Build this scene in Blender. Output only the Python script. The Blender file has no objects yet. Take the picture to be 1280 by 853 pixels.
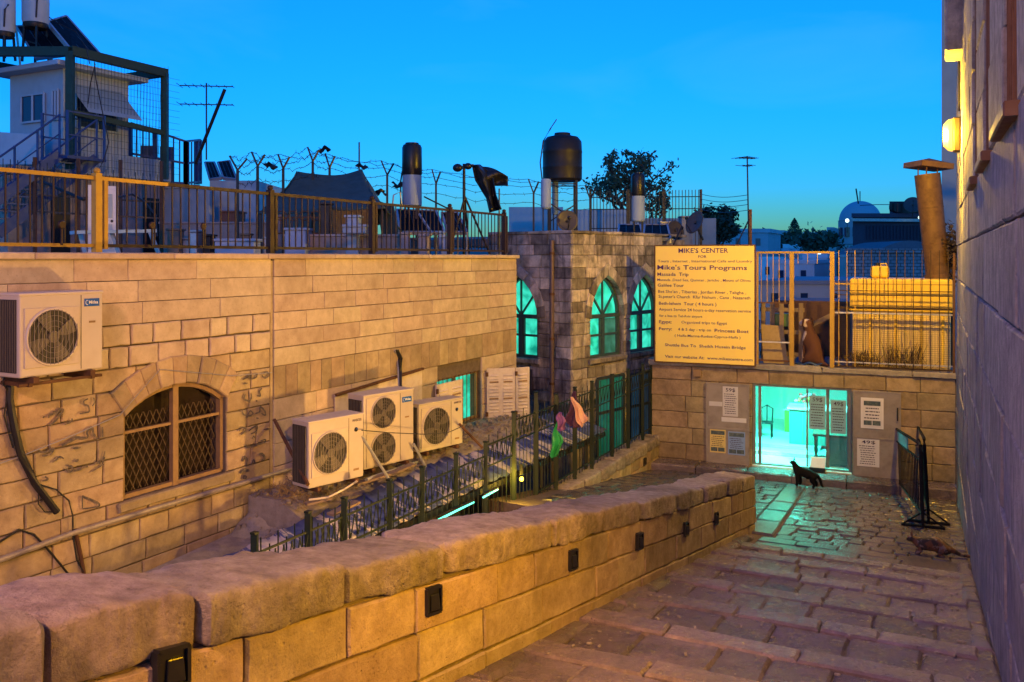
import bpy, bmesh, math, random
from mathutils import Vector as V, Matrix, noise
R = random.Random(7)
sc = bpy.context.scene
COL = sc.collection
rad = math.radians

# ------------------------------------------------------------------ camera (level, lens shifted down)
F, CX, HY = 1100.0, 640.0, 322.0
cam = bpy.data.cameras.new('camera')
camo = bpy.data.objects.new('camera', cam)
COL.objects.link(camo)
camo.location = (0, 0, 0)
camo.rotation_euler = (rad(90), 0, 0)
cam.sensor_width = 36
cam.lens = 36 * F / 1280
cam.shift_y = -(426.5 - HY) / 1280
cam.clip_start = 0.05
cam.clip_end = 5000
sc.camera = camo

# ------------------------------------------------------------------ sky at dusk
w = bpy.data.worlds.new('World')
sc.world = w
w.use_nodes = True
nt = w.node_tree
sky = nt.nodes.new('ShaderNodeTexSky')
sky.sky_type = 'NISHITA'
sky.sun_disc = False
sky.sun_elevation = rad(2.0)
sky.sun_rotation = rad(180)
sky.ozone_density = 6.2
sky.air_density = 1.0
sky.dust_density = 0.0
tint = nt.nodes.new('ShaderNodeMix'); tint.data_type = 'RGBA'; tint.blend_type = 'MULTIPLY'
tint.inputs[0].default_value = 1.0; tint.inputs[7].default_value = (.33, .96, 1.14, 1)
nt.links.new(sky.outputs[0], tint.inputs[6])
# thin high haze: a faint, even mottling over the whole dome
tcw = nt.nodes.new('ShaderNodeTexCoord'); mpw = nt.nodes.new('ShaderNodeMapping'); mpw.inputs['Scale'].default_value = (1.6, 1.6, 5.0); mpw.inputs['Rotation'].default_value = (0, .25, .4)
nsw = nt.nodes.new('ShaderNodeTexNoise'); nsw.inputs['Scale'].default_value = 1.7; nsw.inputs['Detail'].default_value = 6; nsw.inputs['Distortion'].default_value = .6
mrw = nt.nodes.new('ShaderNodeMapRange'); mrw.inputs[1].default_value = .52; mrw.inputs[2].default_value = .78; mrw.inputs[3].default_value = 0; mrw.inputs[4].default_value = .22
hz = nt.nodes.new('ShaderNodeMix'); hz.data_type = 'RGBA'; hz.inputs[7].default_value = (.16, .62, 1.05, 1)
nt.links.new(tcw.outputs['Generated'], mpw.inputs[0]); nt.links.new(mpw.outputs[0], nsw.inputs['Vector']); nt.links.new(nsw.outputs['Fac'], mrw.inputs[0])
nt.links.new(mrw.outputs[0], hz.inputs[0]); nt.links.new(tint.outputs[2], hz.inputs[6])
nt.links.new(hz.outputs[2], nt.nodes['Background'].inputs[0])
nt.nodes['Background'].inputs[1].default_value = 0.93

sc.view_settings.view_transform = 'Standard'
sc.view_settings.look = 'None'
sc.view_settings.exposure = 0.0
sc.view_settings.gamma = 1.0
sc.view_settings.use_curve_mapping = False
sc.cycles.max_bounces = 6
sc.cycles.transparent_max_bounces = 12
sc.cycles.sample_clamp_indirect = 4

# lamps of the place: (location, colour, watts, radius, aim or None, cone)
def lamp(name, loc, col, watt, radius=.12, aim=None, cone=90, blend=.6):
    d = bpy.data.lights.new(name, 'SPOT' if aim is not None else 'POINT')
    d.energy = watt
    d.color = col
    d.shadow_soft_size = radius
    o = bpy.data.objects.new(name, d)
    o.location = loc
    if aim is not None:
        d.spot_size = rad(cone)
        d.spot_blend = blend
        o.rotation_euler = (V(aim) - V(loc)).to_track_quat('-Z', 'Y').to_euler()
    COL.objects.link(o)
    return o

# directions of the place: S runs down the stairs, M points to the right wall; D / N belong to the long wall
S = V((.4472, .8944, 0)); M = V((.8944, -.4472, 0))
D = V((.4632, .8862, 0)); N = V((.8862, -.4632, 0))
UP = V((0, 0, 1))
def AB(a, b, z=0.0): return S * a + M * b + UP * z
def DN(t, n, z=0.0): return D * t + N * n + UP * z
def at(px, py, Y): return V(((px - CX) / F * Y, Y, (HY - py) / F * Y))
def hit(px, py, p0, n):
    r = V(((px - CX) / F, 1, (HY - py) / F))
    return r * (p0.dot(n) / r.dot(n))
def zs(a): return -1.828 - .1766 * a               # line of the stairs
A1 = 12.62                                         # foot of the stairs
def zl(a): return -4.057 - .139 * (a - A1)         # sloping landing
WN = -9.0                                          # long wall plane: N . p = WN
def onwall(px, py, off=0.0):
    return hit(px, py, N * (WN + off), N)
R0 = V((3.64, 6.515, 0)); RD = (V((10, 19.8, 0)) - R0).normalized()   # foot line of the right wall
RN = V((-RD.y, RD.x, 0))                           # faces the lane
SH0 = V((10, 19.8, 0)); SD = V((-.9232, .3843, 0)).normalized()        # shop front, from its right corner to the left
SN = V((-SD.y, SD.x, 0))
if SN.y > 0: SN = -SN
def onshop(px, py, off=0.0): return hit(px, py, SH0 + SN * off, SN)

lamp('wall_lamp_light', (7.93, 16.25, 2.26), (1, .56, .03), 2750, .13)
lamp('floodlight_light', AB(9.8, -3.5, -3.0), (1, .53, .13), 930, .1)
lamp('street_light_light', AB(-2.5, -2.2, 3.2), (1, .44, .23), 3700, .22)
lamp('wall_flood_light', AB(4.6, .28, -.55), (1, .47, .002), 850, .12, AB(4.9, -4.2, -1.8), 128, .8)

# ------------------------------------------------------------------ helpers
OFF = {}
class MB:
    def __init__(s): s.v = []; s.f = []; s.sm = []
    def add(s, vs, fs, smooth=False):
        o = len(s.v); s.v += [V(p) for p in vs]
        for f in fs: s.f.append([i + o for i in f]); s.sm.append(smooth)
    def box(s, c, sx, sy, sz, ax=V((1,0,0)), ay=V((0,1,0)), az=V((0,0,1))):
        c = V(c); p = []
        for k in (-.5, .5):
            for j in (-.5, .5):
                for i in (-.5, .5): p.append(c + ax*sx*i + ay*sy*j + az*sz*k)
        s.add(p, [(0,2,3,1),(4,5,7,6),(0,1,5,4),(2,6,7,3),(0,4,6,2),(1,3,7,5)])
        return s
    def hexa(s, p):   # bottom 4 ccw, top 4 ccw
        s.add(p, [(3,2,1,0),(4,5,6,7),(0,1,5,4),(1,2,6,5),(2,3,7,6),(3,0,4,7)]); return s
    def bar(s, p, q, w, h=None, up=UP):
        p = V(p); q = V(q); h = h or w; d = (q - p)
        if d.length < 1e-6: return s
        t = d.normalized()
        if abs(t.dot(up)) > .98: up = V((1,0,0)) if abs(t.x) < .9 else V((0,1,0))
        x = t.cross(up).normalized(); y = x.cross(t).normalized()
        s.box((p + q) / 2, w, d.length, h, x, t, y); return s
    def ring(s, c, x, y, r, n, ry=None):
        ry = r if ry is None else ry
        return [c + x*r*math.cos(2*math.pi*i/n) + y*ry*math.sin(2*math.pi*i/n) for i in range(n)]
    def loft(s, rings, cap0=True, cap1=True, smooth=True):
        n = len(rings[0]); o = len(s.v)
        for r in rings: s.v += [V(p) for p in r]
        for k in range(len(rings) - 1):
            for i in range(n):
                j = (i + 1) % n
                s.f.append([o+k*n+i, o+k*n+j, o+(k+1)*n+j, o+(k+1)*n+i]); s.sm.append(smooth)
        if cap0: s.f.append([o+i for i in range(n)][::-1]); s.sm.append(False)
        if cap1: s.f.append([o+(len(rings)-1)*n+i for i in range(n)]); s.sm.append(False)
        return s
    def cyl(s, p, q, r0, r1=None, n=10, caps=True):
        p = V(p); q = V(q); r1 = r0 if r1 is None else r1
        t = (q - p).normalized(); u = UP if abs(t.z) < .95 else V((1,0,0))
        x = t.cross(u).normalized(); y = t.cross(x).normalized()
        if x.cross(y).dot(t) < 0: y = -y
        return s.loft([s.ring(p, x, y, r0, n), s.ring(q, x, y, r1, n)], caps, caps)
    def tube(s, pts, r, n=6):
        pts = [V(p) for p in pts]; rings = []
        for i, p in enumerate(pts):
            t = (pts[min(i+1, len(pts)-1)] - pts[max(i-1, 0)])
            if t.length < 1e-7: t = V((0,0,1))
            t.normalize(); u = UP if abs(t.z) < .9 else V((1,0,0))
            x = t.cross(u).normalized(); y = t.cross(x).normalized()
            if x.cross(y).dot(t) < 0: y = -y
            rr = r[i] if isinstance(r, (list, tuple)) else r
            rings.append(s.ring(p, x, y, rr, n))
        return s.loft(rings)
    def lathe(s, base, prof, n=20, x=V((1,0,0)), y=V((0,1,0)), z=UP):
        base = V(base)
        return s.loft([s.ring(base + z*h, x, y, max(r, .0005), n) for r, h in prof])
    def ball(s, c, rx, ry, rz, n=12, m=8, x=V((1,0,0)), y=V((0,1,0)), z=UP):
        c = V(c); rings = []
        for k in range(m + 1):
            th = -math.pi/2 + math.pi*k/m
            rr = max(math.cos(th), .002)
            rings.append([c + x*rx*rr*math.cos(2*math.pi*i/n) + y*ry*rr*math.sin(2*math.pi*i/n) + z*rz*math.sin(th) for i in range(n)])
        return s.loft(rings)
    def prism(s, poly, vec):
        n = len(poly); vec = V(vec)
        p = [V(q) for q in poly]; p2 = [q + vec for q in p]
        s.add(p + p2, [list(range(n))[::-1], list(range(n, 2*n))] + [[i, (i+1)%n, n+(i+1)%n, n+i] for i in range(n)])
        return s
    def grid(s, fn, nu, nv, smooth=True):
        vs = [fn(i/nu, j/nv) for j in range(nv+1) for i in range(nu+1)]
        fs = [(j*(nu+1)+i, j*(nu+1)+i+1, (j+1)*(nu+1)+i+1, (j+1)*(nu+1)+i) for j in range(nv) for i in range(nu)]
        s.add(vs, fs, smooth); return s
    def build(s, name, m, parent=None, bevel=0, fix=True, solid=0):
        off = OFF.get(parent.name, V()) if parent else V()
        me = bpy.data.meshes.new(name)
        me.from_pydata([tuple(p - off) for p in s.v], [], s.f)
        me.polygons.foreach_set('use_smooth', s.sm)
        if fix:
            b = bmesh.new(); b.from_mesh(me); bmesh.ops.recalc_face_normals(b, faces=b.faces); b.to_mesh(me); b.free()
        if any(s.sm): me.set_sharp_from_angle(angle=rad(40))
        if m: me.materials.append(m)
        o = bpy.data.objects.new(name, me); COL.objects.link(o)
        if parent: o.parent = parent
        OFF[o.name] = off
        if solid:
            md = o.modifiers.new('solid', 'SOLIDIFY'); md.thickness = solid; md.offset = 0
        if bevel:
            md = o.modifiers.new('bevel', 'BEVEL'); md.width = bevel; md.segments = 2; md.limit_method = 'ANGLE'
        return o
def B(c, sx, sy, sz, name, m, parent=None, ax=V((1,0,0)), ay=V((0,1,0)), bevel=0):
    return MB().box(c, sx, sy, sz, ax, ay).build(name, m, parent, bevel)
def tag(o, label, cat, group=None):
    o['label'] = label; o['category'] = cat
    if group: o['group'] = group
    return o
def thing(name, label, cat, loc=(0,0,0), group=None):
    o = bpy.data.objects.new(name, None); COL.objects.link(o)
    o.location = loc; o.empty_display_size = .2
    OFF[o.name] = V(loc)
    return tag(o, label, cat, group)
def struct(o, label=None):
    o['kind'] = 'structure'
    if label: o['label'] = label
    return o
def stuff(o): o['kind'] = 'stuff'; return o

# ------------------------------------------------------------------ materials
def newmat(name):
    m = bpy.data.materials.new(name); m.use_nodes = True
    t = m.node_tree
    return m, t, t.nodes['Principled BSDF'], t.links.new
def coords(t, L, spread=37.0):
    tc = t.nodes.new('ShaderNodeTexCoord'); oi = t.nodes.new('ShaderNodeObjectInfo')
    ml = t.nodes.new('ShaderNodeMath'); ml.operation = 'MULTIPLY'; ml.inputs[1].default_value = spread
    L(oi.outputs['Random'], ml.inputs[0])
    ad = t.nodes.new('ShaderNodeVectorMath'); ad.operation = 'ADD'
    L(tc.outputs['Object'], ad.inputs[0]); L(ml.outputs[0], ad.inputs[1])
    return ad.outputs[0], oi.outputs['Random'], tc.outputs['Object']
def nz(t, L, vec, scale, detail=5, rough=.6, dist=0):
    n = t.nodes.new('ShaderNodeTexNoise'); n.inputs['Scale'].default_value = scale
    n.inputs['Detail'].default_value = detail; n.inputs['Roughness'].default_value = rough
    n.inputs['Distortion'].default_value = dist
    L(vec, n.inputs['Vector']); return n.outputs['Fac']
def ramp(t, L, fac, stops):
    r = t.nodes.new('ShaderNodeValToRGB'); e = r.color_ramp.elements
    while len(e) < len(stops): e.new(.5)
    for k, (p, c) in enumerate(stops):
        e[k].position = p; e[k].color = (*c, 1) if len(c) == 3 else c
    L(fac, r.inputs[0]); return r.outputs[0]
def mixc(t, L, fac, a, b, mode='MIX'):
    m = t.nodes.new('ShaderNodeMix'); m.data_type = 'RGBA'; m.blend_type = mode
    if isinstance(fac, (int, float)): m.inputs[0].default_value = fac
    else: L(fac, m.inputs[0])
    for k, c in ((6, a), (7, b)):
        if isinstance(c, tuple): m.inputs[k].default_value = (*c[:3], 1)
        else: L(c, m.inputs[k])
    return m.outputs[2]
def maprange(t, L, val, a, b, c, d):
    m = t.nodes.new('ShaderNodeMapRange')
    m.inputs[1].default_value = a; m.inputs[2].default_value = b; m.inputs[3].default_value = c; m.inputs[4].default_value = d
    L(val, m.inputs[0]); return m.outputs[0]
def bump(t, L, h, strength, dist, bsdf):
    b = t.nodes.new('ShaderNodeBump'); b.inputs['Strength'].default_value = strength; b.inputs['Distance'].default_value = dist
    L(h, b.inputs['Height']); L(b.outputs[0], bsdf.inputs['Normal'])
def stone_mat(name, c1, c2, stain=(.10,.08,.06), stain_amt=.5, var=.35, rough=(.75,.95), bumps=.5, scale=6, dist=.02, pits=True, streak=False):
    m, t, b, L = newmat(name)
    vec, rnd, obj = coords(t, L)
    n1 = nz(t, L, vec, scale, 7, .65)
    col = ramp(t, L, n1, [(.25, c1), (.72, c2)])
    n2 = nz(t, L, obj, .9, 6, .7, .6)
    f = maprange(t, L, n2, .45, .72, 0, stain_amt)
    col = mixc(t, L, f, col, stain)
    if streak:
        mp = t.nodes.new('ShaderNodeMapping'); mp.inputs['Scale'].default_value = (3.2, 3.2, .35)
        L(obj, mp.inputs[0])
        n4 = nz(t, L, mp.outputs[0], 1.6, 5, .7)
        col = mixc(t, L, maprange(t, L, n4, .5, .75, 0, stain_amt), col, stain)
    n3 = nz(t, L, vec, 34, 3, .7)
    col = mixc(t, L, maprange(t, L, n3, .58, .75, 0, .45), col, tuple(x*.5 for x in c1))
    hs = t.nodes.new('ShaderNodeHueSaturation')
    L(maprange(t, L, rnd, 0, 1, 1-var, 1+var), hs.inputs['Value'])
    rr = t.nodes.new('ShaderNodeMath'); rr.operation = 'MULTIPLY'; rr.inputs[1].default_value = 7.31
    fr = t.nodes.new('ShaderNodeMath'); fr.operation = 'FRACT'
    L(rnd, rr.inputs[0]); L(rr.outputs[0], fr.inputs[0])
    L(maprange(t, L, fr.outputs[0], 0, 1, .485, .512), hs.inputs['Hue'])
    L(col, hs.inputs['Color']); L(hs.outputs[0], b.inputs['Base Color'])
    L(maprange(t, L, n1, .3, .7, rough[1], rough[0]), b.inputs['Roughness'])
    h = t.nodes.new('ShaderNodeMath'); h.operation = 'ADD'
    L(nz(t, L, vec, scale*2.2, 8, .72), h.inputs[0])
    if pits:
        vo = t.nodes.new('ShaderNodeTexVoronoi'); vo.inputs['Scale'].default_value = 26
        L(vec, vo.inputs['Vector'])
        pm = t.nodes.new('ShaderNodeMath'); pm.operation = 'MULTIPLY'
        L(maprange(t, L, vo.outputs['Distance'], 0, .28, -.45, 0), pm.inputs[0]); L(maprange(t, L, nz(t, L, vec, 2.3, 4, .6), .46, .64, 0, 1), pm.inputs[1])
        L(pm.outputs[0], h.inputs[1])
    else: h.inputs[1].default_value = 0
    bump(t, L, h.outputs[0], bumps, dist, b)
    b.inputs['Specular IOR Level'].default_value = .35
    return m
def plain(name, c, rough=.5, metal=0.0, var=.12, scale=9, bumps=.05, dirt=.25, dirtc=None, emit=None, estr=1, spec=.4):
    m, t, b, L = newmat(name)
    vec, rnd, obj = coords(t, L)
    n = nz(t, L, vec, scale, 6, .65)
    d = dirtc or tuple(x*.45 for x in c)
    col = mixc(t, L, maprange(t, L, n, .45, .75, 0, dirt), c, d)
    hs = t.nodes.new('ShaderNodeHueSaturation')
    L(maprange(t, L, rnd, 0, 1, 1-var, 1+var), hs.inputs['Value']); L(col, hs.inputs['Color'])
    L(hs.outputs[0], b.inputs['Base Color'])
    b.inputs['Metallic'].default_value = metal; b.inputs['Specular IOR Level'].default_value = spec
    L(maprange(t, L, n, .3, .7, max(rough-.1, .03), min(rough+.12, 1)), b.inputs['Roughness'])
    if bumps: bump(t, L, nz(t, L, vec, scale*4, 4), bumps, .01, b)
    if emit:
        b.inputs['Emission Color'].default_value = (*emit, 1); b.inputs['Emission Strength'].default_value = estr
    return m
def glow(name, c, strength, wave=None):
    m, t, b, L = newmat(name)
    b.inputs['Base Color'].default_value = (*[min(x*.5, .6) for x in c], 1); b.inputs['Roughness'].default_value = .3
    b.inputs['Emission Color'].default_value = (*c, 1); b.inputs['Emission Strength'].default_value = strength
    if wave:
        vec, rnd, obj = coords(t, L)
        n = nz(t, L, obj, wave, 3, .5, .8)
        L(mixc(t, L, maprange(t, L, n, .32, .68, 0, 1), tuple(x*.38 for x in c), tuple(min(x*1.35 + .05, 1) for x in c)), b.inputs['Emission Color'])
    return m

MT = {}
MT['wall'] = stone_mat('limestone_cladding', (.42,.33,.23), (.62,.51,.37), (.20,.14,.08), .35, .10, (.8,.95), .25, 5, .008)
MT['oldwall'] = stone_mat('old_limestone', (.30,.22,.12), (.48,.38,.24), (.13,.10,.07), .6, .2, (.8,.95), .45, 5, .015)
MT['mortar'] = stone_mat('mortar', (.10,.08,.06), (.17,.135,.10), (.05,.04,.03), .5, 0, (.9,1), .5, 8, .01)
MT['coping'] = stone_mat('coping_limestone', (.24,.19,.15), (.58,.48,.39), (.08,.06,.045), .75, .16, (.75,.95), 1.0, 9, .07)
MT['parapet'] = stone_mat('parapet_stone', (.28,.20,.12), (.52,.40,.26), (.10,.07,.045), .65, .2, (.75,.95), .85, 6, .035)
MT['step'] = stone_mat('stair_stone', (.075,.057,.063), (.23,.178,.19), (.035,.028,.03), .7, .28, (.12,.36), 1.0, 6, .03)
MT['nosing'] = stone_mat('nosing_stone', (.11,.083,.088), (.285,.218,.228), (.045,.036,.04), .65, .24, (.15,.42), 1.0, 6, .03)
MT['cobble'] = stone_mat('cobble_stone', (.06,.053,.06), (.16,.14,.15), (.035,.03,.035), .5, .3, (.06,.26), .5, 7, .010, False)
MT['grout'] = stone_mat('ground_grout', (.07,.052,.05), (.13,.10,.095), (.03,.025,.02), .4, 0, (.8,1), .6, 12, .01)
MT['arch'] = stone_mat('weathered_stone', (.22,.19,.155), (.62,.54,.43), (.025,.022,.022), 1.0, .55, (.8,.95), .55, 4, .02, True, True)
MT['shop'] = stone_mat('shop_stone', (.21,.155,.085), (.40,.30,.17), (.08,.055,.03), .65, .2, (.8,.95), .5, 5, .015)
MT['right'] = stone_mat('plastered_blocks', (.15,.15,.18), (.38,.36,.38), (.08,.075,.11), .7, .12, (.75,.9), 1.0, 6, .05, True, True)
MT['concrete'] = stone_mat('rough_concrete', (.22,.19,.16), (.36,.32,.27), (.08,.065,.05), .6, .1, (.8,1), .7, 8, .02)
MT['farwall'] = stone_mat('far_limestone', (.30,.27,.22), (.44,.40,.34), (.14,.12,.10), .5, .22, (.85,1), .3, 2, .02)
MT['white'] = plain('white_paint', (.70,.70,.68), .5, dirt=.3)
MT['acwhite'] = plain('cream_enamel', (.50,.44,.36), .38, dirt=.35, dirtc=(.40,.33,.24), scale=4)
MT['acgrille'] = plain('dark_wire_guard', (.13,.115,.10), .5, .3)
MT['dark'] = plain('dark_metal', (.03,.03,.03), .45, .5)
MT['black'] = plain('black_plastic', (.012,.012,.014), .35, dirt=.15)
MT['darkfan'] = plain('fan_black', (.028,.026,.024), .6)
MT['greenfence'] = plain('dark_green_paint', (.009,.021,.013), .55, .2, dirt=.4, dirtc=(.03,.02,.012))
MT['rust'] = plain('rusty_iron', (.13,.062,.03), .75, .3, dirt=.5, dirtc=(.05,.025,.015))
MT['rail'] = plain('brown_railing_paint', (.032,.015,.009), .55, .1, dirt=.4)
MT['yellow'] = plain('yellow_paint', (.44,.27,.03), .5, .1, dirt=.4, dirtc=(.25,.14,.03))
MT['galv'] = plain('galvanised_steel', (.42,.42,.42), .45, .6, dirt=.4)
MT['blue'] = plain('blue_paint', (.05,.10,.30), .5, dirt=.3)
MT['bluebadge'] = plain('blue_badge', (.01,.10,.42), .35, dirt=0, bumps=0)
MT['ink'] = plain('dark_ink', (.035,.02,.05), .7, dirt=0, bumps=0)
MT['inkblue'] = plain('violet_ink', (.09,.035,.16), .7, dirt=0, bumps=0)
MT['spray'] = plain('black_spray_paint', (.085,.075,.075), .9, dirt=.9, dirtc=(.30,.23,.15), scale=22)
MT['wood'] = plain('weathered_wood', (.22,.16,.11), .8, dirt=.5, bumps=.3)
MT['frame'] = plain('window_frame_paint', (.27,.17,.08), .6, dirt=.45)
MT['brown'] = plain('brown_wood', (.10,.045,.025), .6, dirt=.3)
MT['cable'] = plain('black_cable', (.015,.014,.014), .5, dirt=.2)
MT['pipe'] = plain('grey_pipe', (.33,.29,.25), .55, .2, dirt=.5, dirtc=(.12,.08,.05))
MT['water'] = plain('water_glass', (.02,.03,.05), .1, dirt=0, bumps=0)
MT['tarp'] = plain('dark_green_tarp', (.045,.075,.065), .7, dirt=.4, bumps=.3, scale=5)
MT['leaf'] = plain('leaf_green', (.045,.08,.04), .6, var=.4)
MT['bark'] = plain('bark', (.06,.045,.03), .9, bumps=.4)
MT['teal'] = glow('lit_frosted_pane', (.012,.70,.47), 1.0, 2.6)
MT['tube'] = glow('fluorescent_tube', (.12,1,.70), 2.2)
MT['bulb'] = glow('yellow_bulb', (1,.62,.05), 9)
MT['lampglass'] = glow('lamp_glass', (1,.50,.06), 2.1)
# ------------------------------------------------------------------ masonry
def stone(name, m, parent, poly, frame, d0, d1, ch=.012, jit=.004, seg=2, r=R):
    pts = []
    n = len(poly)
    for i in range(n):
        p, q = poly[i], poly[(i+1) % n]
        for k in range(seg):
            t = k / seg
            pts.append((p[0]+(q[0]-p[0])*t + r.uniform(-jit, jit), p[1]+(q[1]-p[1])*t + r.uniform(-jit, jit)))
    cx = sum(p[0] for p in pts)/len(pts); cy = sum(p[1] for p in pts)/len(pts)
    area = sum(pts[i][0]*pts[(i+1)%len(pts)][1]-pts[(i+1)%len(pts)][0]*pts[i][1] for i in range(len(pts)))
    sg = 1 if area > 0 else -1
    ins = []
    N_ = len(pts)
    for i in range(N_):
        a, b, c = pts[i-1], pts[i], pts[(i+1) % N_]
        e1 = V((b[0]-a[0], b[1]-a[1])); e2 = V((c[0]-b[0], c[1]-b[1]))
        if e1.length < 1e-6 or e2.length < 1e-6: ins.append(b); continue
        e1.normalize(); e2.normalize()
        n1 = V((-e1.y, e1.x))*sg; n2 = V((-e2.y, e2.x))*sg
        k = n1 + n2; k = k / max(.35, (k.length_squared/2))
        ins.append((b[0]+k.x*ch, b[1]+k.y*ch))
    tx, ty = r.uniform(-jit, jit)*1.5, r.uniform(-jit, jit)*1.5
    lift = r.uniform(-jit, jit)
    mb = MB()
    r0 = [frame(x, y, d0) for x, y in pts]
    r1 = [frame(x, y, d1 + lift - ch) for x, y in pts]
    r2 = [frame(x, y, d1 + lift + (x-cx)*tx + (y-cy)*ty) for x, y in ins]
    mb.loft([r0, r1, r2], False, True, False)
    return mb.build(name, m, parent)
def split(x0, x1, lo, hi, r=R):
    L = x1 - x0
    if L <= hi: return [(x0, x1)]
    e = [x0]
    while x1 - e[-1] > hi * 1.05:
        wd = r.uniform(lo, hi)
        if x1 - e[-1] - wd < lo * .6: wd = (x1 - e[-1]) / 2
        e.append(e[-1] + wd)
    e.append(x1)
    return list(zip(e[:-1], e[1:]))
def free(x0, x1, cuts):
    out = [(x0, x1)]
    for a, b in cuts:
        nx = []
        for p, q in out:
            if b <= p or a >= q: nx.append((p, q)); continue
            if a > p: nx.append((p, a))
            if b < q: nx.append((b, q))
        out = nx
    return [(p, q) for p, q in out if q - p > .05]
def lay(name, m, parent, frame, ys, x0, x1, lo, hi, d0, d1, cut=None, gap=.012, ch=.012, jit=.004, seg=2, shift=0):
    ys = sorted(ys)
    for ya, yb in zip(ys[:-1], ys[1:]):
        for p, q in free(x0, x1, cut(ya, yb) if cut else []):
            off = R.uniform(0, lo*.5)
            cells = split(p, q, lo, hi)
            for xa, xb in cells:
                g = gap/2
                stone(name, m, parent, [(xa+g, ya+g), (xb-g, ya+g), (xb-g, yb-g), (xa+g, yb-g)], frame, d0, d1, ch, jit, seg)
def arc_seg(cx, w, ys, rise, n=10):        # segmental arch curve from left to right
    r = (w*w + rise*rise) / (2*rise); th = math.asin(w / r)
    return [(cx + r*math.sin(-th + 2*th*i/n), ys + rise - r + r*math.cos(-th + 2*th*i/n)) for i in range(n+1)]
def arc_pt(cx, w, ys, rise, n=5):          # pointed arch curve, left to right
    r = (w*w + rise*rise) / (2*w); c = r - w
    th = math.atan2(rise, c)
    right = [(cx - c + r*math.cos(th*i/n), ys + r*math.sin(th*i/n)) for i in range(n+1)]
    left = [(2*cx - x, y) for x, y in right]
    return left + right[::-1][1:]
def outset(curve, dist):
    o = []
    for i, p in enumerate(curve):
        a = curve[max(i-1, 0)]; b = curve[min(i+1, len(curve)-1)]
        t = V((b[0]-a[0], b[1]-a[1])).normalized()
        o.append((p[0] - t.y*dist, p[1] + t.x*dist))
    return o
def half_at(curve, cx, y):                 # half width of the opening at height y
    best = 0
    for (xa, ya), (xb, yb) in zip(curve[:-1], curve[1:]):
        if min(ya, yb) <= y <= max(ya, yb) and abs(yb-ya) > 1e-6:
            best = max(best, abs(xa + (xb-xa)*(y-ya)/(yb-ya) - cx))
    return best
def arch_cut(curve, cx, w, y0, ysp, ring):
    top = max(p[1] for p in curve)
    def f(ya, yb):
        if yb <= y0 + .02 or ya >= top + ring*.6: return []
        if ya < ysp: h = w
        else: h = half_at(curve, cx, ya) + (.0 if ya < top else .0)
        if ya >= top: h = w * .35
        return [(cx-h, cx+h)]
    return f

# ------------------------------------------------------------------ ground
g = MB().box((0, 400, -7.5), 3000, 3000, .4).build('ground', MT['grout']); struct(g)
# stairs
def b_right(a): return .342 - .0172 * (a - 7.456)
BP = -2.76
stair = thing('staircase', 'worn stone stairs going down between the parapet and the plastered wall', 'stairs')
del stair['category']; stair['kind'] = 'structure'
P_ = 1.12
k = 0
fall = .1766
mbg = MB()
while True:
    a1 = A1 - k * P_; a0 = a1 - P_
    if a1 < -1.5: break
    zt = zs(a1 - P_ * .5) + .02 if k else zs(a1 - P_*.35)
    br0, br1 = b_right(a0) - .16, b_right(a1) - .16
    lb = BP + .03
    fr = lambda x, y, d, zt=zt, am=a1-P_*.5: AB(y, x, zt + d - .085*(y-am))
    lo, hi = .7, 1.5
    def row(nm, ya, yb, lo, hi, d, ch):
        cells = split(lb, b_right((ya+yb)/2) - .14, lo, hi)
        for xa, xb in cells:
            gp = .0035
            sk = R.uniform(-.02, .02)
            o = stone(nm, MT['nosing' if nm[0] == 'n' else 'step'], stair, [(xa+gp, ya+gp), (xb-gp, ya+gp), (xb-gp+sk*.3, yb-gp), (xa+gp+sk*.3, yb-gp)], fr, -.12, d + R.uniform(-.006, .006), ch, .010, 4)
    row('nosing_stone', a1 - .29, a1, .45, 1.05, 0.012, .02)
    row('tread_stone', a1 - 1.15, a1 - .29, .30, .62, -.008, .022)
    mbg.hexa([AB(a0-.2, lb-.3, zt-1.2), AB(a0-.2, .6, zt-1.2), AB(a1-.02, .6, zt-1.2), AB(a1-.02, lb-.3, zt-1.2),
              AB(a0-.2, lb-.3, zt+.02), AB(a0-.2, .6, zt+.02), AB(a1-.02, .6, zt-.08), AB(a1-.02, lb-.3, zt-.08)])
    k += 1
mbg.build('stair_bed', MT['grout'], stair)
# sloped kerbs at both sides of the stairs
for nm, bb, wd in (('kerb_stone', BP + .07, .2), ('kerb_stone', None, .2)):
    a = -1.0
    while a < 13.2:
        ln = R.uniform(.7, 1.2); e = min(a + ln, 13.3)
        def fr(x, y, d, bb=bb):
            b0 = bb if bb is not None else b_right(y) - .08
            return AB(y, b0 + x, zs(min(y, A1+.5)) + .0 + d)
        stone(nm, MT['step'], stair, [(-.1, a+.01), (.07, a+.01), (.07, e-.01), (-.1, e-.01)], fr, -.3, .05 + R.uniform(-.01, .01), .035, .014, 3)
        a = e
# grit and small litter caught on the treads
lt = MB()
for k in range(260):
    a_ = R.uniform(5.5, 12.3); b_ = R.choice([R.uniform(-2.6, .15), BP + .2 + abs(R.gauss(0, .18)), b_right(a_) - .2 - abs(R.gauss(0, .18))])
    kk = int((A1 - a_)/P_); a1_ = A1 - kk*P_; zt_ = (zs(a1_ - P_*.5) + .02 if kk else zs(a1_ - P_*.35)) - .085*(a_ - (a1_ - P_*.5))
    s_ = R.uniform(.006, .02); an = R.uniform(0, 3.1); ax_ = V((math.cos(an), math.sin(an), R.uniform(-.2, .2))).normalized(); ay_ = ax_.cross(UP).normalized()
    lt.box(AB(a_, b_, zt_ + .008), s_*2, s_, s_*.6, ax_, ay_, ax_.cross(ay_))
stuff(lt.build('grit', MT['concrete'], stair))
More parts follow.
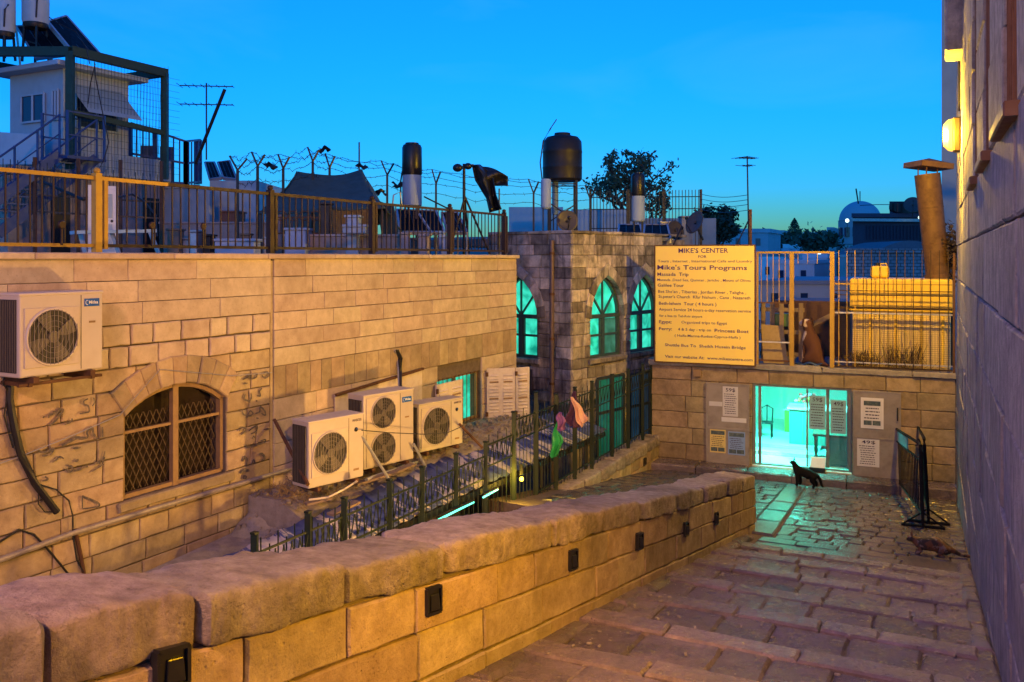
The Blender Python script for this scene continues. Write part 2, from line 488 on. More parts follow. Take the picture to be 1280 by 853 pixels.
# landing
land = thing('landing', 'sloping landing of wet cobbles in front of the lit shop', 'paving')
del land['category']; land['kind'] = 'structure'
def LF(x, y, d): return AB(y, x, zl(y) + d)
MB().hexa([LF(-7.2, 13.5, -.6), LF(1.2, 12.3, -.6), LF(1.2, 22.6, -.6), LF(-7.2, 22.6, -.6),
           LF(-7.2, 13.5, -.03), LF(1.2, 12.5, -.03), LF(1.2, 22.6, -.03), LF(-7.2, 22.6, -.03)]).build('landing_bed', MT['grout'], land)
y = 12.64
ri = 0; nco = 0
mbc = MB()
while y < 21.0:
    dp = R.uniform(.29, .38) if ri > 1 else .42
    lo, hi = (.17, .34) if ri > 1 else (.5, .9)
    x = -2.40 - .075*(y-13.6)
    if ri < 2: x = -2.55
    for xa, xb in split(x, b_right(y) - .02, lo, hi):
        gp = .007; c = .03
        pts = [(xa+gp+c, y+gp), (xb-gp-c, y+gp), (xb-gp, y+gp+c), (xb-gp, y+dp-gp-c), (xb-gp-c, y+dp-gp), (xa+gp+c, y+dp-gp), (xa+gp, y+dp-gp-c), (xa+gp, y+gp+c)]
        nco += 1
        if nco <= 295: stone('cobble', MT['cobble'], land, pts, LF, -.06, R.uniform(-.008, .01), .014, .010, 1)
        else:
            z = R.uniform(-.008, .01)
            mbc.loft([[LF(px_, py_, -.05) for px_, py_ in pts], [LF(px_, py_, z-.01) for px_, py_ in pts], [LF((px_-(xa+xb)/2)*.9+(xa+xb)/2, (py_-y-dp/2)*.9+y+dp/2, z) for px_, py_ in pts]], False, True, False)
    y += dp; ri += 1
if mbc.v: stuff(mbc.build('far_cobbles', MT['cobble'], land))
# flat kerb running on from the end of the parapet
a = 13.7
while a < 21.0:
    e = min(a + R.uniform(.9, 1.4), 21.0)
    def kb(y): return -2.62 - .075*(y-13.6)
    stone('kerb_stone', MT['cobble'], land, [(kb(a)-.21, a+.006), (kb(a)+.20, a+.006), (kb(e)+.20, e-.006), (kb(e)-.21, e-.006)], LF, -.06, .012, .025, .008, 2)
    a = e
# paving left of the kerb (one mesh)
mbs = MB()
y = 14.2
while y < 21.0:
    dp = R.uniform(.36, .5)
    for xa, xb in split(-6.55, -2.84 - .075*(y-13.6), .25, .5):
        z = R.uniform(-.008, .012); g_ = .02
        p = [LF(xa+g_, y+g_, -.05), LF(xb-g_, y+g_, -.05), LF(xb-g_, y+dp-g_, -.05), LF(xa+g_, y+dp-g_, -.05)]
        q = [LF(xa+g_*2, y+g_*2, z), LF(xb-g_*2, y+g_*2, z), LF(xb-g_*2, y+dp-g_*2, z), LF(xa+g_*2, y+dp-g_*2, z)]
        mbs.loft([p, q], False, True, False)
    y += dp
stuff(mbs.build('small_paving', MT['cobble'], land))
# low step in front of the shop, parallel to the shop front
OX = SH0 + SD * 7.0
def SHF(x, y, d): return OX - SD * x + SN * d + UP * y
step = thing('door_step', 'low worn stone step along the foot of the shop front', 'step', tuple(SHF(3.5, -5.3, .4)))
for xa, xb in split(-1.2, 7.0, .8, 1.5):
    def fr(x, y, d): return SHF(x, -5.09 + d, .02 + y)
    stone('step_stone', MT['step'], step, [(xa+.008, 0), (xb-.008, 0), (xb-.008, .62), (xa+.008, .62)], fr, -.3, R.uniform(-.008, .008), .03, .01, 3)
# lower lane behind the parapet
lane = MB().hexa([AB(-4, -9.2, -6.2), AB(-4, -3.0, -6.2), AB(13.5, -3.0, -6.2), AB(13.5, -9.2, -6.2),
                  AB(-4, -9.2, -5.6), AB(-4, -3.0, -5.6), AB(13.5, -3.0, -5.6), AB(13.5, -9.2, -5.6)]).build('lower_lane', MT['concrete'])
struct(lane)

# ------------------------------------------------------------------ parapet beside the stairs
par = thing('parapet_wall', 'thick honey coloured stone parapet with rounded coping running down beside the stairs', 'wall', tuple(AB(6, -2.98, zs(6))))
def PF(x, y, d): return AB(x, BP + d, zs(x) + y)
mb = MB()
mb.hexa([PF(-1.8, -1.2, -.45), PF(-1.8, -1.2, -.03), PF(13.97, -.8, -.03), PF(13.97, -.8, -.45),
         PF(-1.8, .71, -.45), PF(-1.8, .71, -.03), PF(13.97, .71, -.03), PF(13.97, .71, -.45)])
mb.build('core', MT['mortar'], par)
lay('stone', MT['parapet'], par, PF, [-.40, -.14, .14, .42, .69], 0.2, 14.0, .55, 1.15, -.06, .012, None, .010, .012, .006, 3)
def PE(x, y, d): return AB(14.0 + d, BP - .01 - x, zs(14) + y)
lay('end_stone', MT['parapet'], par, PE, [-.4, -.12, .14, .42, .69], .03, .46, .2, .46, -.05, .01, None, .012, .014, .006, 2)
def PBk(x, y, d): return AB(x, BP - .45 - d, zs(x) + y)
lay('back_stone', MT['parapet'], par, PBk, [-.8, -.4, 0, .36, .69], 0.2, 14.0, .9, 1.6, -.05, .01, None, .012, .014, .006, 2)
def boulder(name, parent, frame, a0, a1, y0, y1, df, db, rough=.03, m=None, seed=0, nx=14, lift=0.0):
    ncs = 28; rings = []
    cy, hy = (y0+y1)/2, (y1-y0)/2; cd, hd = (df+db)/2, (df-db)/2
    for i in range(nx+1):
        t = i / nx; x = a0 + (a1-a0)*t
        e = min(t, 1-t) * (a1-a0)
        sh = 1 - .16*max(0, 1 - e/.035)**2
        rg = []
        for k_ in range(ncs):
            th = 2*math.pi*(k_+.5)/ncs
            c_, s_ = math.cos(th), math.sin(th)
            ex = .2
            px_ = math.copysign(abs(c_)**(ex if s_ > 0 else .12), c_); py_ = math.copysign(abs(s_)**(.12 if s_ < 0 else .24), s_)
            p = V((x, cy + hy*py_*sh + (lift*math.sin(math.pi*t) if s_ > 0 else 0), cd + hd*px_*sh))
            w = frame(p.x, p.y, p.z)
            nv = noise.fractal(w*1.8 + V((seed, 0, 0)), 1.0, 2.0, 4)*rough*.9 + noise.fractal(w*8 + V((0, seed, 0)), .8, 2.0, 5)*rough*.5
            dirv = frame(p.x, p.y + py_, p.z + px_) - w
            if dirv.length > 0: w = w + dirv.normalized()*nv
            rg.append(w)
        rings.append(rg)
    mbb = MB(); mbb.loft(rings, True, True, True)
    return mbb.build(name, m or MT['coping'], parent)
JO = [-1.5, -.3, .9, 1.96, 2.65, 3.61, 4.6, 6.2, 7.3, 8.35, 9.6, 10.86, 12.07, 13.0, 13.98]
for i, (p, q) in enumerate(zip(JO[:-1], JO[1:])):
    dl = R.uniform(-.02, .02)
    boulder('coping_stone', par, PF, p+.004, q-.004, .694, .895 + dl + (.05 if i in (2, 3) else 0), .020 + R.uniform(-.008, .010), -.50, .03, None, i*3.1, 30 if i < 8 else 16, .03 if i == 3 else .008)
# second low wall across the lower lane, under the green fence
par2 = thing('parapet_wall', 'low rough stone wall carrying the green iron fence near the shop', 'wall', tuple(AB(18, -6.9, -5.2)))
B2 = -6.68
def QF(x, y, d): return AB(x, B2 + d, y)
MB().hexa([QF(8, -6, -.42), QF(8, -6, -.03), QF(21.9, -6, -.03), QF(21.9, -6, -.42), QF(8, -5.5, -.42), QF(13.9, -4.75, -.03), QF(21.9, -4.75, -.03), QF(21.9, -4.75, -.42)]).build('core', MT['mortar'], par2)
lay('stone', MT['parapet'], par2, QF, [-5.7, -5.36, -5.05, -4.76], 14.4, 21.7, .4, .85, -.06, .012, None, .012, .014, .008, 2)
a = 14.3; i = 0
while a < 21.6:
    e = min(a + R.uniform(.55, 1.0), 21.7)
    boulder('coping_stone', par2, QF, a+.01, e-.01, -4.77, -4.52 + R.uniform(-.02, .03) - (.12 if i == 0 else 0), .04, -.46, .028, None, 50+i*2.3, 8); a = e; i += 1

# ------------------------------------------------------------------ long wall on the left
lb = thing('stone_building', 'long low limestone building with a flat railed roof and a barred arched window', 'building', tuple(DN(11, WN, -5.6)))
def LW(x, y, d): return D*x + N*(WN + d) + UP*y
WX0, WX1, WY0, WSP, WRI = 7.19, 8.82, -2.92, -1.90, .29
WCX, WHW = (WX0+WX1)/2, (WX1-WX0)/2
wc = arc_seg(WCX, WHW, WSP, WRI, 9)
ring = outset(wc, .36)
SX0, SX1, SY0, SY1 = 14.15, 15.85, -3.32, -2.33
mb = MB()
def blk(x0, x1, y0, y1, d0=-.45, d1=-.02):
    mb.hexa([LW(x0, y0, d0), LW(x1, y0, d0), LW(x1, y0, d1), LW(x0, y0, d1), LW(x0, y1, d0), LW(x1, y1, d0), LW(x1, y1, d1), LW(x0, y1, d1)])
blk(-7, WX0, -6, 0); blk(WX0, WX1, -6, WY0); blk(WX0, WX1, WSP+WRI, 0); blk(WX1, SX0, -6, 0)
blk(SX0, SX1, -6, SY0); blk(SX0, SX1, SY1, 0); blk(SX1, 17.37, -6, 0)
blk(16.97, 17.37, -6, -.001, -9, -.46)
mb.build('core', MT['mortar'], lb)
mb = MB()
mb.hexa([LW(-7, -.3, -12), LW(17.3, -.3, -12), LW(17.3, -.3, -.46), LW(-7, -.3, -.46), LW(-7, -.01, -12), LW(17.3, -.01, -12), LW(17.3, -.01, -.46), LW(-7, -.01, -.46)])
mb.build('roof', MT['concrete'], lb)
acut = arch_cut(wc, WCX, WHW, WY0, WSP, .36)
def cutl(ya, yb):
    c = list(acut(ya, yb))
    if yb > SY0+.02 and ya < SY1-.02: c.append((SX0, SX1))
    return c
XM = 9.70
lay('cladding_stone', MT['wall'], lb, LW, [-.80, -.54, -.28, -.02], 4.4, XM-.04, .7, 1.35, -.05, .022, cutl, .006, .004, .002)
lay('stone', MT['wall'], lb, LW, [-1.32, -1.06, -.80], 4.4, XM-.04, .27, .52, -.05, .020, cutl, .024, .012, .006, 3)
lay('stone', MT['oldwall'], lb, LW, [-3.98, -3.71, -3.45, -3.18, -2.92, -2.65, -2.38, -2.12, -1.85, -1.585, -1.32], 4.4, XM-.04, .38, .78, -.05, .006, cutl, .015, .010, .005, 3)
lay('cladding_stone', MT['wall'], lb, LW, [-1.585, -1.32, -1.06, -.80, -.54, -.28, -.02], XM+.02, 17.38, .6, 1.15, -.05, .022, cutl, .009, .006, .003)
lay('cladding_stone', MT['oldwall'], lb, LW, [-2.06, -1.585], XM+.02, 17.38, .24, .36, -.05, .022, cutl, .008, .005, .002)
lay('cladding_stone', MT['wall'], lb, LW, [-3.4, -3.05, -2.72, -2.38, -2.06], XM+.02, 17.38, .6, 1.1, -.05, .016, cutl, .010, .006, .003)
B(LW(XM-.01, -1.9, -.014), .05, .03, 3.7, 'joint_strip', MT['oldwall'], lb, D, N)
for p, q in split(-2, 17.45, 1.2, 1.9):
    stone('coping_slab', MT['wall'], lb, [(p+.003, -.02), (q-.003, -.02), (q-.003, .055), (p+.003, .055)], LW, -.5, .075, .012, .002, 2)
for i in range(len(wc)-1):
    stone('voussoir', MT['oldwall'], lb, [wc[i], wc[i+1], ring[i+1], ring[i]], LW, -.12, .028 + R.uniform(0, .012), .014, .006, 2)
def LE(x, y, d): return D*(17.4+d) + N*(WN - x) + UP*y
lay('end_stone', MT['wall'], lb, LE, [-3.0, -2.4, -1.8, -1.2, -.6, -.02], -.02, 2.6, .8, 1.2, -.04, .01, None, .01, .006, .003)

# ------------------------------------------------------------------ arched stone building
ab = thing('stone_building', 'old weathered stone building with tall pointed windows glowing turquoise', 'building', (2.5, 23.5, -6))
K0 = V((1.45, 21.33, 0)); Q1 = V((.643, .766, 0)); Q2 = V((-.766, .643, 0))
def AR(x, y, d): return K0 + Q1*x - Q2*d + UP*y
def AL(x, y, d): return K0 + Q2*x - Q1*d + UP*y
PW = .66; PSP, PRI, PB = -1.52, 1.06, -2.54
wins = [(AR, 1.53, 1.0), (AR, 3.36, 1.0), (AL, 1.71, 1.0)]; WID = {1.53: .76, 3.36: .74, 1.71: .66}
cur = {}
for fr, cx, _ in wins: cur[(fr, cx)] = arc_pt(cx, WID[cx], PSP, PRI, 5)
def cut_face(face):
    def f(ya, yb):
        c = []
        for fr, cx, _ in wins:
            if fr is face: c += arch_cut(cur[(fr, cx)], cx, WID[cx], PB, PSP, .26)(ya, yb)
        return c
    return f
yy = [.58]
while yy[-1] > -4.6: yy.append(yy[-1] - R.uniform(.25, .31))
for face, L_ in ((AR, 5.6), (AL, 2.7)):
    lay('stone', MT['arch'], ab, face, yy, .0, 4.25 if face is AR else 2.7, .34, .72, -.10, .02, cut_face(face), .010, .012, .007, 2)
    mb = MB()
    xs = sorted([cx for fr, cx, _ in wins if fr is face])
    e = [.05] + [v for cx in xs for v in (cx-WID[cx], cx+WID[cx])] + [L_]
    for i in range(0, len(e), 2):
        p = [(e[i], -6.5), (e[i+1], -6.5)]
        mb.hexa([face(e[i], -6.5, -.5), face(e[i+1], -6.5, -.5), face(e[i+1], -6.5, -.03), face(e[i], -6.5, -.03), face(e[i], .5, -.5), face(e[i+1], .5, -.5), face(e[i+1], .5, -.03), face(e[i], .5, -.03)])
    for cx in xs:
        for y0, y1 in ((-6.5, PB), (PSP+PRI, .5)):
            a_, b_ = cx-WID[cx]+.001, cx+WID[cx]-.001
            mb.hexa([face(a_, y0, -.5), face(b_, y0, -.5), face(b_, y0, -.035), face(a_, y0, -.035), face(a_, y1, -.5), face(b_, y1, -.5), face(b_, y1, -.035), face(a_, y1, -.035)])
        # the spandrels behind the arch ring
        c = cur[(face, cx)]
        for sgn in (0, 1):
            hc = c[:6] if sgn == 0 else c[5:]
            xe = cx-WID[cx] if sgn == 0 else cx+WID[cx]
            poly = [face(x, y, -.04) for x, y in hc] + [face(xe, PSP+PRI, -.04)]
            mb.prism(poly, face(0, 0, -.5) - face(0, 0, -.04))
    mb.build('core', MT['arch'], ab)
    for cx in xs:
        c = cur[(face, cx)]; rg = outset(c, .26)
        rg[5] = (cx, c[5][1] + .32)
        for i in range(len(c)-1):
            stone('voussoir', MT['arch'], ab, [c[i], c[i+1], rg[i+1], rg[i]], face, -.1, .05, .012, .006, 2)
for face, L_ in ((AR, 5.6), (AL, 2.7)):
    for p, q in split(-.03, L_, .5, .9):
        stone('parapet_stone', MT['arch'], ab, [(p+.004, .583), (q-.004, .583), (q-.004, .66), (p+.004, .66)], face, -.45, .045, .015, .008, 2)
MB().hexa([AR(.4, .3, -6), AR(5.6, .3, -6), AR(5.6, .3, -.45), AR(.45, .3, -.45), AR(.4, .5, -6), AR(5.6, .5, -6), AR(5.6, .5, -.45), AR(.45, .5, -.45)]).build('roof', MT['concrete'], ab)

# ------------------------------------------------------------------ shop front
sb = thing('shop', 'single storey stone shop with an open glass door lit turquoise from inside', 'shop', tuple(SHF(3.5, -5.2, -2)))
DX0, DX1, DZ0, DZ1 = 2.53, 4.80, -5.085, -3.09
def cuts(ya, yb):
    return [(DX0, DX1)] if (yb > DZ0 and ya < DZ1-.02) else []
mb = MB()
for x0, x1, y0, y1 in ((0, DX0, -6, -2.72), (DX1, 7.0, -6, -2.72), (DX0, DX1, -6, DZ0-.002), (DX0, DX1, DZ1, -2.72)):
    mb.hexa([SHF(x0, y0, -.4), SHF(x1, y0, -.4), SHF(x1, y0, -.03), SHF(x0, y0, -.03), SHF(x0, y1, -.4), SHF(x1, y1, -.4), SHF(x1, y1, -.03), SHF(x0, y1, -.03)])
for y0, y1, x0, x1 in ((-6, -2.72, 0, .35),):
    mb.hexa([SHF(x0, y0, -6), SHF(x1, y0, -6), SHF(x1, y0, -.41), SHF(x0, y0, -.41), SHF(x0, y1, -6), SHF(x1, y1, -6), SHF(x1, y1, -.41), SHF(x0, y1, -.41)])
mb.build('core', MT['mortar'], sb)
lay('stone', MT['shop'], sb, SHF, [-5.45, -5.085, -4.69, -4.29, -3.89, -3.49, DZ1, -2.74], .02, 6.98, .6, 1.2, -.06, .012, cuts, .012, .012, .006, 2)
for p, q in split(-.05, 7.0, 1.4, 2.3):
    stone('roof_kerb', MT['concrete'], sb, [(p+.004, -2.735), (q-.004, -2.735), (q-.004, -2.60), (p+.004, -2.60)], SHF, -.5, .07, .02, .012, 4)
MB().hexa([SHF(-.05, -2.8, -7), SHF(7.2, -2.8, -7), SHF(7.2, -2.8, -.5), SHF(-.05, -2.8, -.5), SHF(-.05, -2.66, -7), SHF(7.2, -2.66, -7), SHF(7.2, -2.66, -.5), SHF(-.05, -2.66, -.5)]).build('roof', MT['concrete'], sb)

# ------------------------------------------------------------------ high wall on the right
rb = thing('stone_building', 'tall building on the right with a plastered block wall and narrow barred windows', 'building', tuple(R0 + RD*5 - RN*1 + UP*-5))
def RW(x, y, d): return R0 + RD*x + RN*d + UP*y
RWIN = [(-1.25, -.05), (1.5, 2.65), (4.2, 5.3)]
RZ0, RZ1 = .95, 4.3
def cutr(ya, yb):
    return list(RWIN) if (yb > RZ0+.02 and ya < RZ1-.02) else []
mb = MB()
ed = [-9] + [v for p in RWIN for v in p] + [14.3]
for i in range(0, len(ed), 2):
    p, q = ed[i], ed[i+1]
    mb.hexa([RW(p, -7, -.6), RW(q, -7, -.6), RW(q, -7, -.03), RW(p, -7, -.03), RW(p, 9, -.6), RW(q, 9, -.6), RW(q, 9, -.03), RW(p, 9, -.03)])
for p, q in RWIN:
    for y0, y1 in ((-7, RZ0), (RZ1, 9)):
        mb.hexa([RW(p, y0, -.6), RW(q, y0, -.6), RW(q, y0, -.035), RW(p, y0, -.035), RW(p, y1, -.6), RW(q, y1, -.6), RW(q, y1, -.035), RW(p, y1, -.035)])
mb.build('core', MT['right'], rb)
ys = [-5.6, -4.8, -4.05, -3.3, -2.55, -1.85, -1.15, -.45, .25, RZ0, 1.7, 2.4, 3.05, 3.7, RZ1, 5.0, 5.8]
lay('wall_block', MT['right'], rb, RW, ys, -5.5, 14.32, .9, 1.8, -.05, .012, cutr, .014, .018, .008, 4)
for p, q in RWIN:
    stone('window_sill', MT['brown'], rb, [(p-.08, RZ0-.09), (q+.08, RZ0-.09), (q+.08, RZ0), (p-.08, RZ0)], RW, -.3, .09, .012, .003, 2)
    fr_ = MB()
    for x in (p+.05, (p+q)/2, q-.05): fr_.bar(RW(x, RZ0, -.09), RW(x, RZ1, -.09), .09, .08, RN)
    for y in (RZ0+.05, 1.9, RZ1-.05): fr_.bar(RW(p+.1, y, -.10), RW(q-.1, y, -.10), .09, .06, RN)
    wf = fr_.build('window', MT['brown'], rb)
    MB().hexa([RW(p, RZ0, -.2), RW(q, RZ0, -.2), RW(q, RZ0, -.17), RW(p, RZ0, -.17), RW(p, RZ1, -.2), RW(q, RZ1, -.2), RW(q, RZ1, -.17), RW(p, RZ1, -.17)]).build('pane', MT['water'], wf)
    for x in [p + .12 + k*.16 for k in range(int((q-p)/.16))]:
        MB().cyl(RW(x, RZ0, -.02), RW(x, RZ1, -.02), .011, n=6).build('window_bar', MT['rust'], wf)
stone('cornice', MT['right'], rb, [(9.6, 3.6), (10.6, 3.6), (10.6, 4.6), (9.6, 4.6)], RW, -.02, .28, .04, .01, 3)
# ------------------------------------------------------------------ text
def text(s, o, xd, yd, w_, h_, m, name, parent, bold=.02, nrm=None):
    cu = bpy.data.curves.new('t', 'FONT'); cu.body = s; cu.offset = bold; cu.size = 1; cu.resolution_u = 2
    to = bpy.data.objects.new('t', cu)
    me = bpy.data.meshes.new_from_object(to)
    bpy.data.objects.remove(to); bpy.data.curves.remove(cu)
    xs = [v.co.x for v in me.vertices]; ys = [v.co.y for v in me.vertices]
    x0, x1, y0, y1 = min(xs), max(xs), min(ys), max(ys)
    off = OFF.get(parent.name, V()) if parent else V()
    k = h_ / .72 if h_ else w_/(x1-x0)
    sx = w_/(x1-x0) if w_ else k
    for v in me.vertices: v.co = V(o) + xd*((v.co.x-x0)*sx) + yd*(v.co.y*k) - off
    me.name = name
    me.materials.clear(); me.materials.append(m)
    ob = bpy.data.objects.new(name, me); COL.objects.link(ob); ob.parent = parent; OFF[ob.name] = off
    return ob

# ------------------------------------------------------------------ windows of the long wall
wf = MB()
def wl(x, y, d=-.10): return LW(x, y, d)
fr_pts = [(WX0+.03, WY0+.03)] + [(WX0+.03, WSP)] + outset(wc, -.03) + [(WX1-.03, WSP), (WX1-.03, WY0+.03), (WX0+.03, WY0+.03)]
for p, q in zip(fr_pts[:-1], fr_pts[1:]):
    if abs(p[0]-q[0])+abs(p[1]-q[1]) > .01: wf.bar(wl(*p), wl(*q), .05, .08, N)
wf.bar(wl(WCX, WY0, -.085), wl(WCX, WSP+WRI-.02, -.085), .085, .07, N)
for x0, x1 in ((WX0+.06, WCX-.06), (WCX+.06, WX1-.06)): wf.bar(wl(x0, -2.12, -.095), wl(x1, -2.12, -.095), .035, .05, N)
win = wf.build('window', MT['frame'], lb)
MB().hexa([LW(WX0-.1, WY0-.1, -.34), LW(WX1+.1, WY0-.1, -.34), LW(WX1+.1, WY0-.1, -.30), LW(WX0-.1, WY0-.1, -.30), LW(WX0-.1, -1.4, -.34), LW(WX1+.1, -1.4, -.34), LW(WX1+.1, -1.4, -.30), LW(WX0-.1, -1.4, -.30)]).build('pane', plain('dark_pane', (.022,.013,.007), .95, bumps=0), win)
gr = MB()
def inside(x, y): return WX0+.05 < x < WX1-.05 and y > WY0+.05 and (y < WSP or abs(x-WCX) < half_at(wc, WCX, min(y, WSP+WRI-.005)) - .03)
st = .10
for sg in (1, -1):
    for k in range(-30, 40):
        seg = None
        for j in range(0, 64):
            y = WY0 + .04 + j*.02; x = WX0 + k*st + sg*(y-WY0)*.5
            if inside(x, y):
                if seg is None: seg = [(x, y), (x, y)]
                seg[1] = (x, y)
            elif seg: break
        if seg and seg[1][1]-seg[0][1] > .03: gr.bar(wl(*seg[0], -.15 - .012*(sg > 0)), wl(*seg[1], -.15 - .012*(sg > 0)), .012, .008, N)
gr.build('diamond_grille', plain('grille_iron', (.07,.045,.025), .6, .2, dirt=.4), win)
stone('window_sill', MT['oldwall'], lb, [(WX0-.1, WY0-.13), (WX1+.12, WY0-.13), (WX1+.12, WY0-.005), (WX0-.1, WY0-.005)], LW, -.2, .05, .015, .008, 3)
# small window with louvred shutters
wf = MB()
for x in (SX0+.03, 14.95, SX1-.03): wf.bar(wl(x, SY0, -.12), wl(x, SY1, -.12), .05, .06, N)
for y in (SY0+.03, SY1-.03): wf.bar(wl(SX0, y, -.125), wl(SX1, y, -.125), .05, .05, N)
win = wf.build('window', MT['frame'], lb)
MB().hexa([LW(SX0, SY0, -.3), LW(SX1, SY0, -.3), LW(SX1, SY0, -.27), LW(SX0, SY0, -.27), LW(SX0, SY1, -.3), LW(SX1, SY1, -.3), LW(SX1, SY1, -.27), LW(SX0, SY1, -.27)]).build('pane', MT['teal'], win)
for k in range(11): MB().cyl(LW(SX0+.14+k*.15, SY0, -.05), LW(SX0+.14+k*.15, SY1, -.05), .009, n=6).build('window_bar', MT['rust'], win)
mp = plain('cream_shutter_paint', (.66,.58,.50), .5, dirt=.35, dirtc=(.35,.2,.1))
def shutter(name, o, xd, W, H, parent):
    n = xd.cross(UP).normalized()
    if n.dot(V((0, -1, 0))) < 0: n = -n
    c = o + xd*W/2 + UP*H/2
    sh = MB().box(c, W, .035, H, xd, n).build(name, mp, parent, .006)
    ncol = 2 if W > .5 else 1
    for j in range(ncol):
        cx = W*(j+.5)/ncol + (.0)
        for k in range(12):
            p = o + xd*(cx - W/ncol*.32) + UP*(.12*H + k*H*.067) + n*.022; q = p + xd*(W/ncol*.64)
            MB().bar(p, q, .03, .014, (n + UP*.9).normalized()).build('slat', MT['frame'] if k % 5 == 4 else mp, sh)
    for z in (.08, H-.12): MB().box(o + xd*.0 + UP*z + n*.03, .05, .03, .09, xd, n).build('hinge', MT['rust'], sh)
    return sh
shutter('shutter', LW(14.0, SY0-.03, .07), D, .95, .95, lb)
s1 = LW(15.97, SY0-.02, .06)
xa = (D*.35 + N*.94).normalized()
sdir = V((.97, .24, 0)).normalized()
shutter('shutter', s1, sdir, .60, 1.03, lb)
shutter('shutter', s1 + sdir*.62, V((.9, .44, 0)).normalized(), .32, 1.03, lb)

# ------------------------------------------------------------------ ledge below the air conditioners, rubble on it
ledge = MB()
ledge.hexa([LW(9.2, -3.75, .03), LW(16.9, -3.75, .03), LW(16.9, -3.75, .62), LW(9.2, -3.75, .62), LW(9.2, -3.33, .03), LW(16.9, -3.33, .03), LW(16.9, -3.33, .62), LW(9.2, -3.33, .62)])
ledge.hexa([LW(9.2, -3.85, .621), LW(16.9, -3.85, .621), LW(16.9, -3.85, .98), LW(9.2, -3.85, .98), LW(9.2, -3.345, .621), LW(16.9, -3.345, .621), LW(16.9, -3.50, .98), LW(9.2, -3.52, .98)])
ledge.build('ledge', MT['concrete'], lb)
ledge = MB()
ledge.hexa([LW(4, -5.6, .03), LW(9.2, -5.6, .03), LW(9.2, -5.6, 2.2), LW(4, -5.6, 2.2), LW(4, -4.05, .03), LW(9.2, -3.75, .03), LW(9.2, -3.95, 1.9), LW(4, -4.3, 2.2)])
struct(ledge.build('rubble_bank', MT['concrete'], None))
def ramp_f(u, v):
    x = 6.8 + 2.5*v; d = .03 + u*1.35
    z = -4.32 + .80*v**2.2 - u*.22 + .10*noise.fractal(V((x*2.1, d*3, 1)), 1, 2, 4) + .03*noise.noise(V((x*11, d*11, 4)))
    return LW(x, z, d)
struct(MB().grid(ramp_f, 26, 44).build('earth_bank', MT['concrete'], None))
mb = MB()
for k in range(560):
    x = R.uniform(9.2, 16.8); d = R.uniform(.05, .95); s_ = R.uniform(.015, .06)
    if R.random() < .4: x = R.uniform(5, 9.2)
    z = (-3.33 - max(0, d-.62)*.38) if x > 9.2 else (ramp_f((d-.03)/1.35, (x-6.8)/2.5).z - .01 if x > 6.8 else -4.05 + (x-4)*.058 - d*.1)
    c = LW(x, z + s_*.4, d)
    a_ = R.uniform(0, 3.1); ax = V((math.cos(a_), math.sin(a_), R.uniform(-.4, .4))).normalized(); ay = ax.cross(UP).normalized()
    mb.box(c, s_*R.uniform(.8, 2), s_, s_*R.uniform(.6, 1.2), ax, ay, ax.cross(ay))
stuff(struct(mb.build('rubble', MT['concrete']))); bpy.data.objects['rubble']['kind'] = 'stuff'
mb = MB()
for k in range(700):
    x = R.choice([R.gauss(10.6, .6), R.gauss(13.2, .8), R.gauss(9.6, .4), R.uniform(9.3, 16.6)]); d = R.uniform(.1, .95)
    if x < 9.25 or x > 16.8: continue
    p = LW(x, -3.33 - max(0, d-.62)*.36, d); a_ = R.uniform(0, 6.28); l = R.uniform(.06, .26)
    q = p + V((math.cos(a_)*l, math.sin(a_)*l, R.uniform(.01, .14)))
    mb.bar(p, q, .006, .004)
stuff(mb.build('dry_weeds', plain('dry_straw', (.25,.17,.08), .9)))
bpy.data.objects['dry_weeds']['label'] = 'dry weeds and litter on the ledge below the air conditioners'
bpy.data.objects['rubble']['label'] = 'loose rubble along the foot of the long limestone wall'

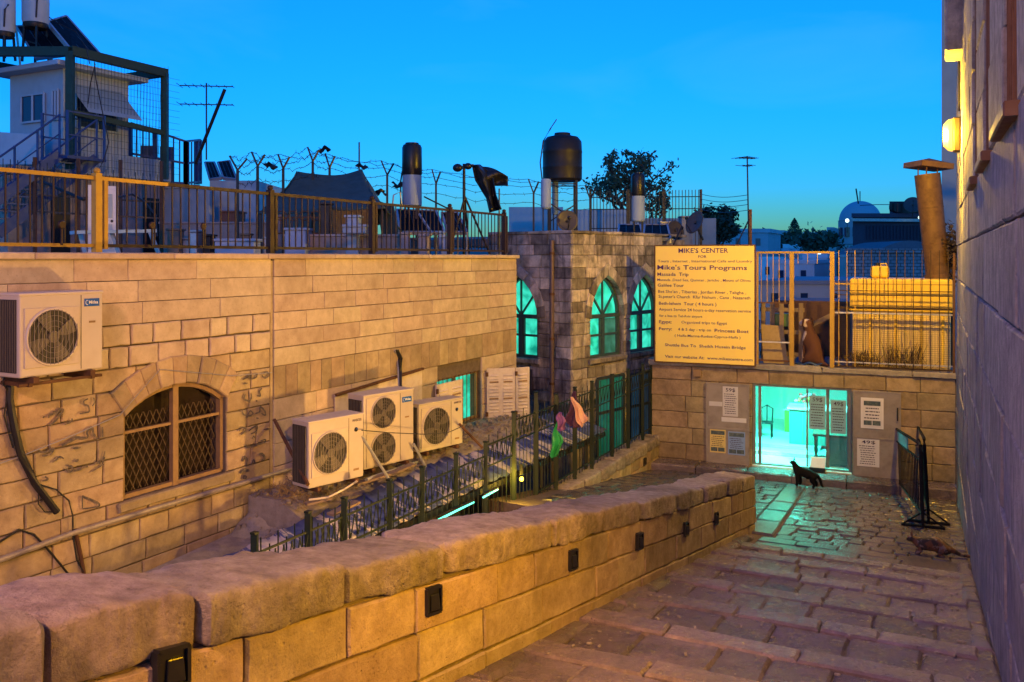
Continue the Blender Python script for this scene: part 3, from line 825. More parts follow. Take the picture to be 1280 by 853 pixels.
# ------------------------------------------------------------------ air conditioners
def ac(label, fl, u, W, H, Dp, fans, logo=None, brand=None, dark_coil=True):
    nf = V((u.y, -u.x, 0))
    if nf.y > 0 and nf.x < 0: nf = -nf
    t = thing('air_conditioner', label, 'air conditioner', tuple(fl + u*W/2 - nf*Dp/2), 'air conditioner outdoor units on the long wall')
    def f(x, y, d): return fl + u*x + UP*y + nf*d
    body = MB().box(f(W/2, H/2, -Dp/2), W, Dp, H, u, nf).build('casing', MT['acwhite'], t, .018)
    MB().box(f(W*.5, H-.0, -Dp/2), W+.012, Dp+.012, .03, u, nf).build('top_cover', MT['acwhite'], t, .01)
    MB().box(f(-.004, H*.5, -Dp*.52), .012, Dp*.80, H*.88, u, nf).build('coil_panel', MT['darkfan'], t)
    for k in range(9): MB().box(f(-.013, H*.5, -Dp*(.14+k*.095)), .008, .008, H*.86, u, nf).build('coil_fin', MT['acgrille'], t)
    gx0 = W*.05; gw = W*.64
    for cy in fans:
        r = min(gw*.47, H/len(fans)*.43)
        cx = gx0 + gw/2
        MB().box(f(cx, cy, .002), gw, .02, min(r*2.12, H*.9), u, nf).build('fan_panel', plain('beige_panel', (.55,.47,.37), .5) if 'beige_panel' not in bpy.data.materials else bpy.data.materials['beige_panel'], t, .004)
        x, y = u, UP
        MB().loft([MB().ring(f(cx, cy, .013), x, y, r, 40), MB().ring(f(cx, cy, .0135), x, y, .01, 40)]).build('fan_recess', MT['darkfan'], t)
        ringm = MB(); ringm.loft([ringm.ring(f(cx, cy, .012), x, y, r*1.05, 40), ringm.ring(f(cx, cy, .03), x, y, r*1.03, 40), ringm.ring(f(cx, cy, .03), x, y, r*.98, 40), ringm.ring(f(cx, cy, .012), x, y, r*.97, 40)], False, False)
        ringm.build('fan_ring', MT['acwhite'], t)
        fb = MB(); fb.cyl(f(cx, cy, .013), f(cx, cy, .03), r*.22, n=16)
        for k in range(4):
            a0 = k*math.pi/2 + .5
            poly = []
            for q, (rr, da) in enumerate(((.2,-.25),(.55,-.45),(.93,-.35),(.95,.25),(.6,.3),(.2,.3))):
                poly.append(f(cx + r*rr*math.cos(a0+da), cy + r*rr*math.sin(a0+da), .016 + .01*(da > 0)))
            fb.prism(poly, nf*.004)
        fb.build('fan', MT['acgrille'], t)
        g = MB()
        for k in range(1, 6):
            rr = r*k/5.2
            g.tube([f(cx + rr*math.cos(2*math.pi*i/32), cy + rr*math.sin(2*math.pi*i/32), .034) for i in range(33)], .0022, 4)
        for k in range(-6, 7):
            xx = r*k/6.6; hh = math.sqrt(max(r*r - xx*xx, 0))
            g.bar(f(cx+xx, cy-hh, .038), f(cx+xx, cy+hh, .038), .004, .004, nf)
        g.build('fan_guard', plain('guard_wire', (.20,.175,.145), .45) if 'guard_wire' not in bpy.data.materials else bpy.data.materials['guard_wire'], t)
    MB().box(f(W*.72, H*.5, .001), .006, .006, H*.94, u, nf).build('panel_seam', MT['acgrille'], t)
    if brand:
        bw, bh = W*.19, H*.10 if len(fans) == 1 else H*.075
        bx, by = W*.76, H*.87 - bh/2
        bd = MB().box(f(bx+bw/2, by+bh/2, .002), bw, .008, bh, u, nf).build('badge', MT['bluebadge'], t)
        text(brand, f(bx+bw*.30, by+bh*.33, .0075), u, UP, bw*.6, bh*.42, MT['white'], 'lettering', bd, .02)
        g = MB(); g.tube([f(bx+bw*(.17+.1*math.cos(a_)), by+bh*(.5+.28*math.sin(a_)), .008) for a_ in [1.0+ i*.42 for i in range(11)]], .004, 4)
        g.build('emblem', MT['white'], bd)
        MB().box(f(W*.86, H*.62, .001), W*.08, .006, .022, u, nf).build('label_plate', MT['frame'], t)
    elif logo:
        g = MB(); c = (W*.855, H*.77)
        g.loft([g.ring(f(c[0], c[1], .004), u, UP, .032, 20), g.ring(f(c[0], c[1], .008), u, UP, .030, 20)])
        em = g.build('emblem', MT['black'], t)
        MB().ball(f(c[0]+.012, c[1]+.008, .008), .012, .004, .012, 10, 6, u, nf).build('emblem_mark', MT['bluebadge'], em)
        text(logo, f(W*.79, H*.90, .003), u, UP, W*.17, .035, MT['ink'], 'lettering', t, .02)
        MB().box(f(W*.86, H*.14, .001), W*.1, .006, .03, u, nf).build('label_plate', MT['frame'], t)
    for k, x in enumerate((W*.16, W*.84)):
        MB().box(f(x, -.03, -Dp/2), .06, Dp+.08, .06, u, nf).build('foot', MT['rust'], t)
    return t, f
# first one hangs on brackets
p0 = hit(24.4, 473.8, N*(WN+.50), N)
u1_ = (hit(128.6, 462.5, N*(WN+.50), N) - p0); W1 = V((u1_.x, u1_.y, 0)).length
t1, f1 = ac('large cream air conditioner high on the wall at far left above the graffiti', p0, D, W1, (473.8-369)/F*p0.y, .40, [(473.8-369)/F*p0.y*.47], None, 'Midea')
br = MB()
for x in (.12, W1-.12):
    MB().bar(f1(x, -.08, -.47), f1(x, -.08, .0), .04, .04).build('bracket', MT['rust'], t1)
MB().bar(f1(.0, -.075, -.03), f1(W1, -.075, -.03), .04, .03).build('bracket_rail', MT['rust'], t1)
d2 = V((.657, .754, 0)).normalized()
pA = V(at(385.6, 612, 11.9)); ac('squarish cream air conditioner with one fan at the left end of the ledge', pA, d2, .95, (612-529)/F*11.9, .38, [.44], 'INVERTER')
pB = V(at(454.6, 588, 13.3)); ac('tall cream air conditioner with two stacked fans and a blue badge', pB, d2, 1.02, (588-496)/F*13.3, .38, [.82, .28], None, 'Midea')
pC = V(at(523.7, 566.7, 14.7)); ac('small cream air conditioner on the ledge beside the louvred shutters', pC, d2, 1.05, .80, .36, [.40], 'INVERTER')
# props and pipes round them
def rod(name, label, cat, pts, r, m, grp=None, n=6):
    o = MB().tube(pts, r, n).build(name, m); tag(o, label, cat, grp); return o
rod('support_strut', 'dark rusty strut leaning from the wall to the first unit on the ledge', 'strut', [onwall(343, 525, .05), at(385, 606, 11.85)], .028, MT['rust'])
rod('support_strut', 'pale metal strut slanting down between the two left units on the ledge', 'strut', [at(452, 545, 12.6), at(488, 602, 12.9)], .022, MT['galv'])
rod('support_strut', 'pale metal strut slanting down between the double fan unit and the small unit', 'strut', [at(517, 555, 13.9), at(532, 584, 14.1)], .022, MT['galv'])
rod('support_strut', 'dark rusty strut slanting down to the right below the small window', 'strut', [at(574, 530, 15.2), at(603, 560, 15.3)], .025, MT['rust'])
rod('wire', 'thin black wire sagging in front of the units on the ledge', 'wire', [at(452, 538, 12.5), at(485, 541, 12.8), at(530, 543, 13.6), at(560, 541, 14.6), at(578, 533, 15.0)], .007, MT['cable'])
rod('pipe', 'pale pipe lying along the ledge below the double fan unit', 'pipe', [at(458, 600, 12.9), at(500, 585, 14.0), at(540, 572, 15.3)], .03, MT['galv'])
rod('pipe', 'thin pale hose curling over the ledge under the first unit', 'pipe', [at(386, 625, 11.6), at(410, 622, 11.7), at(430, 612, 12.0), at(446, 602, 12.4)], .014, MT['acwhite'])
for k in range(3):
    rod('insulated_pipe', ('pale pipe running up the wall in the bundle behind the double fan unit', 'left black insulated pipe looping up behind the double fan unit', 'right black insulated pipe looping up behind the double fan unit')[k], 'pipe', [at(499+k, 483, 15.2), at(498+k*1.5, 465, 15.4), at(496+k*3, 448, 15.55), onwall(493+k*2, 438, .03)], .022, MT['cable'] if k else MT['galv'], 'black insulated pipes on the wall')
bpan = thing('wall_recess', 'pale plaster patch with rusty edge behind the units on the ledge', 'panel', tuple(onwall(470, 470, .03)))
pts = [onwall(418, 494, .026), onwall(527, 461, .026), onwall(527, 500, .026), onwall(418, 535, .026)]
MB().prism(pts, N*.012).build('plaster_patch', mp, bpan)
MB().bar(pts[0] + N*.03, pts[1] + N*.03, .05, .04).build('rusty_edge', MT['rust'], bpan)
for k, (x, y, w_, h_) in enumerate(((430, 640, .5, .16), (505, 588, .4, .12), (470, 600, .7, .10), (398, 632, .35, .2))):
    c = hit(x, y, UP*-3.30, UP)
    a_ = R.uniform(.3, 1.2)
    o = MB().box(c + UP*h_*.3, w_, .12, .03, V((math.cos(a_), math.sin(a_), .1)).normalized(), V((-math.sin(a_), math.cos(a_), 0))).build('scrap_board', MT['wood'])
    tag(o, ('scrap board lying on the ledge below the first unit', 'scrap board on the ledge below the double fan unit', 'scrap board lying on the ledge between the first and second units', 'scrap board at the left end of the ledge')[k], 'board', 'scrap boards on the ledge')

# ------------------------------------------------------------------ cables and pipe on the long wall
rod('conduit_pipe', 'long grey conduit pipe running along the wall below the arched window', 'pipe', [onwall(-60, 719, .05), onwall(0, 700, .05), onwall(90, 667, .05), onwall(200, 634, .055), onwall(290, 608, .05), onwall(362, 587, .05)], .032, MT['pipe'], None, 8)
rod('cable', 'thick black insulated cable hanging below the air conditioner at far left', 'cable', [onwall(13, 475, .05), onwall(12, 500, .05), onwall(17, 530, .06), onwall(26, 568, .06), onwall(44, 605, .05), onwall(71, 640, .05)], .04, MT['cable'], None, 8)
rod('cable', 'thin black cable curving from the thick cable down to the conduit', 'cable', [onwall(50, 606, .04), onwall(70, 612, .04), onwall(86, 626, .04), onwall(91, 645, .04), onwall(91, 668, .05), onwall(96, 700, .04), onwall(106, 718, .04)], .009, MT['cable'])
rod('cable', 'thin black cable drooping in a curve at the lower left of the wall', 'cable', [onwall(-10, 684, .03), onwall(24, 662, .03), onwall(42, 668, .03), onwall(58, 685, .03), onwall(75, 705, .03), onwall(90, 724, .03)], .012, MT['cable'])
rod('wire', 'pale thin wire slanting up across the graffiti to the arched window', 'wire', [onwall(-10, 583, .03), onwall(25, 571, .05), onwall(90, 545, .035), onwall(150, 519, .03)], .006, MT['galv'])
rod('wire', 'pale thin wire drawn across the arch stones of the window', 'wire', [onwall(150, 519, .06), onwall(175, 490, .06), onwall(200, 462, .05), onwall(290, 470, .05), onwall(340, 466, .04)], .005, MT['galv'])
rod('cable', 'short black loop of cable beside the thick cable', 'cable', [onwall(48, 615, .05), onwall(48, 630, .05), onwall(56, 640, .05), onwall(68, 640, .05)], .007, MT['cable'])
rod('wire', 'tangle of thin black wire at the left edge below the first unit', 'wire', [onwall(2, 455, .2), onwall(8, 468, .15), onwall(3, 478, .12), onwall(10, 490, .06), onwall(5, 520, .05), onwall(16, 560, .05)], .008, MT['cable'])
rod('perforated_strip', 'dark perforated metal strip fixed below the conduit', 'strip', [onwall(94, 662, .03), onwall(102, 700, .03), onwall(105, 718, .03)], .022, MT['rust'])
# graffiti, sprayed strokes on the wall (positions are on the wall itself)
gf = thing('graffiti', 'faded black Arabic writing sprayed left of the arched window', 'graffiti', tuple(onwall(100, 545, .03)))
gf2 = thing('graffiti', 'column of faded black Arabic writing right of the arched window', 'graffiti', tuple(onwall(318, 520, .03)))
def strokes(parent, lst, off=.033):
    for st_, wd in lst:
        mb = MB()
        P3 = [onwall(x, y, off) for x, y in st_]
        C3 = []
        for i in range(len(P3)-1):
            a, b, c, d = P3[max(i-1,0)], P3[i], P3[i+1], P3[min(i+2,len(P3)-1)]
            for k in range(6):
                t = k/6; C3.append(.5*((2*b) + (c-a)*t + (2*a-5*b+4*c-d)*t*t + (3*b-a-3*c+d)*t**3))
        C3.append(P3[-1]); ed = []
        for i, p in enumerate(C3):
            t = (C3[min(i+1,len(C3)-1)] - C3[max(i-1,0)])
            s_ = N.cross(t).normalized() * wd * (.62 + .4*math.sin(math.pi*i/(len(C3)-1))) * .62
            ed.append((p + s_, p - s_))
        for (a, b), (c, d) in zip(ed[:-1], ed[1:]): mb.add([a, b, d, c], [(0,1,2,3)])
        mb.build('stroke', MT['spray'], parent)
def gpx(pts, sx, ox, oy): return [(ox + x/sx, oy + y/sx) for x, y in pts]
s7 = 768/180
L1_ = [([(262,395),(290,372),(318,340),(335,312),(318,308),(300,330),(285,322),(300,318)], .035), ([(262,352),(262,340),(285,330)], .03), ([(230,345),(236,350)], .03),
 ([(345,388),(380,372),(385,355)], .025), ([(425,330),(450,325),(475,318),(470,290),(450,280),(448,262),(470,250)], .025), ([(492,290),(505,268),(500,245)], .02),
 ([(200,525),(240,535),(285,515),(270,545),(225,555)], .03), ([(330,500),(375,478),(400,462),(420,458),(440,462),(470,455)], .04), ([(470,455),(465,425),(490,405),(500,440),(525,470)], .035), ([(390,515),(430,510)], .03), ([(545,400),(548,455)], .025),
 ([(280,590),(300,575),(320,560),(340,570)], .025), ([(350,625),(375,640),(385,615),(360,605)], .035), ([(400,585),(420,575)], .035), ([(395,635),(425,628),(445,615),(470,612)], .03), ([(500,600),(530,585),(520,575)], .03), ([(490,640),(520,620),(555,600)], .018),
 ([(225,690),(255,680),(240,665)], .025), ([(440,835),(440,775),(452,775),(520,805),(524,825),(440,838)], .026), ([(560,560),(545,600),(560,530)], .02)]
strokes(gf, [(gpx(p, s7, 0, 440), w_*.72) for p, w_ in L1_])
s8 = 758/160
L2_ = [([(300,165),(330,150),(350,140),(345,160),(380,150),(385,125)], .03), ([(425,125),(445,120),(455,140),(430,155),(415,140)], .03), ([(300,190),(330,185)], .02),
 ([(315,250),(310,280),(340,290),(352,270),(350,245)], .03), ([(385,260),(405,260),(400,235),(415,215)], .03), ([(378,290),(388,292)], .03),
 ([(300,340),(305,370),(340,380),(360,365),(345,350),(330,375)], .028), ([(375,365),(400,355),(405,325),(430,350),(435,375),(410,365)], .03), ([(380,392),(395,394)], .02),
 ([(278,470),(300,450),(320,455),(305,480),(290,490)], .03), ([(335,470),(360,450),(385,440),(380,470),(350,485)], .03), ([(425,460),(465,455)], .025), ([(355,515),(365,500),(372,512)], .02),
 ([(320,545),(325,565),(370,555),(400,545),(430,535),(435,520),(410,525)], .03), ([(300,650),(310,625),(325,640),(320,680)], .04), ([(350,670),(365,640),(375,665)], .03), ([(395,610),(415,605),(430,630),(410,645)], .045), ([(285,720),(310,700),(340,705)], .05), ([(300,740),(325,745)], .06)]
strokes(gf2, [(gpx(p, s8, 240, 440), w_*.72) for p, w_ in L2_])

# ------------------------------------------------------------------ dark step lights in the parapets
def step_light(frame, x, y, sz, label):
    t = thing('wall_light', label, 'wall light', tuple(frame(x, y, 0)), 'dark recessed lights in the stone parapets')
    h = sz/2
    fm = MB()
    for p, q in (((-h,-h),(h,-h)), ((h,-h),(h,h)), ((h,h),(-h,h)), ((-h,h),(-h,-h))): fm.bar(frame(x+p[0], y+p[1], .02), frame(x+q[0], y+q[1], .02), .018, .04, frame(0,0,1)-frame(0,0,0))
    fm.build('housing', MT['black'], t)
    MB().hexa([frame(x-h, y-h, .005), frame(x+h, y-h, .005), frame(x+h, y-h, .026), frame(x-h, y-h, .026), frame(x-h, y+h, .005), frame(x+h, y+h, .005), frame(x+h, y+h, .026), frame(x-h, y+h, .026)]).build('recess', MT['black'], t)
    MB().hexa([frame(x-h*.5, y-h*.8, .02), frame(x+h*.7, y-h*.8, .02), frame(x+h*.7, y-h*.8, .048), frame(x-h*.5, y-h*.8, .036), frame(x-h*.4, y+h*.5, .02), frame(x+h*.6, y+h*.5, .02), frame(x+h*.6, y+h*.5, .042), frame(x-h*.4, y+h*.5, .034)]).build('cover', MT['black'], t, .006)
LB_ = ['largest dark wall light, nearest the camera in the stair parapet', 'dark wall light second from the near end of the stair parapet', 'dark wall light third from the near end of the stair parapet',
       'dark wall light fourth from the near end of the stair parapet', 'dark wall light fifth from the near end of the stair parapet', 'dark wall light sixth from the near end of the stair parapet']
for (x, y), l in zip(((2.49,.66), (4.43,.59), (6.57,.55), (8.27,.51), (9.95,.46), (11.4,.455)), LB_): step_light(PF, x, y, .15, l)
step_light(PE, .10, .60, .2, 'dark wall light on the far end of the stair parapet')
for (px, py), l in zip(((715, 629), (762, 604), (805, 577)), ('dark wall light left in the low wall under the fence', 'middle dark wall light in the low wall under the fence', 'dark wall light in the low wall nearest the shop')):
    p = hit(px, py, M*B2, M); step_light(QF, p.dot(S), p.z, .16, l)

# ------------------------------------------------------------------ green iron fence
gfz = thing('iron_fence', 'dark green iron fence with spear ornaments along the lower lane', 'fence', tuple(AB(15, -6.87, -4.5)))
def GF(a, z, d=0): return AB(a, -6.87 + d, z)
PO = [7.4, 8.3, 9.0, 10.0, 10.83, 11.8, 12.77, 13.8, 14.73, 15.65, 16.6, 17.55, 18.8, 19.9, 21.0, 21.72]
for i, a in enumerate(PO):
    zt = -3.05 if a < 13 else (-2.66 if a > 13.9 else -2.72)
    if i in (8,): zt = -2.5
    zb = -4.6 if a > 14.5 else -5.6
    MB().bar(GF(a, zb), GF(a, zt), .07, .07).build('post', MT['greenfence'], gfz)
    MB().box(GF(a, zt+.015), .07, .07, .025, S, M).build('post_cap', MT['greenfence'], gfz)
for i, (a, e) in enumerate(zip(PO[:-1], PO[1:])):
    zt = -3.27 if e < 13 else -2.86
    if a < 13 < e: zt = -3.1
    zb = -4.45 if a > 14 else -4.9
    for z in (zt, zt-.36, zb+.1): MB().bar(GF(a+.045, z), GF(e-.045, z), .02, .025).build('rail', MT['greenfence'], gfz)
    nb = 6
    for k in range(nb):
        x = a + (e-a)*(k+.7)/(nb+.4)
        MB().bar(GF(x, zb), GF(x, zt + (.16 if k % 2 == 0 else .05), 0), .014, .014).build('bar', MT['greenfence'], gfz)
        if k < nb-1 or True:
            mb = MB()
            mb.bar(GF(x-.075, zt-.02, .022), GF(x, zt-.30, .022), .014, .010, M); mb.bar(GF(x+.075, zt-.02, .022), GF(x, zt-.30, .022), .014, .010, M)
            mb.build('spear_ornament', MT['greenfence'], gfz)
# rags on the fence
def rag(label, px, py, pts, m, cat='cloth', Y=16.4, seed=0):
    mb = MB(); n = 8
    # pts: left and right outline from top to bottom, in metres about the hanging point
    o = V(at(px, py, Y)); L_, R_ = pts
    def lerp(c, t):
        t *= len(c)-1; i = min(int(t), len(c)-2); f_ = t-i
        return V((c[i][0]+(c[i+1][0]-c[i][0])*f_, c[i][1]+(c[i+1][1]-c[i][1])*f_))
    def fn(u, v):
        p = lerp(L_, v).lerp(lerp(R_, v), u)
        return o + M*p.x*.9 + UP*p.y + S*(-.13 + .06*math.sin(u*9 + v*3 + seed)*(.3+v)) + M*.02*math.sin(v*11+seed)
    ob = mb.grid(fn, 12, 14).build('hanging_cloth', m, None, 0, True, .008)
    return tag(ob, label, cat, 'cloths and bags hung on the green fence')
rag('bright green plastic bag hanging on the green fence', 700, 524, ([(-.03,0),(-.08,-.18),(-.14,-.42),(-.16,-.62),(-.08,-.70)], [(.03,0),(.02,-.15),(.14,-.3),(.12,-.42),(.02,-.66)]), plain('green_plastic', (.03,.36,.10), .4, emit=None), seed=1)
rag('small violet cloth knotted on the green fence', 702, 514, ([(-.02,0),(-.06,-.12),(-.02,-.3),(.04,-.34)], [(.05,0),(.14,-.08),(.14,-.2),(.12,-.32)]), plain('violet_cloth', (.26,.10,.30), .8), seed=2)
rag('dark purple cloth hanging in a fold on the green fence', 722, 488, ([(-.03,0),(-.1,-.25),(-.18,-.5),(-.12,-.66)], [(.03,0),(.10,-.25),(.12,-.5),(.06,-.68)]), plain('dark_purple_cloth', (.06,.02,.06), .9), seed=3)
rag('peach coloured cloth corner hanging on the green fence', 719, 495, ([(-.02,0),(.04,-.2),(.12,-.45),(.16,-.56)], [(.02,0),(.14,-.16),(.28,-.32),(.32,-.38)]), plain('peach_cloth', (.62,.36,.24), .9), seed=4, Y=16.2)

# ------------------------------------------------------------------ flaking blue metal awning over the lower lane
def flake():
    m, t, b, L = newmat('flaking_blue_paint')
    vec, rnd, obj = coords(t, L)
    cb = t.nodes.new('ShaderNodeCombineXYZ')
    for k, (vv, q) in enumerate(((D, 1.5), (N, .55))):
        dp_ = t.nodes.new('ShaderNodeVectorMath'); dp_.operation = 'DOT_PRODUCT'; dp_.inputs[1].default_value = tuple(vv*q); L(obj, dp_.inputs[0]); L(dp_.outputs['Value'], cb.inputs[k])
    n = nz(t, L, cb.outputs[0], 1.3, 9, .66, .4)
    f = maprange(t, L, n, .52, .545, 0, 1)
    n2 = nz(t, L, obj, 9, 5)
    blue = ramp(t, L, n2, [(.3, (.03,.05,.16)), (.7, (.07,.10,.28))]); wh = ramp(t, L, n2, [(.3, (.42,.37,.34)), (.7, (.62,.56,.52))])
    L(mixc(t, L, f, blue, wh), b.inputs['Base Color']); b.inputs['Roughness'].default_value = .6
    bump(t, L, f, .25, .006, b)
    return m
MT['flake'] = flake()
aw = thing('awning', 'long sloping metal awning with flaking blue and white paint over the lower lane', 'awning', (-.5, 15, -3.7))
U0, U1 = V((-3.35, 10.2, -3.48)), V((.9, 20.0, -3.50)); Lw0, Lw1 = AB(7.3, -6.98, -3.72), AB(18.6, -6.98, -3.90)
ns = 11
for k in range(ns):
    t0, t1_ = k/ns, (k+1)/ns + .012
    a_, b_, c_, d_ = U0.lerp(U1, t0), U0.lerp(U1, t1_), Lw0.lerp(Lw1, t1_), Lw0.lerp(Lw1, t0)
    lift = UP*(.012*(k % 2) + R.uniform(0, .012))
    def fn(u, v, a_=a_, b_=b_, c_=c_, d_=d_, lift=lift): return a_.lerp(b_, u).lerp(d_.lerp(c_, u), v) + lift + UP*(.018*math.cos(u*4*math.pi) + .02*noise.noise(a_ + V((u*2, v*3, 0))))
    MB().grid(fn, 16, 4).build('metal_sheet', MT['flake'], aw, 0, True, .012)
MB().bar(Lw0 - UP*.06, Lw1 - UP*.06, .06, .1).build('gutter', MT['dark'], aw)
for k in range(5):
    p = Lw0.lerp(Lw1, .1+k*.2); MB().bar(p - UP*.1, V((p.x, p.y, -5.6)), .06, .06).build('support_post', MT['dark'], aw)
# lamps in the covered lane under the awning
for k, (x0, y0, Y0, x1, y1, Y1, l) in enumerate(((548, 650, 12.9, 592, 628, 13.9, 'long glowing turquoise tube light under the awning'), (604, 622, 14.2, 622, 612, 14.7, 'short glowing turquoise tube light under the awning'))):
    t = thing('tube_light', l, 'lamp', tuple(at(x0, y0, Y0)), 'tube lights under the awning')
    MB().tube([at(x0, y0, Y0), at(x1, y1, Y1)], .016, 8).build('tube', MT['tube'], t)
    MB().bar(V(at(x0, y0, Y0)) + UP*.05, V(at(x1, y1, Y1)) + UP*.03, .04, .02).build('fitting', MT['dark'], t)
t = thing('bulb_lamp', 'glowing yellow bulb lamp under the awning edge', 'lamp', tuple(at(652, 597, 15.2)))
MB().ball(at(652, 599, 15.2), .035, .035, .04).build('bulb', MT['bulb'], t)
MB().cyl(V(at(652, 599, 15.2)) + UP*.08, V(at(652, 599, 15.2)) + UP*.26, .035, n=8).build('socket', MT['dark'], t)
lamp('bulb_light', tuple(V(at(648, 604, 15.0))), (1, .62, .05), 35, .06)

# ------------------------------------------------------------------ windows, pipe of the arched building
for face, cx, _ in wins:
    c = cur[(face, cx)]; PW = WID[cx]
    out = [(cx-PW+.02, PB+.02)] + outset(c, -.02) + [(cx+PW-.02, PB+.02)]
    ic = outset(c, -.035)
    fm = MB(); fd = -.16; nrm = face(0,0,1) - face(0,0,0)
    pts = [(cx-PW+.04, PB+.03)] + outset(c, -.04) + [(cx+PW-.04, PB+.03), (cx-PW+.04, PB+.03)]
    for p, q in zip(pts[:-1], pts[1:]): fm.bar(face(*p, fd), face(*q, fd), .07, .08, nrm)
    fm.bar(face(cx-PW, PSP+.02, fd+.01), face(cx+PW, PSP+.02, fd+.01), .10, .09, nrm)
    fm.bar(face(cx-.02, PB, fd+.01), face(cx-.02, PSP, fd+.01), .10, .08, nrm)
    fm.bar(face(cx, PSP, fd+.005), face(cx, PSP+PRI-.03, fd+.005), .035, .05, nrm)
    for sg in (-1, 1): fm.bar(face(cx, PSP+.04, fd+.012), face(cx+sg*PW*.72, PSP+PRI*.60, fd+.012), .04, .05, nrm)
    for sg in (-1, 1):
        x0, x1 = (cx-PW+.08, cx-.07) if sg < 0 else (cx+.03, cx+PW-.08)
        for p, q in (((x0, -1.98), (x1, -1.98)), ((x0+.02, PB+.06), (x0+.02, PSP-.03)), ((x1-.02, PB+.06), (x1-.02, PSP-.03))): fm.bar(face(*p, fd), face(*q, fd), .055, .06, nrm)
    fo = fm.build('window', plain('grey_green_frame', (.05,.09,.085), .5), ab)
    MB().prism([face(x, y, -.24) for x, y in out], (face(0,0,0)-face(0,0,.03))).build('pane', MT['teal'], fo)
    stone('window_sill', MT['arch'], ab, [(cx-PW-.1, PB-.12), (cx+PW+.1, PB-.12), (cx+PW+.1, PB-.004), (cx-PW-.1, PB-.004)], face, -.3, .07, .015, .006, 2)
dp = thing('drainpipe', 'rusty brown drainpipe on the corner of the arched building', 'pipe', tuple(AL(.55, -5, .1)))
MB().tube([AL(.55, .42, .08), AL(.55, -2, .08), AL(.55, -5.5, .08)], .055, 10).build('pipe', plain('old_drainpipe', (.15,.11,.11), .6, .2, dirt=.5, dirtc=(.16,.08,.04)), dp)
for z in (.1, -.9, -2.0, -3.1): MB().tube([AL(.55, z-.03, .08), AL(.55, z+.03, .08)], .068, 10).build('clamp', MT['rust'], dp)
cw = MB().hexa([AR(1.56, PB+.06, -.19), AR(2.2, PB+.06, -.19), AR(2.2, PB+.06, -.17), AR(1.56, PB+.06, -.17), AR(1.56, PSP-.05, -.19), AR(2.2, PSP-.05, -.19), AR(2.2, PSP-.05, -.17), AR(1.56, PSP-.05, -.17)])
cw.build('casement', glow('dim_casement_glass', (.05,.30,.22), .35, 3.0), ab)
# lower glazed doors behind the fence
for k, (x0, x1, z0, z1, m) in enumerate(((1.0, 2.2, -5.2, -3.05, 'dimteal'), (2.5, 3.5, -5.2, -3.1, 'bluedoor'))):
    if m == 'dimteal': MT[m] = glow('dim_lit_glass', (.02,.42,.36), .13, 2.0)
    else: MT[m] = glow('dim_blue_glass', (.03,.22,.45), .10, 2.0)
    dr = MB()
    for x in (x0, (x0+x1)/2, x1): dr.bar(AR(x, z0, .06), AR(x, z1, .06), .07, .06, -Q2)
    for z in (z1, (z0+z1)/2+.2): dr.bar(AR(x0, z, .062), AR(x1, z, .062), .07, .05, -Q2)
    do = dr.build('door', plain('dark_door_frame_%d' % k, (.05,.07,.07), .5), ab)
    MB().hexa([AR(x0, z0, .03), AR(x1, z0, .03), AR(x1, z0, .045), AR(x0, z0, .045), AR(x0, z1, .03), AR(x1, z1, .03), AR(x1, z1, .045), AR(x0, z1, .045)]).build('pane', MT[m], do)
stone('blocked_window', MT['mortar'], ab, [(1.2, -3.45), (1.95, -3.45), (1.95, -2.8), (1.2, -2.8)], AL, -.02, .035, .02, .01, 2)
# ------------------------------------------------------------------ shop door, shutters, posters
XR = -SD    # along the shop front, to the right
def hx(f, x0, x1, y0, y1, d0, d1):
    return MB().hexa([f(x0, y0, d0), f(x1, y0, d0), f(x1, y0, d1), f(x0, y0, d1), f(x0, y1, d0), f(x1, y1, d0), f(x1, y1, d1), f(x0, y1, d1)])
mpanel = plain('grey_brown_metal', (.30,.26,.22), .55, .3, dirt=.4, dirtc=(.10,.065,.04), scale=3)
mframe = plain('aluminium_frame', (.16,.17,.16), .45, .4)
paper = plain('white_paper', (.62,.60,.60), .8, dirt=.1, bumps=0)
paper_y = plain('yellow_paper', (.60,.48,.16), .8, dirt=.1, bumps=0)
paper_b = plain('blue_paper', (.20,.30,.52), .8, dirt=.1, bumps=0)
inkb = plain('dark_picture_print', (.05,.08,.10), .7, dirt=.7, dirtc=(.2,.22,.16), scale=14, bumps=0)
def poster(parent, x0, x1, y0, y1, d, m, label, head=None, lines=8, photos=0, f=SHF):
    p = hx(f, x0, x1, y0, y1, d, d+.004).build('poster', m, parent)
    p['label'] = label
    W, H = x1-x0, y1-y0
    top = y1 - H*.05
    if head:
        h = H*.12
        text(head, f(x0+W*.2, y1-H*.05-h, d+.0065), XR, UP, W*.62, h, MT['ink'], 'lettering', p, .01)
        top = y1 - H*.22
    b0 = y0 + H*.06
    if photos:
        hp = H*.17
        hx(f, x0+W*.06, x1-W*.06, y1-H*.05-hp, y1-H*.05, d+.004, d+.006).build('picture', inkb, p)
        for k in range(2): hx(f, x0+W*(.06+.46*k), x0+W*(.48+.46*k), b0, b0+hp, d+.004, d+.006).build('picture', inkb, p)
        top = y1 - H*.26; b0 += hp + H*.03
    if lines:
        mb = MB()
        for k in range(lines):
            y = top - (top-b0)*(k+.5)/lines; th = (top-b0)/lines*.32
            x = x0 + W*R.uniform(.08,.2); xe = x1 - W*R.uniform(.08,.25)
            while x < xe:
                l = W*R.uniform(.05,.16); e = min(x+l, xe)
                mb.add([f(x, y-th/2, d+.0062), f(e, y-th/2, d+.0062), f(e, y+th/2, d+.0062), f(x, y+th/2, d+.0062)], [(0,1,2,3)]); x = e + W*.025
        stuff(mb.build('small_print', MT['ink'], p))
    return p
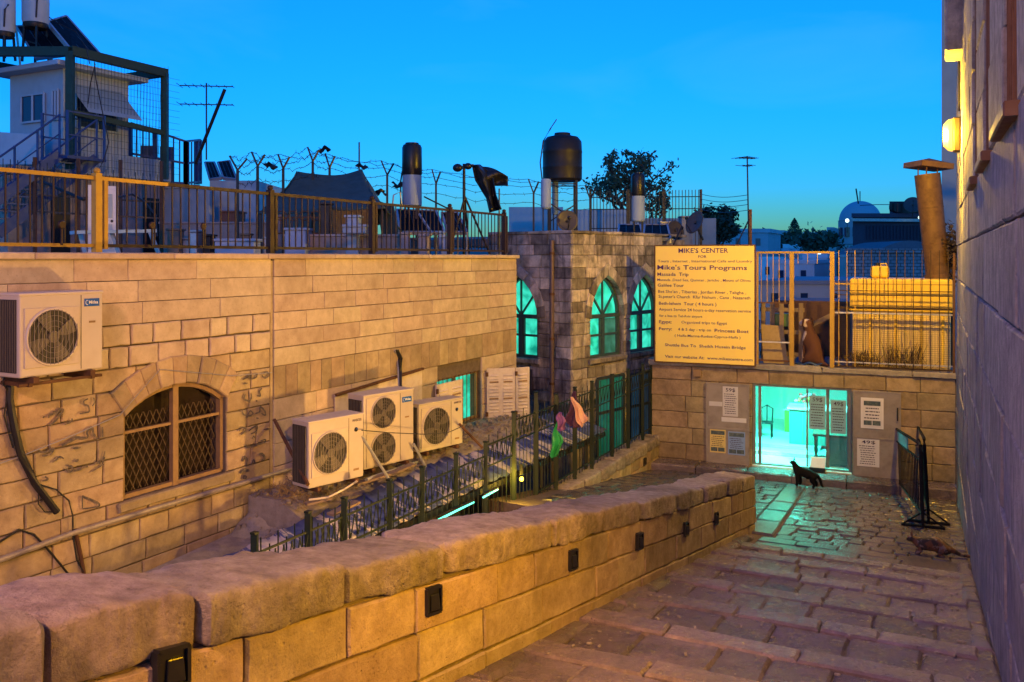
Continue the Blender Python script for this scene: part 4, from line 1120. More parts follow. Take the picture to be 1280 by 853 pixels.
def leafpanel(x0, x1, y0, y1, mid, label):
    t = hx(SHF, x0, x1, y0, y1, .02, .06).build('shutter', mpanel, sb, .008); t['label'] = label
    for z in (y0+.02, mid, y1-.02): hx(SHF, x0+.0, x1-.0, z-.02, z+.02, .06, .072).build('rib', mpanel, t)
    for x in (x0+.02, x1-.02): hx(SHF, x-.02, x+.02, y0+.045, y1-.045, .06, .071).build('rib', mpanel, t)
    return t
sl = leafpanel(1.42, 2.47, -5.10, -3.11, -4.22, 'grey metal shutter left of the shop door with three posters')
poster(sl, 1.83, 2.20, -3.93+.02, -3.18, .062, paper, 'white poster headed 59$ on the left shutter', '59$', 10)
hx(SHF, 1.50, 1.82, -3.68, -3.57, .062, .066).build('paper_strip', paper, sl)
hx(SHF, 1.80, 2.40, -4.05, -3.94, .063, .067).build('paper_strip', paper, sl)
poster(sl, 1.52, 1.90, -4.83, -4.26, .062, paper_y, 'yellow poster with small pictures on the left shutter', None, 6, 1)
poster(sl, 1.96, 2.37, -4.85, -4.28, .062, paper_b, 'blue poster with small pictures on the left shutter', None, 6, 1)
sr = leafpanel(4.83, 5.86, -5.15, -3.10, -4.20, 'grey metal shutter right of the shop door with two posters')
fm = hx(SHF, 5.00, 5.49, -3.97, -3.26, .060, .078).build('poster_frame', paper, sr)
poster(sr, 5.04, 5.45, -3.93, -3.30, .080, paper, 'framed white poster with pictures on the right shutter', None, 4, 1)
poster(sr, 4.92, 5.40, -4.86, -4.22, .062, paper, 'white poster headed 49$ on the right shutter', '49$', 9)
hx(SHF, 5.77, 5.80, -3.75, -3.45, .06, .10).build('latch', MT['dark'], sr)
# frame and glass
fr = MB()
def vbar(x, w_=.06, d=-.12): fr.hexa([SHF(x-w_/2, DZ0, d-.04), SHF(x+w_/2, DZ0, d-.04), SHF(x+w_/2, DZ0, d+.04), SHF(x-w_/2, DZ0, d+.04), SHF(x-w_/2, DZ1, d-.04), SHF(x+w_/2, DZ1, d-.04), SHF(x+w_/2, DZ1, d+.04), SHF(x-w_/2, DZ1, d+.04)])
for x in (DX0+.035, DX0+.17, DX1-.035): vbar(x, .07)
for y in (DZ0+.025, DZ1-.03): fr.hexa([SHF(DX0+.07, y-.025, -.159), SHF(DX1-.07, y-.025, -.159), SHF(DX1-.07, y-.025, -.081), SHF(DX0+.07, y-.025, -.081), SHF(DX0+.07, y+.025, -.159), SHF(DX1-.07, y+.025, -.159), SHF(DX1-.07, y+.025, -.081), SHF(DX0+.07, y+.025, -.081)])
fr.build('door_frame', mframe, sb)
mg, tt, bb, LL = newmat('door_glass')
gl = tt.nodes.new('ShaderNodeBsdfGlossy'); gl.inputs['Roughness'].default_value = .03
tr = tt.nodes.new('ShaderNodeBsdfTransparent'); tr.inputs[0].default_value = (.80,.92,.94,1)
mx = tt.nodes.new('ShaderNodeMixShader'); mx.inputs[0].default_value = .07
LL(tr.outputs[0], mx.inputs[1]); LL(gl.outputs[0], mx.inputs[2]); LL(mx.outputs[0], tt.nodes['Material Output'].inputs[0])
film = plain('thin_blue_paper', (.24,.45,.52), .7, dirt=.1, bumps=0)
for x0, x1, dd, hd, y1 in ((3.77, 4.27, -.19, '59$', -3.32), (4.25, 4.735, -.24, '49$', -3.40)):
    pn = hx(SHF, x0+.045, x1-.045, DZ0+.05, DZ1-.06, dd, dd+.008).build('glass_door', mg, sb)
    f_ = MB()
    for x in (x0+.025, x1-.025): f_.hexa([SHF(x-.02, DZ0+.05, dd-.015), SHF(x+.02, DZ0+.05, dd-.015), SHF(x+.02, DZ0+.05, dd+.025), SHF(x-.02, DZ0+.05, dd+.025), SHF(x-.02, DZ1-.06, dd-.015), SHF(x+.02, DZ1-.06, dd-.015), SHF(x+.02, DZ1-.06, dd+.025), SHF(x-.02, DZ1-.06, dd+.025)])
    f_.build('stile', mframe, pn)
    ps = poster(pn, x0+.07, x1-.06, y1-.80, y1, dd+.012, film, 'translucent blue poster headed %s stuck on the glass door' % hd, hd, 9)
hx(SHF, 1.1, 1.30, -2.98, -2.80, .014, .07).build('meter_box', MT['frame'], sb, .008)
# interior of the shop (walls, floor, ceiling belong to the shop)
iw = plain('white_wall_paint', (.62,.64,.62), .7, dirt=.1)
IX0, IX1, ID = .7, 6.3, -5.6
for nm, bx in (('inner_wall', (IX0, IX1, -5.2, -2.83, ID-.1, ID)), ('inner_wall', (IX0-.1, IX0, -5.2, -2.83, ID, -.42)), ('inner_wall', (IX1, IX1+.1, -5.2, -2.83, ID, -.42)),
               ('inner_floor', (IX0, IX1, -5.3, -5.075, ID, -.42)), ('inner_ceiling', (IX0, IX1, -2.90, -2.84, ID, -.42)), ('inner_step', (IX0, 4.2, -5.074, -4.98, ID, -1.25)), ('inner_step', (IX0, 4.0, -4.979, -4.89, ID, -1.75)), ('door_sill', (DX0, DX1, -5.20, -5.07, -.42, -.002))):
    hx(SHF, *bx).build(nm, iw, sb)
for x, d, l in ((2.4, -1.6, 'left front'), (2.4, -3.6, 'left rear'), (4.6, -1.4, 'right front'), (4.6, -3.4, 'right rear')):
    t = thing('ceiling_light', 'fluorescent tube light on the shop ceiling, %s one' % l, 'lamp', tuple(SHF(x, -2.95, d)), 'tube lights inside the shop')
    MB().tube([SHF(x-.6, -2.96, d), SHF(x+.6, -2.96, d)], .025, 8).build('tube', MT['tube'], t)
    hx(SHF, x-.62, x+.62, -2.925, -2.90, d-.05, d+.05).build('fitting', MT['white'], t)
for x, d, e in ((3.0, -1.0, 470), (4.6, -2.4, 160)):
    ld = bpy.data.lights.new('shop_light', 'AREA'); ld.shape = 'RECTANGLE'; ld.size = 1.6; ld.size_y = .5; ld.energy = e; ld.color = (.06, 1, .74)
    lo = bpy.data.objects.new('shop_light', ld); lo.location = SHF(x, -2.975, d); COL.objects.link(lo)
    lo.rotation_euler = (0, 0, math.atan2(XR.y, XR.x))
def boxthing(name, label, cat, f, x0, x1, y0, y1, d0, d1, m, bevel=.01): 
    t = thing(name, label, cat, tuple(f((x0+x1)/2, y0, (d0+d1)/2)))
    hx(f, x0, x1, y0, y1, d0, d1).build('body', m, t, bevel); return t
lam = plain('pale_laminate', (.05,.24,.21), .4, dirt=.1)
t = boxthing('counter', 'pale turquoise shop counter seen through the open door', 'counter', SHF, 3.22, 4.7, -4.888, -3.98, -2.7, -2.0, lam)
hx(SHF, 3.16, 4.75, -3.98, -3.93, -2.75, -1.94).build('counter_top', iw, t, .01)
for x in (3.55, 4.1): hx(SHF, x, x+.012, -4.85, -4.02, -2.0, -1.99).build('panel_joint', mframe, t)
t = boxthing('cabinet', 'low green cabinet left of the counter inside the shop', 'cabinet', SHF, 2.95, 3.6, -4.888, -4.28, -4.2, -3.6, plain('olive_green', (.18,.36,.05), .5))
hx(SHF, 2.92, 3.63, -4.28, -4.25, -4.23, -3.57).build('top', iw, t)
hx(SHF, 3.26, 3.27, -4.85, -4.32, -3.6, -3.59).build('door_joint', mframe, t)
t = thing('chair', 'dark chair standing inside the shop at the left', 'chair', tuple(SHF(2.72, -4.89, -2.6)))
hx(SHF, 2.40, 2.74, -4.50, -4.46, -2.75, -2.45).build('seat', MT['black'], t, .01)
for x, d in ((2.43,-2.73),(2.71,-2.73),(2.43,-2.47),(2.71,-2.47)): MB().cyl(SHF(x, -4.888, d), SHF(x, -4.46, d), .018, n=8).build('leg', MT['dark'], t)
bm_ = MB(); bm_.tube([SHF(2.43, -4.46, -2.73), SHF(2.42, -4.12, -2.78), SHF(2.57, -4.04, -2.78), SHF(2.72, -4.12, -2.78), SHF(2.71, -4.46, -2.73)], .018, 8); bm_.tube([SHF(2.57, -4.46, -2.73), SHF(2.57, -4.04, -2.78)], .014, 8)
bm_.build('backrest', MT['dark'], t)
t = thing('flower_vase', 'bunch of red and pink flowers on the shop counter', 'flowers', tuple(SHF(3.6, -3.93, -2.2)))
MB().lathe(SHF(3.62, -3.93, -2.2), [(.05,0),(.07,.05),(.05,.12),(.06,.15)], 12).build('vase', iw, t)
for c, nm in (((.65,.04,.05), 'red_petal'), ((.65,.2,.35), 'pink_petal'), ((.7,.5,.08), 'yellow_petal')):
    mb = MB()
    for k in range(9):
        p = SHF(3.62 + R.uniform(-.24,.2), -3.72 + R.uniform(-.06,.12), -2.2 + R.uniform(-.15,.15)); mb.ball(p, .05, .05, .04, 7, 5)
    mb.build('blossom', plain(nm, c, .6), t)
mb = MB()
for k in range(12): mb.bar(SHF(3.62, -3.80, -2.2), SHF(3.62 + R.uniform(-.2,.2), -3.68, -2.2 + R.uniform(-.15,.15)), .008)
mb.build('stems', MT['leaf'], t)
t = thing('desk', 'dark wooden desk behind the glass door', 'desk', tuple(SHF(4.3, -5.07, -.9)))
hx(SHF, 3.9, 4.75, -4.36, -4.31, -1.35, -.55).build('top', MT['brown'], t)
hx(SHF, 3.93, 3.97, -5.07, -4.36, -1.33, -.57).build('side_panel', MT['brown'], t); hx(SHF, 4.68, 4.72, -5.07, -4.36, -1.33, -.57).build('side_panel', MT['brown'], t)
hx(SHF, 4.2, 4.68, -5.05, -4.36, -.62, -.60).build('front_panel', plain('grey_green_panel', (.10,.14,.12), .5), t)
t = thing('leaflet_box', 'white paper leaflet box on the sill below the glass door', 'box', tuple(SHF(4.0, -5.06, .05)))
hx(SHF, 3.86, 4.22, -5.068, -4.98, -.075, .12).build('base', MT['black'], t)
MB().prism([SHF(3.87, -4.98, .10), SHF(4.21, -4.98, .10), SHF(4.23, -4.76, -.03), SHF(3.90, -4.76, -.03)], SN*-.02).build('leaflets', paper, t)

# ------------------------------------------------------------------ big painted sign
sg = thing('sign_board', 'large cream sign board listing tours above the left end of the shop', 'sign', tuple(SHF(1.38, -2.6, .15)))
sx0, sx1, sy0, sy1, sd = .16, 2.60, -2.63, .29, .13
board = plain('cream_sign_paint', (.94,.70,.13), .55, dirt=.15, dirtc=(.6,.45,.28), scale=3, bumps=.02)
hx(SHF, sx0, sx1, sy0, sy1, sd-.03, sd).build('board', board, sg, .004)
fm = MB()
for a_, b_ in (((sx0-.015, sy0-.02), (sx0-.015, sy1+.02)), ((sx1+.015, sy0-.02), (sx1+.015, sy1+.02)), ((sx0, sy1+.01), (sx1, sy1+.01)), ((sx0, sy0-.01), (sx1, sy0-.01))): fm.bar(SHF(*a_, sd-.015), SHF(*b_, sd-.015), .03, .045, SN)
fm.build('frame', MT['rust'], sg)
for x in (.6, 2.1): MB().bar(SHF(x, -2.6, .05), SHF(x, .2, .05), .05, .05).build('post', MT['rust'], sg)
LN = [("MIKE'S CENTER", 168, 502, 85, 32, 1), ("FOR", 302, 358, 118, 17, 0), ("Tours , Internet , International Calls and Laundry", 25, 658, 148, 17, 0), ("Mike's Tours Programs", 22, 624, 197, 31, 1),
      ("Massada  Trip", 22, 237, 238, 23, 1), ("Massada ,Dead Sea, Qumran , Jericho , Mount of Olives", 22, 648, 274, 17, 0), ("Galilee Tour", 24, 205, 310, 21, 1), ("Bet She'an , Tiberias , Jordan River , Tabgha ,", 28, 618, 354, 20, 0),
      ("St.peter's Church  Kfar Nahum , Cana , Nazareth", 30, 646, 388, 20, 0), ("Beth-lehem  Tour ( 4 hours )", 33, 424, 432, 21, 1), ("Airport Service 24 hours-a-day reservation service", 33, 650, 474, 20, 0), ("for a bus to Tel-Aviv airport", 36, 330, 512, 17, 0),
      ("Egypt:", 34, 122, 552, 21, 1), ("Organized trips to Egypt", 188, 494, 556, 18, 0), ("Ferry:", 34, 124, 598, 21, 1), ("4 & 5 day - trip on", 165, 388, 602, 18, 0), ("Princess Boat", 412, 636, 612, 22, 1),
      ("( Haifa-Marina-Rodos-Cyprus-Haifa )", 142, 582, 646, 17, 0), ("Shuttle Bus To  Sheikh Husein Bridge", 75, 616, 712, 19, 1), ("Visit our website At:  www.mikescentre.com", 75, 660, 790, 19, 1)]
for s_, xa_, xb_, yb_, hh, bd in LN:
    x = sx0 + (xa_-8)/(672-8)*(sx1-sx0); w_ = (xb_-xa_)/(672-8)*(sx1-sx0)
    xm = (xa_+xb_)/2
    ytop = 40 - 4*(xm/672); ybot = 803 + 27*(xm/672)
    y = sy1 - (yb_-ytop)/(ybot-ytop)*(sy1-sy0); h_ = hh/775*(sy1-sy0)
    text(s_, SHF(x, y, sd+.004), XR, UP, w_, h_, MT['inkblue'], 'lettering', sg, .010 if bd else .006)

# ------------------------------------------------------------------ fence on the shop roof
FD = .02
MT['rustd'] = plain('dark_rusty_bar', (.045,.024,.012), .75, .2, dirt=.4)
rf = thing('roof_fence', 'tall yellow and rusty barred fence with a gateway on the shop roof edge', 'fence', tuple(SHF(4.8, -2.6, FD)))
def fb(x0, y0, x1, y1, wd, nm, m, d=0): return MB().bar(SHF(x0, y0, FD+d), SHF(x1, y1, FD+d), wd, wd, SN).build(nm, m, rf)
for x in (3.46, 4.37): fb(x, -2.60, x, .14, .10, 'post', MT['yellow'])
fb(2.66, -2.60, 2.66, .14, .05, 'post', MT['yellow']); fb(6.95, -2.6, 6.95, .1, .05, 'post', MT['rust'])
fb(2.66, .12, 4.32, .12, .05, 'rail', MT['yellow'])
fb(2.69, -1.10, 3.41, -1.10, .03, 'rail', MT['rust']); fb(2.69, -2.05, 3.41, -2.05, .03, 'rail', MT['galv']); fb(2.69, -2.5, 3.41, -2.5, .04, 'rail', MT['rust'])
for k in range(5): fb(2.69+.14*(k+.4), -1.10, 2.69+.14*(k+.4), .10, .018, 'bar', MT['yellow'])
for k in range(3): fb(3.6+.22*k, -.15+.0*k, 3.6+.22*k, .10, .016, 'bar', MT['yellow'])
for y, m, wd in ((-.62, MT['yellow'], .03), (-1.18, MT['rustd'], .05), (-1.30, MT['galv'], .035), (-2.46, MT['galv'], .03), (-2.56, MT['rustd'], .04), (-.88, MT['rustd'], .02), (-.78, MT['rustd'], .02)):
    fb(4.43, y, 6.92, y, wd, 'rail', m, -.03)
nb = 14
for k in range(nb):
    x = 4.43 + (6.92-4.43)*(k+.5)/nb
    fb(x, -2.56, x, .16, .017, 'bar', MT['rustd'] if k > 2 else MT['yellow'])
ms = MB()
for k in range(42):
    x = 4.45 + k*.0588
    if x < 5.75 or True: ms.bar(SHF(x, -2.45, FD-.06), SHF(x, -1.32, FD-.06), .005, .005, SN)
for k in range(24): ms.bar(SHF(4.45, -2.43+k*.048, FD-.065), SHF(6.9, -2.43+k*.048, FD-.065), .004, .004, SN)
stuff(ms.build('wire_mesh', MT['rustd'], rf))
# yellow tank
yk = plain('yellow_tank_enamel', (.85,.56,.05), .45, dirt=.35, dirtc=(.45,.26,.06), scale=3)
yt = thing('tank', 'big yellow metal tank behind the bars on the shop roof', 'tank', tuple(SHF(5.85, -2.6, -1.0)))
hx(SHF, 4.80, 6.92, -2.6, -1.22, -1.55, -.42).build('lower_body', plain('shaded_tank_enamel', (.72,.54,.20), .5, dirt=.4, scale=3), yt, .05)  # duller than the lid: the sign's shadow is put into this enamel colour
hx(SHF, 4.74, 6.96, -1.22, -.50, -1.6, -.36).build('lid', yk, yt, .06)
hx(SHF, 4.72, 6.98, -1.27, -1.19, -1.62, -.34).build('rim', yk, yt, .02)
for x in (5.2, 5.75, 6.3, 6.75): hx(SHF, x-.03, x+.03, -2.55, -1.28, -.42, -.385).build('rib', yk, yt, .008)
yc = thing('jerry_can', 'small yellow canister standing on the big yellow tank', 'canister', tuple(SHF(5.42, -.50, -.9)))
hx(SHF, 5.2, 5.62, -.498, -.20, -1.1, -.75).build('body', yk, yc, .06)
MB().cyl(SHF(5.36, -.20, -.92), SHF(5.36, -.13, -.92), .05, n=10).build('cap', MT['dark'], yc)
MB().tube([SHF(5.42, -.20, -.92), SHF(5.42, -.15, -.92), SHF(5.56, -.15, -.92), SHF(5.56, -.2, -.92)], .016, 6).build('handle', yk, yc)
# chimney pipe
cp = thing('chimney_pipe', 'leaning rusty flue pipe with a tilted cap beside the right wall', 'chimney', tuple(at(1172, 352, 21.0)))
cm = plain('rusty_flue', (.15,.078,.024), .65, .2, dirt=.8, dirtc=(.06,.026,.012), scale=6, bumps=.3)
c0, c1 = V(at(1173, 352, 21.0)), V(at(1159, 218, 21.0))
MB().tube([c0, c0.lerp(c1, .08), c1], [.275, .265, .285], 24).build('flue', cm, cp)
MB().tube([c0.lerp(c1, .03), c0.lerp(c1, .07)], .295, 24).build('collar', cm, cp)
cc = V(at(1160, 211, 21.0)); ax = V((1, .1, -.10)).normalized(); az = V((.1, .0, 1)).normalized(); ay = az.cross(ax).normalized()
cap = MB()
cb = [cc + ax*sx_*.40 + ay*sy_*.40 for sx_, sy_ in ((-1,-1),(1,-1),(1,1),(-1,1))]
cap.hexa(cb + [p + az*.13 for p in cb]); cap.build('cap', cm, cp)
ct = MB(); tp = [cc + az*.135 + ax*sx_*.36 + ay*sy_*.36 for sx_, sy_ in ((-1,-1),(1,-1),(1,1),(-1,1))]
ct.add(tp + [cc + az*.25], [(0,1,4),(1,2,4),(2,3,4),(3,0,4),(3,2,1,0)]); ct.build('cap_top', cm, cp)
for zz in (.35, .68):
    MB().tube([c0.lerp(c1, zz), c0.lerp(c1, zz+.015)], .284, 24).build('seam', cm, cp)
for k in range(3):
    a_ = k*2.1; p = c1 + V((math.cos(a_)*.24, math.sin(a_)*.24, -.05)); MB().bar(p, p + UP*.2, .03, .02).build('cap_strut', MT['rust'], cp)
# junk in the gateway
def slab(name, label, cat, pts, th, m, grp=None):
    o = MB().prism([V(p) for p in pts], th).build(name, m, None, .004); return tag(o, label, cat, grp)
pl = thing('pallet', 'grey weathered wooden pallet standing behind the left roof fence', 'pallet', tuple(SHF(2.95, -2.6, -.6)))
for x in (2.72, 2.94, 3.16, 3.38, 3.62): hx(SHF, x-.055, x+.055, -2.55, -1.12, -.62, -.60).build('plank', MT['wood'], pl, .004)
for y in (-1.3, -1.85, -2.4): hx(SHF, 2.64, 3.70, y-.05, y+.05, -.655, -.625).build('crossbar', MT['wood'], pl, .004)
slab('leaning_board', 'tan board leaning against the roof fence beside the sign', 'board', [SHF(2.78, -2.58, -.12), SHF(3.36, -2.58, -.12), SHF(3.22, -1.68, -.34), SHF(2.70, -1.66, -.34)], SN*-.03, plain('tan_board', (.34,.24,.10), .7, dirt=.4))
boxthing('crate', 'green plastic crate beside the grey pallet on the shop roof', 'crate', SHF, 2.95, 3.4, -1.72, -1.40, -1.0, -.70, plain('green_crate', (.07,.16,.05), .5))
tb = MB(); tb.grid(lambda u, v: SHF(3.5+u*.95, -2.61 + .16*max(0, noise.noise(V((u*3, v*3, 2)))+.3) + .03*math.sin(u*20), -.15-v*1.6), 18, 18, True)
tag(tb.build('blue_tarp', plain('blue_tarpaulin', (.02,.06,.20), .5, bumps=.2), None, 0, True, .006), 'crumpled blue tarpaulin lying in the roof gateway behind the dog', 'tarpaulin')
slab('plank', 'brown plank slanting across the dark roof gateway', 'plank', [SHF(3.5, -1.95, -1.4), SHF(4.6, -1.35, -1.4), SHF(4.6, -1.22, -1.4), SHF(3.5, -1.82, -1.4)], SN*-.03, MT['wood'])
boxthing('shed', 'dark low shed roof behind the gateway on the shop roof', 'shed', SHF, 2.8, 4.7, -2.6, -1.15, -4.2, -2.4, MT['brown'])
bx = MB()
for k in range(260):
    u = R.uniform(4.85, 6.3); c0_ = R.choice([5.0, 5.9])
    p = SHF(R.gauss(c0_, .25), -2.58, -.25 + R.uniform(-.08, .08)); h = R.uniform(.1, .6 if c0_ > 5.5 else .4)
    q = p + UP*h + XR*R.uniform(-.25,.25) + SN*R.uniform(-.08,.03)
    bx.bar(p.lerp(q, R.uniform(0,.6)), q, .012, .006)
stuff(bx.build('dry_brush', plain('dry_brush', (.13,.085,.035), .9)))
bpy.data.objects['dry_brush']['label'] = 'heap of dry brushwood in front of the yellow tank'

# ------------------------------------------------------------------ animals (skinned figures)
def skin(name, chains, m, parent=None, sub=2):
    vs = []; es = []; rs = []
    for ch in chains:
        prev = None
        for it in ch:
            if isinstance(it, int): prev = it; continue
            p, r = it; vs.append(p); rs.append(r)
            i = len(vs)-1
            if prev is not None: es.append((prev, i))
            prev = i
    me = bpy.data.meshes.new(name); me.from_pydata([tuple(v) for v in vs], es, []); me.materials.append(m)
    o = bpy.data.objects.new(name, me); COL.objects.link(o)
    md = o.modifiers.new('skin', 'SKIN'); md.use_smooth_shade = True
    for i, r in enumerate(rs):
        d = me.skin_vertices[0].data[i]; d.radius = tuple(x*1.28 for x in ((r, r) if not isinstance(r, tuple) else r))
        d.use_root = (i == 0)
    s_ = o.modifiers.new('sub', 'SUBSURF'); s_.levels = sub; s_.render_levels = sub
    return o
def fur(name, c1, c2, sc_=6, thr=.5, c3=None):
    m, t, b, L = newmat(name)
    vec, rnd, obj = coords(t, L)
    n = nz(t, L, obj, sc_, 3, .5)
    col = mixc(t, L, maprange(t, L, n, thr-.03, thr+.03, 0, 1), c1, c2)
    if c3:
        n2 = nz(t, L, obj, sc_*1.7, 3); col = mixc(t, L, maprange(t, L, n2, .55, .6, 0, 1), col, c3)
    L(col, b.inputs['Base Color']); b.inputs['Roughness'].default_value = .8
    bump(t, L, nz(t, L, obj, 90, 2), .3, .01, b)
    return m
# black cat, standing, head turned to the left towards the shop; f forward axis, w side axis
def figure(o, f, s_):
    f = V(f).normalized(); l = UP.cross(f).normalized()
    return lambda x, y, z: V(o) + (f*x + l*y + UP*z)*s_
co = hit(1007, 609, V((0,0,0)) + AB(20, -2.4, zl(20)), (UP - S*-.139).normalized())
q = figure(co, (-.93, .36, 0), 1.38)
cat = skin('black_cat', [
    [(q(-.12,0,.215), (.078,.088)), (q(-.03,0,.225), (.076,.090)), (q(.06,0,.235), (.074,.096)), (q(.125,0,.26), (.066,.084)), (q(.165,0,.325), .056), (q(.185,0,.385), (.056,.054)), (q(.225,0,.385), (.042,.038)), (q(.25,0,.378), .02)],
    [3, (q(.125,.045,.17), .046), (q(.125,.05,.10), .031), (q(.13,.05,.04), .026), (q(.155,.05,.02), .026)],
    [3, (q(.105,-.045,.17), .046), (q(.085,-.05,.10), .031), (q(.08,-.05,.04), .026), (q(.105,-.05,.02), .026)],
    [0, (q(-.12,.055,.165), .062), (q(-.09,.06,.11), .044), (q(-.14,.06,.075), .028), (q(-.125,.06,.025), .026), (q(-.10,.06,.02), .025)],
    [0, (q(-.135,-.055,.165), .062), (q(-.11,-.06,.11), .044), (q(-.17,-.06,.075), .028), (q(-.165,-.06,.025), .026), (q(-.14,-.06,.02), .025)],
    [0, (q(-.185,0,.20), .036), (q(-.225,.0,.14), .028), (q(-.24,.0,.08), .025), (q(-.255,.01,.04), .022), (q(-.28,.02,.025), .016)],
], plain('black_fur', (.006,.006,.007), .8, dirt=0, spec=.08))
tag(cat, 'black cat standing in front of the lit shop doorway', 'cat')
def ear(parent, fn, x, y, z, h, m, nm='ear'):
    mb = MB(); b_ = [fn(x-.008, y-.02, z), fn(x+.018, y, z), fn(x-.008, y+.02, z)]
    mb.add(b_ + [fn(x-.002, y*1.25, z+h)], [(0,1,3),(1,2,3),(2,0,3),(2,1,0)]); OFF[parent.name] = V(); return mb.build(nm, m, parent)
for sg_ in (-1, 1): ear(cat, q, .175, .034*sg_, .425, .055, bpy.data.materials['black_fur'])
for sg_ in (-1, 1): MB().ball(q(.232, .022*sg_, .40), .008, .008, .008, 8, 5).build('eye', plain('cat_eye_%d' % sg_, (.3,.4,.1), .2, bumps=0), cat)
# crouching calico cat near the right wall
gp = AB(13.62, -.17, zl(13.62) + .0)
gp = hit(1166, 694, AB(13.7, 0, zl(13.7)), (UP - S*-.139).normalized())
q = figure(gp, (-.93, .36, 0), 1.35)
cal = fur('calico_fur', (.02,.014,.011), (.10,.042,.018), 9, .49, (.15,.115,.095))
cat2 = skin('calico_cat', [
    [(q(-.12,0,.105), (.075,.09)), (q(-.04,0,.125), (.078,.095)), (q(.05,0,.115), (.068,.08)), (q(.12,0,.11), (.055,.06)), (q(.17,0,.135), .042), (q(.205,0,.155), (.043,.042)), (q(.24,0,.145), (.03,.028)), (q(.258,0,.138), .014)],
    [3, (q(.12,.045,.07), .03), (q(.125,.05,.03), .02), (q(.175,.05,.014), .018)],
    [3, (q(.11,-.045,.07), .03), (q(.115,-.05,.03), .02), (q(.165,-.05,.014), .018)],
    [0, (q(-.10,.075,.07), .05), (q(-.05,.085,.04), .03), (q(-.10,.085,.018), .018), (q(-.03,.085,.014), .018)],
    [0, (q(-.10,-.075,.07), .05), (q(-.05,-.085,.04), .03), (q(-.10,-.085,.018), .018), (q(-.03,-.085,.014), .018)],
    [0, (q(-.19,0,.07), .03), (q(-.26,-.01,.03), .02), (q(-.34,-.02,.022), .018), (q(-.42,-.01,.02), .015), (q(-.47,.01,.02), .01)],
], cal)
tag(cat2, 'brown and black calico cat crouching on the cobbles beside the right wall', 'cat')
for sg_ in (-1, 1): ear(cat2, q, .20, .03*sg_, .185, .045, cal)
for sg_ in (-1, 1): MB().ball(q(.253, .018*sg_, .158), .007, .007, .007, 8, 5).build('eye', bpy.data.materials['cat_eye_1'], cat2)
# sitting dog on the shop roof, seen from behind, head turned left
q = figure(SHF(3.90, -2.60, -.45), SD*.7 + SN*-.5, 1.30)
dm = fur('brown_white_fur', (.08,.028,.014), (.08,.028,.014), 2, .5)
t_ = dm.node_tree; 
dm2, t2, b2, L2x = newmat('brown_white_dog_fur')
tc = t2.nodes.new('ShaderNodeTexCoord'); n_ = nz(t2, L2x, tc.outputs['Object'], 3.2, 3, .5)
dt = t2.nodes.new('ShaderNodeVectorMath'); dt.operation = 'DOT_PRODUCT'; dt.inputs[1].default_value = tuple((SD*.7 + SN*-.5).normalized())
L2x(tc.outputs['Object'], dt.inputs[0]); ad_ = t2.nodes.new('ShaderNodeMath'); ad_.operation = 'ADD'
L2x(maprange(t2, L2x, dt.outputs['Value'], q(-.02,0,0).dot((SD*.7 + SN*-.5).normalized()), q(.3,0,0).dot((SD*.7 + SN*-.5).normalized()), 0, 1), ad_.inputs[0]); L2x(maprange(t2, L2x, n_, .3, .7, -.35, .35), ad_.inputs[1])
L2x(mixc(t2, L2x, maprange(t2, L2x, ad_.outputs[0], .38, .46, 0, 1), (.085,.03,.014), (.62,.50,.42)), b2.inputs['Base Color']); b2.inputs['Roughness'].default_value = .85
bump(t2, L2x, nz(t2, L2x, tc.outputs['Object'], 45, 3), .5, .02, b2)
dog = skin('sitting_dog', [
    [(q(-.12,0,.16), (.17,.18)), (q(-.06,0,.30), (.16,.17)), (q(.02,0,.44), (.145,.155)), (q(.07,0,.56), (.115,.12)), (q(.09,0,.66), .085), (q(.12,0,.78), (.125,.12)), (q(.22,0,.76), (.075,.07)), (q(.30,0,.74), (.055,.05))],
    [2, (q(.10,.08,.38), .055), (q(.13,.085,.2), .04), (q(.14,.085,.05), .035), (q(.19,.085,.025), .035)],
    [2, (q(.10,-.08,.38), .055), (q(.13,-.085,.2), .04), (q(.14,-.085,.05), .035), (q(.19,-.085,.025), .035)],
    [0, (q(-.02,.14,.12), .085), (q(.06,.15,.07), .05), (q(.12,.15,.03), .035)],
    [0, (q(-.02,-.14,.12), .085), (q(.06,-.15,.07), .05), (q(.12,-.15,.03), .035)],
    [0, (q(-.24,.02,.05), .05), (q(-.34,.05,.03), .04), (q(-.44,.1,.03), .025)],
], dm2)
tag(dog, 'brown and white dog sitting in the gateway of the roof fence', 'dog')
OFF[dog.name] = V()
for sg_ in (-1, 1): MB().prism([q(.09, .11*sg_, .86), q(.14, .115*sg_, .85), q(.13, .15*sg_, .70), q(.09, .15*sg_, .71)], V((.004, .012, 0))).build('ear', dm, dog, .004)

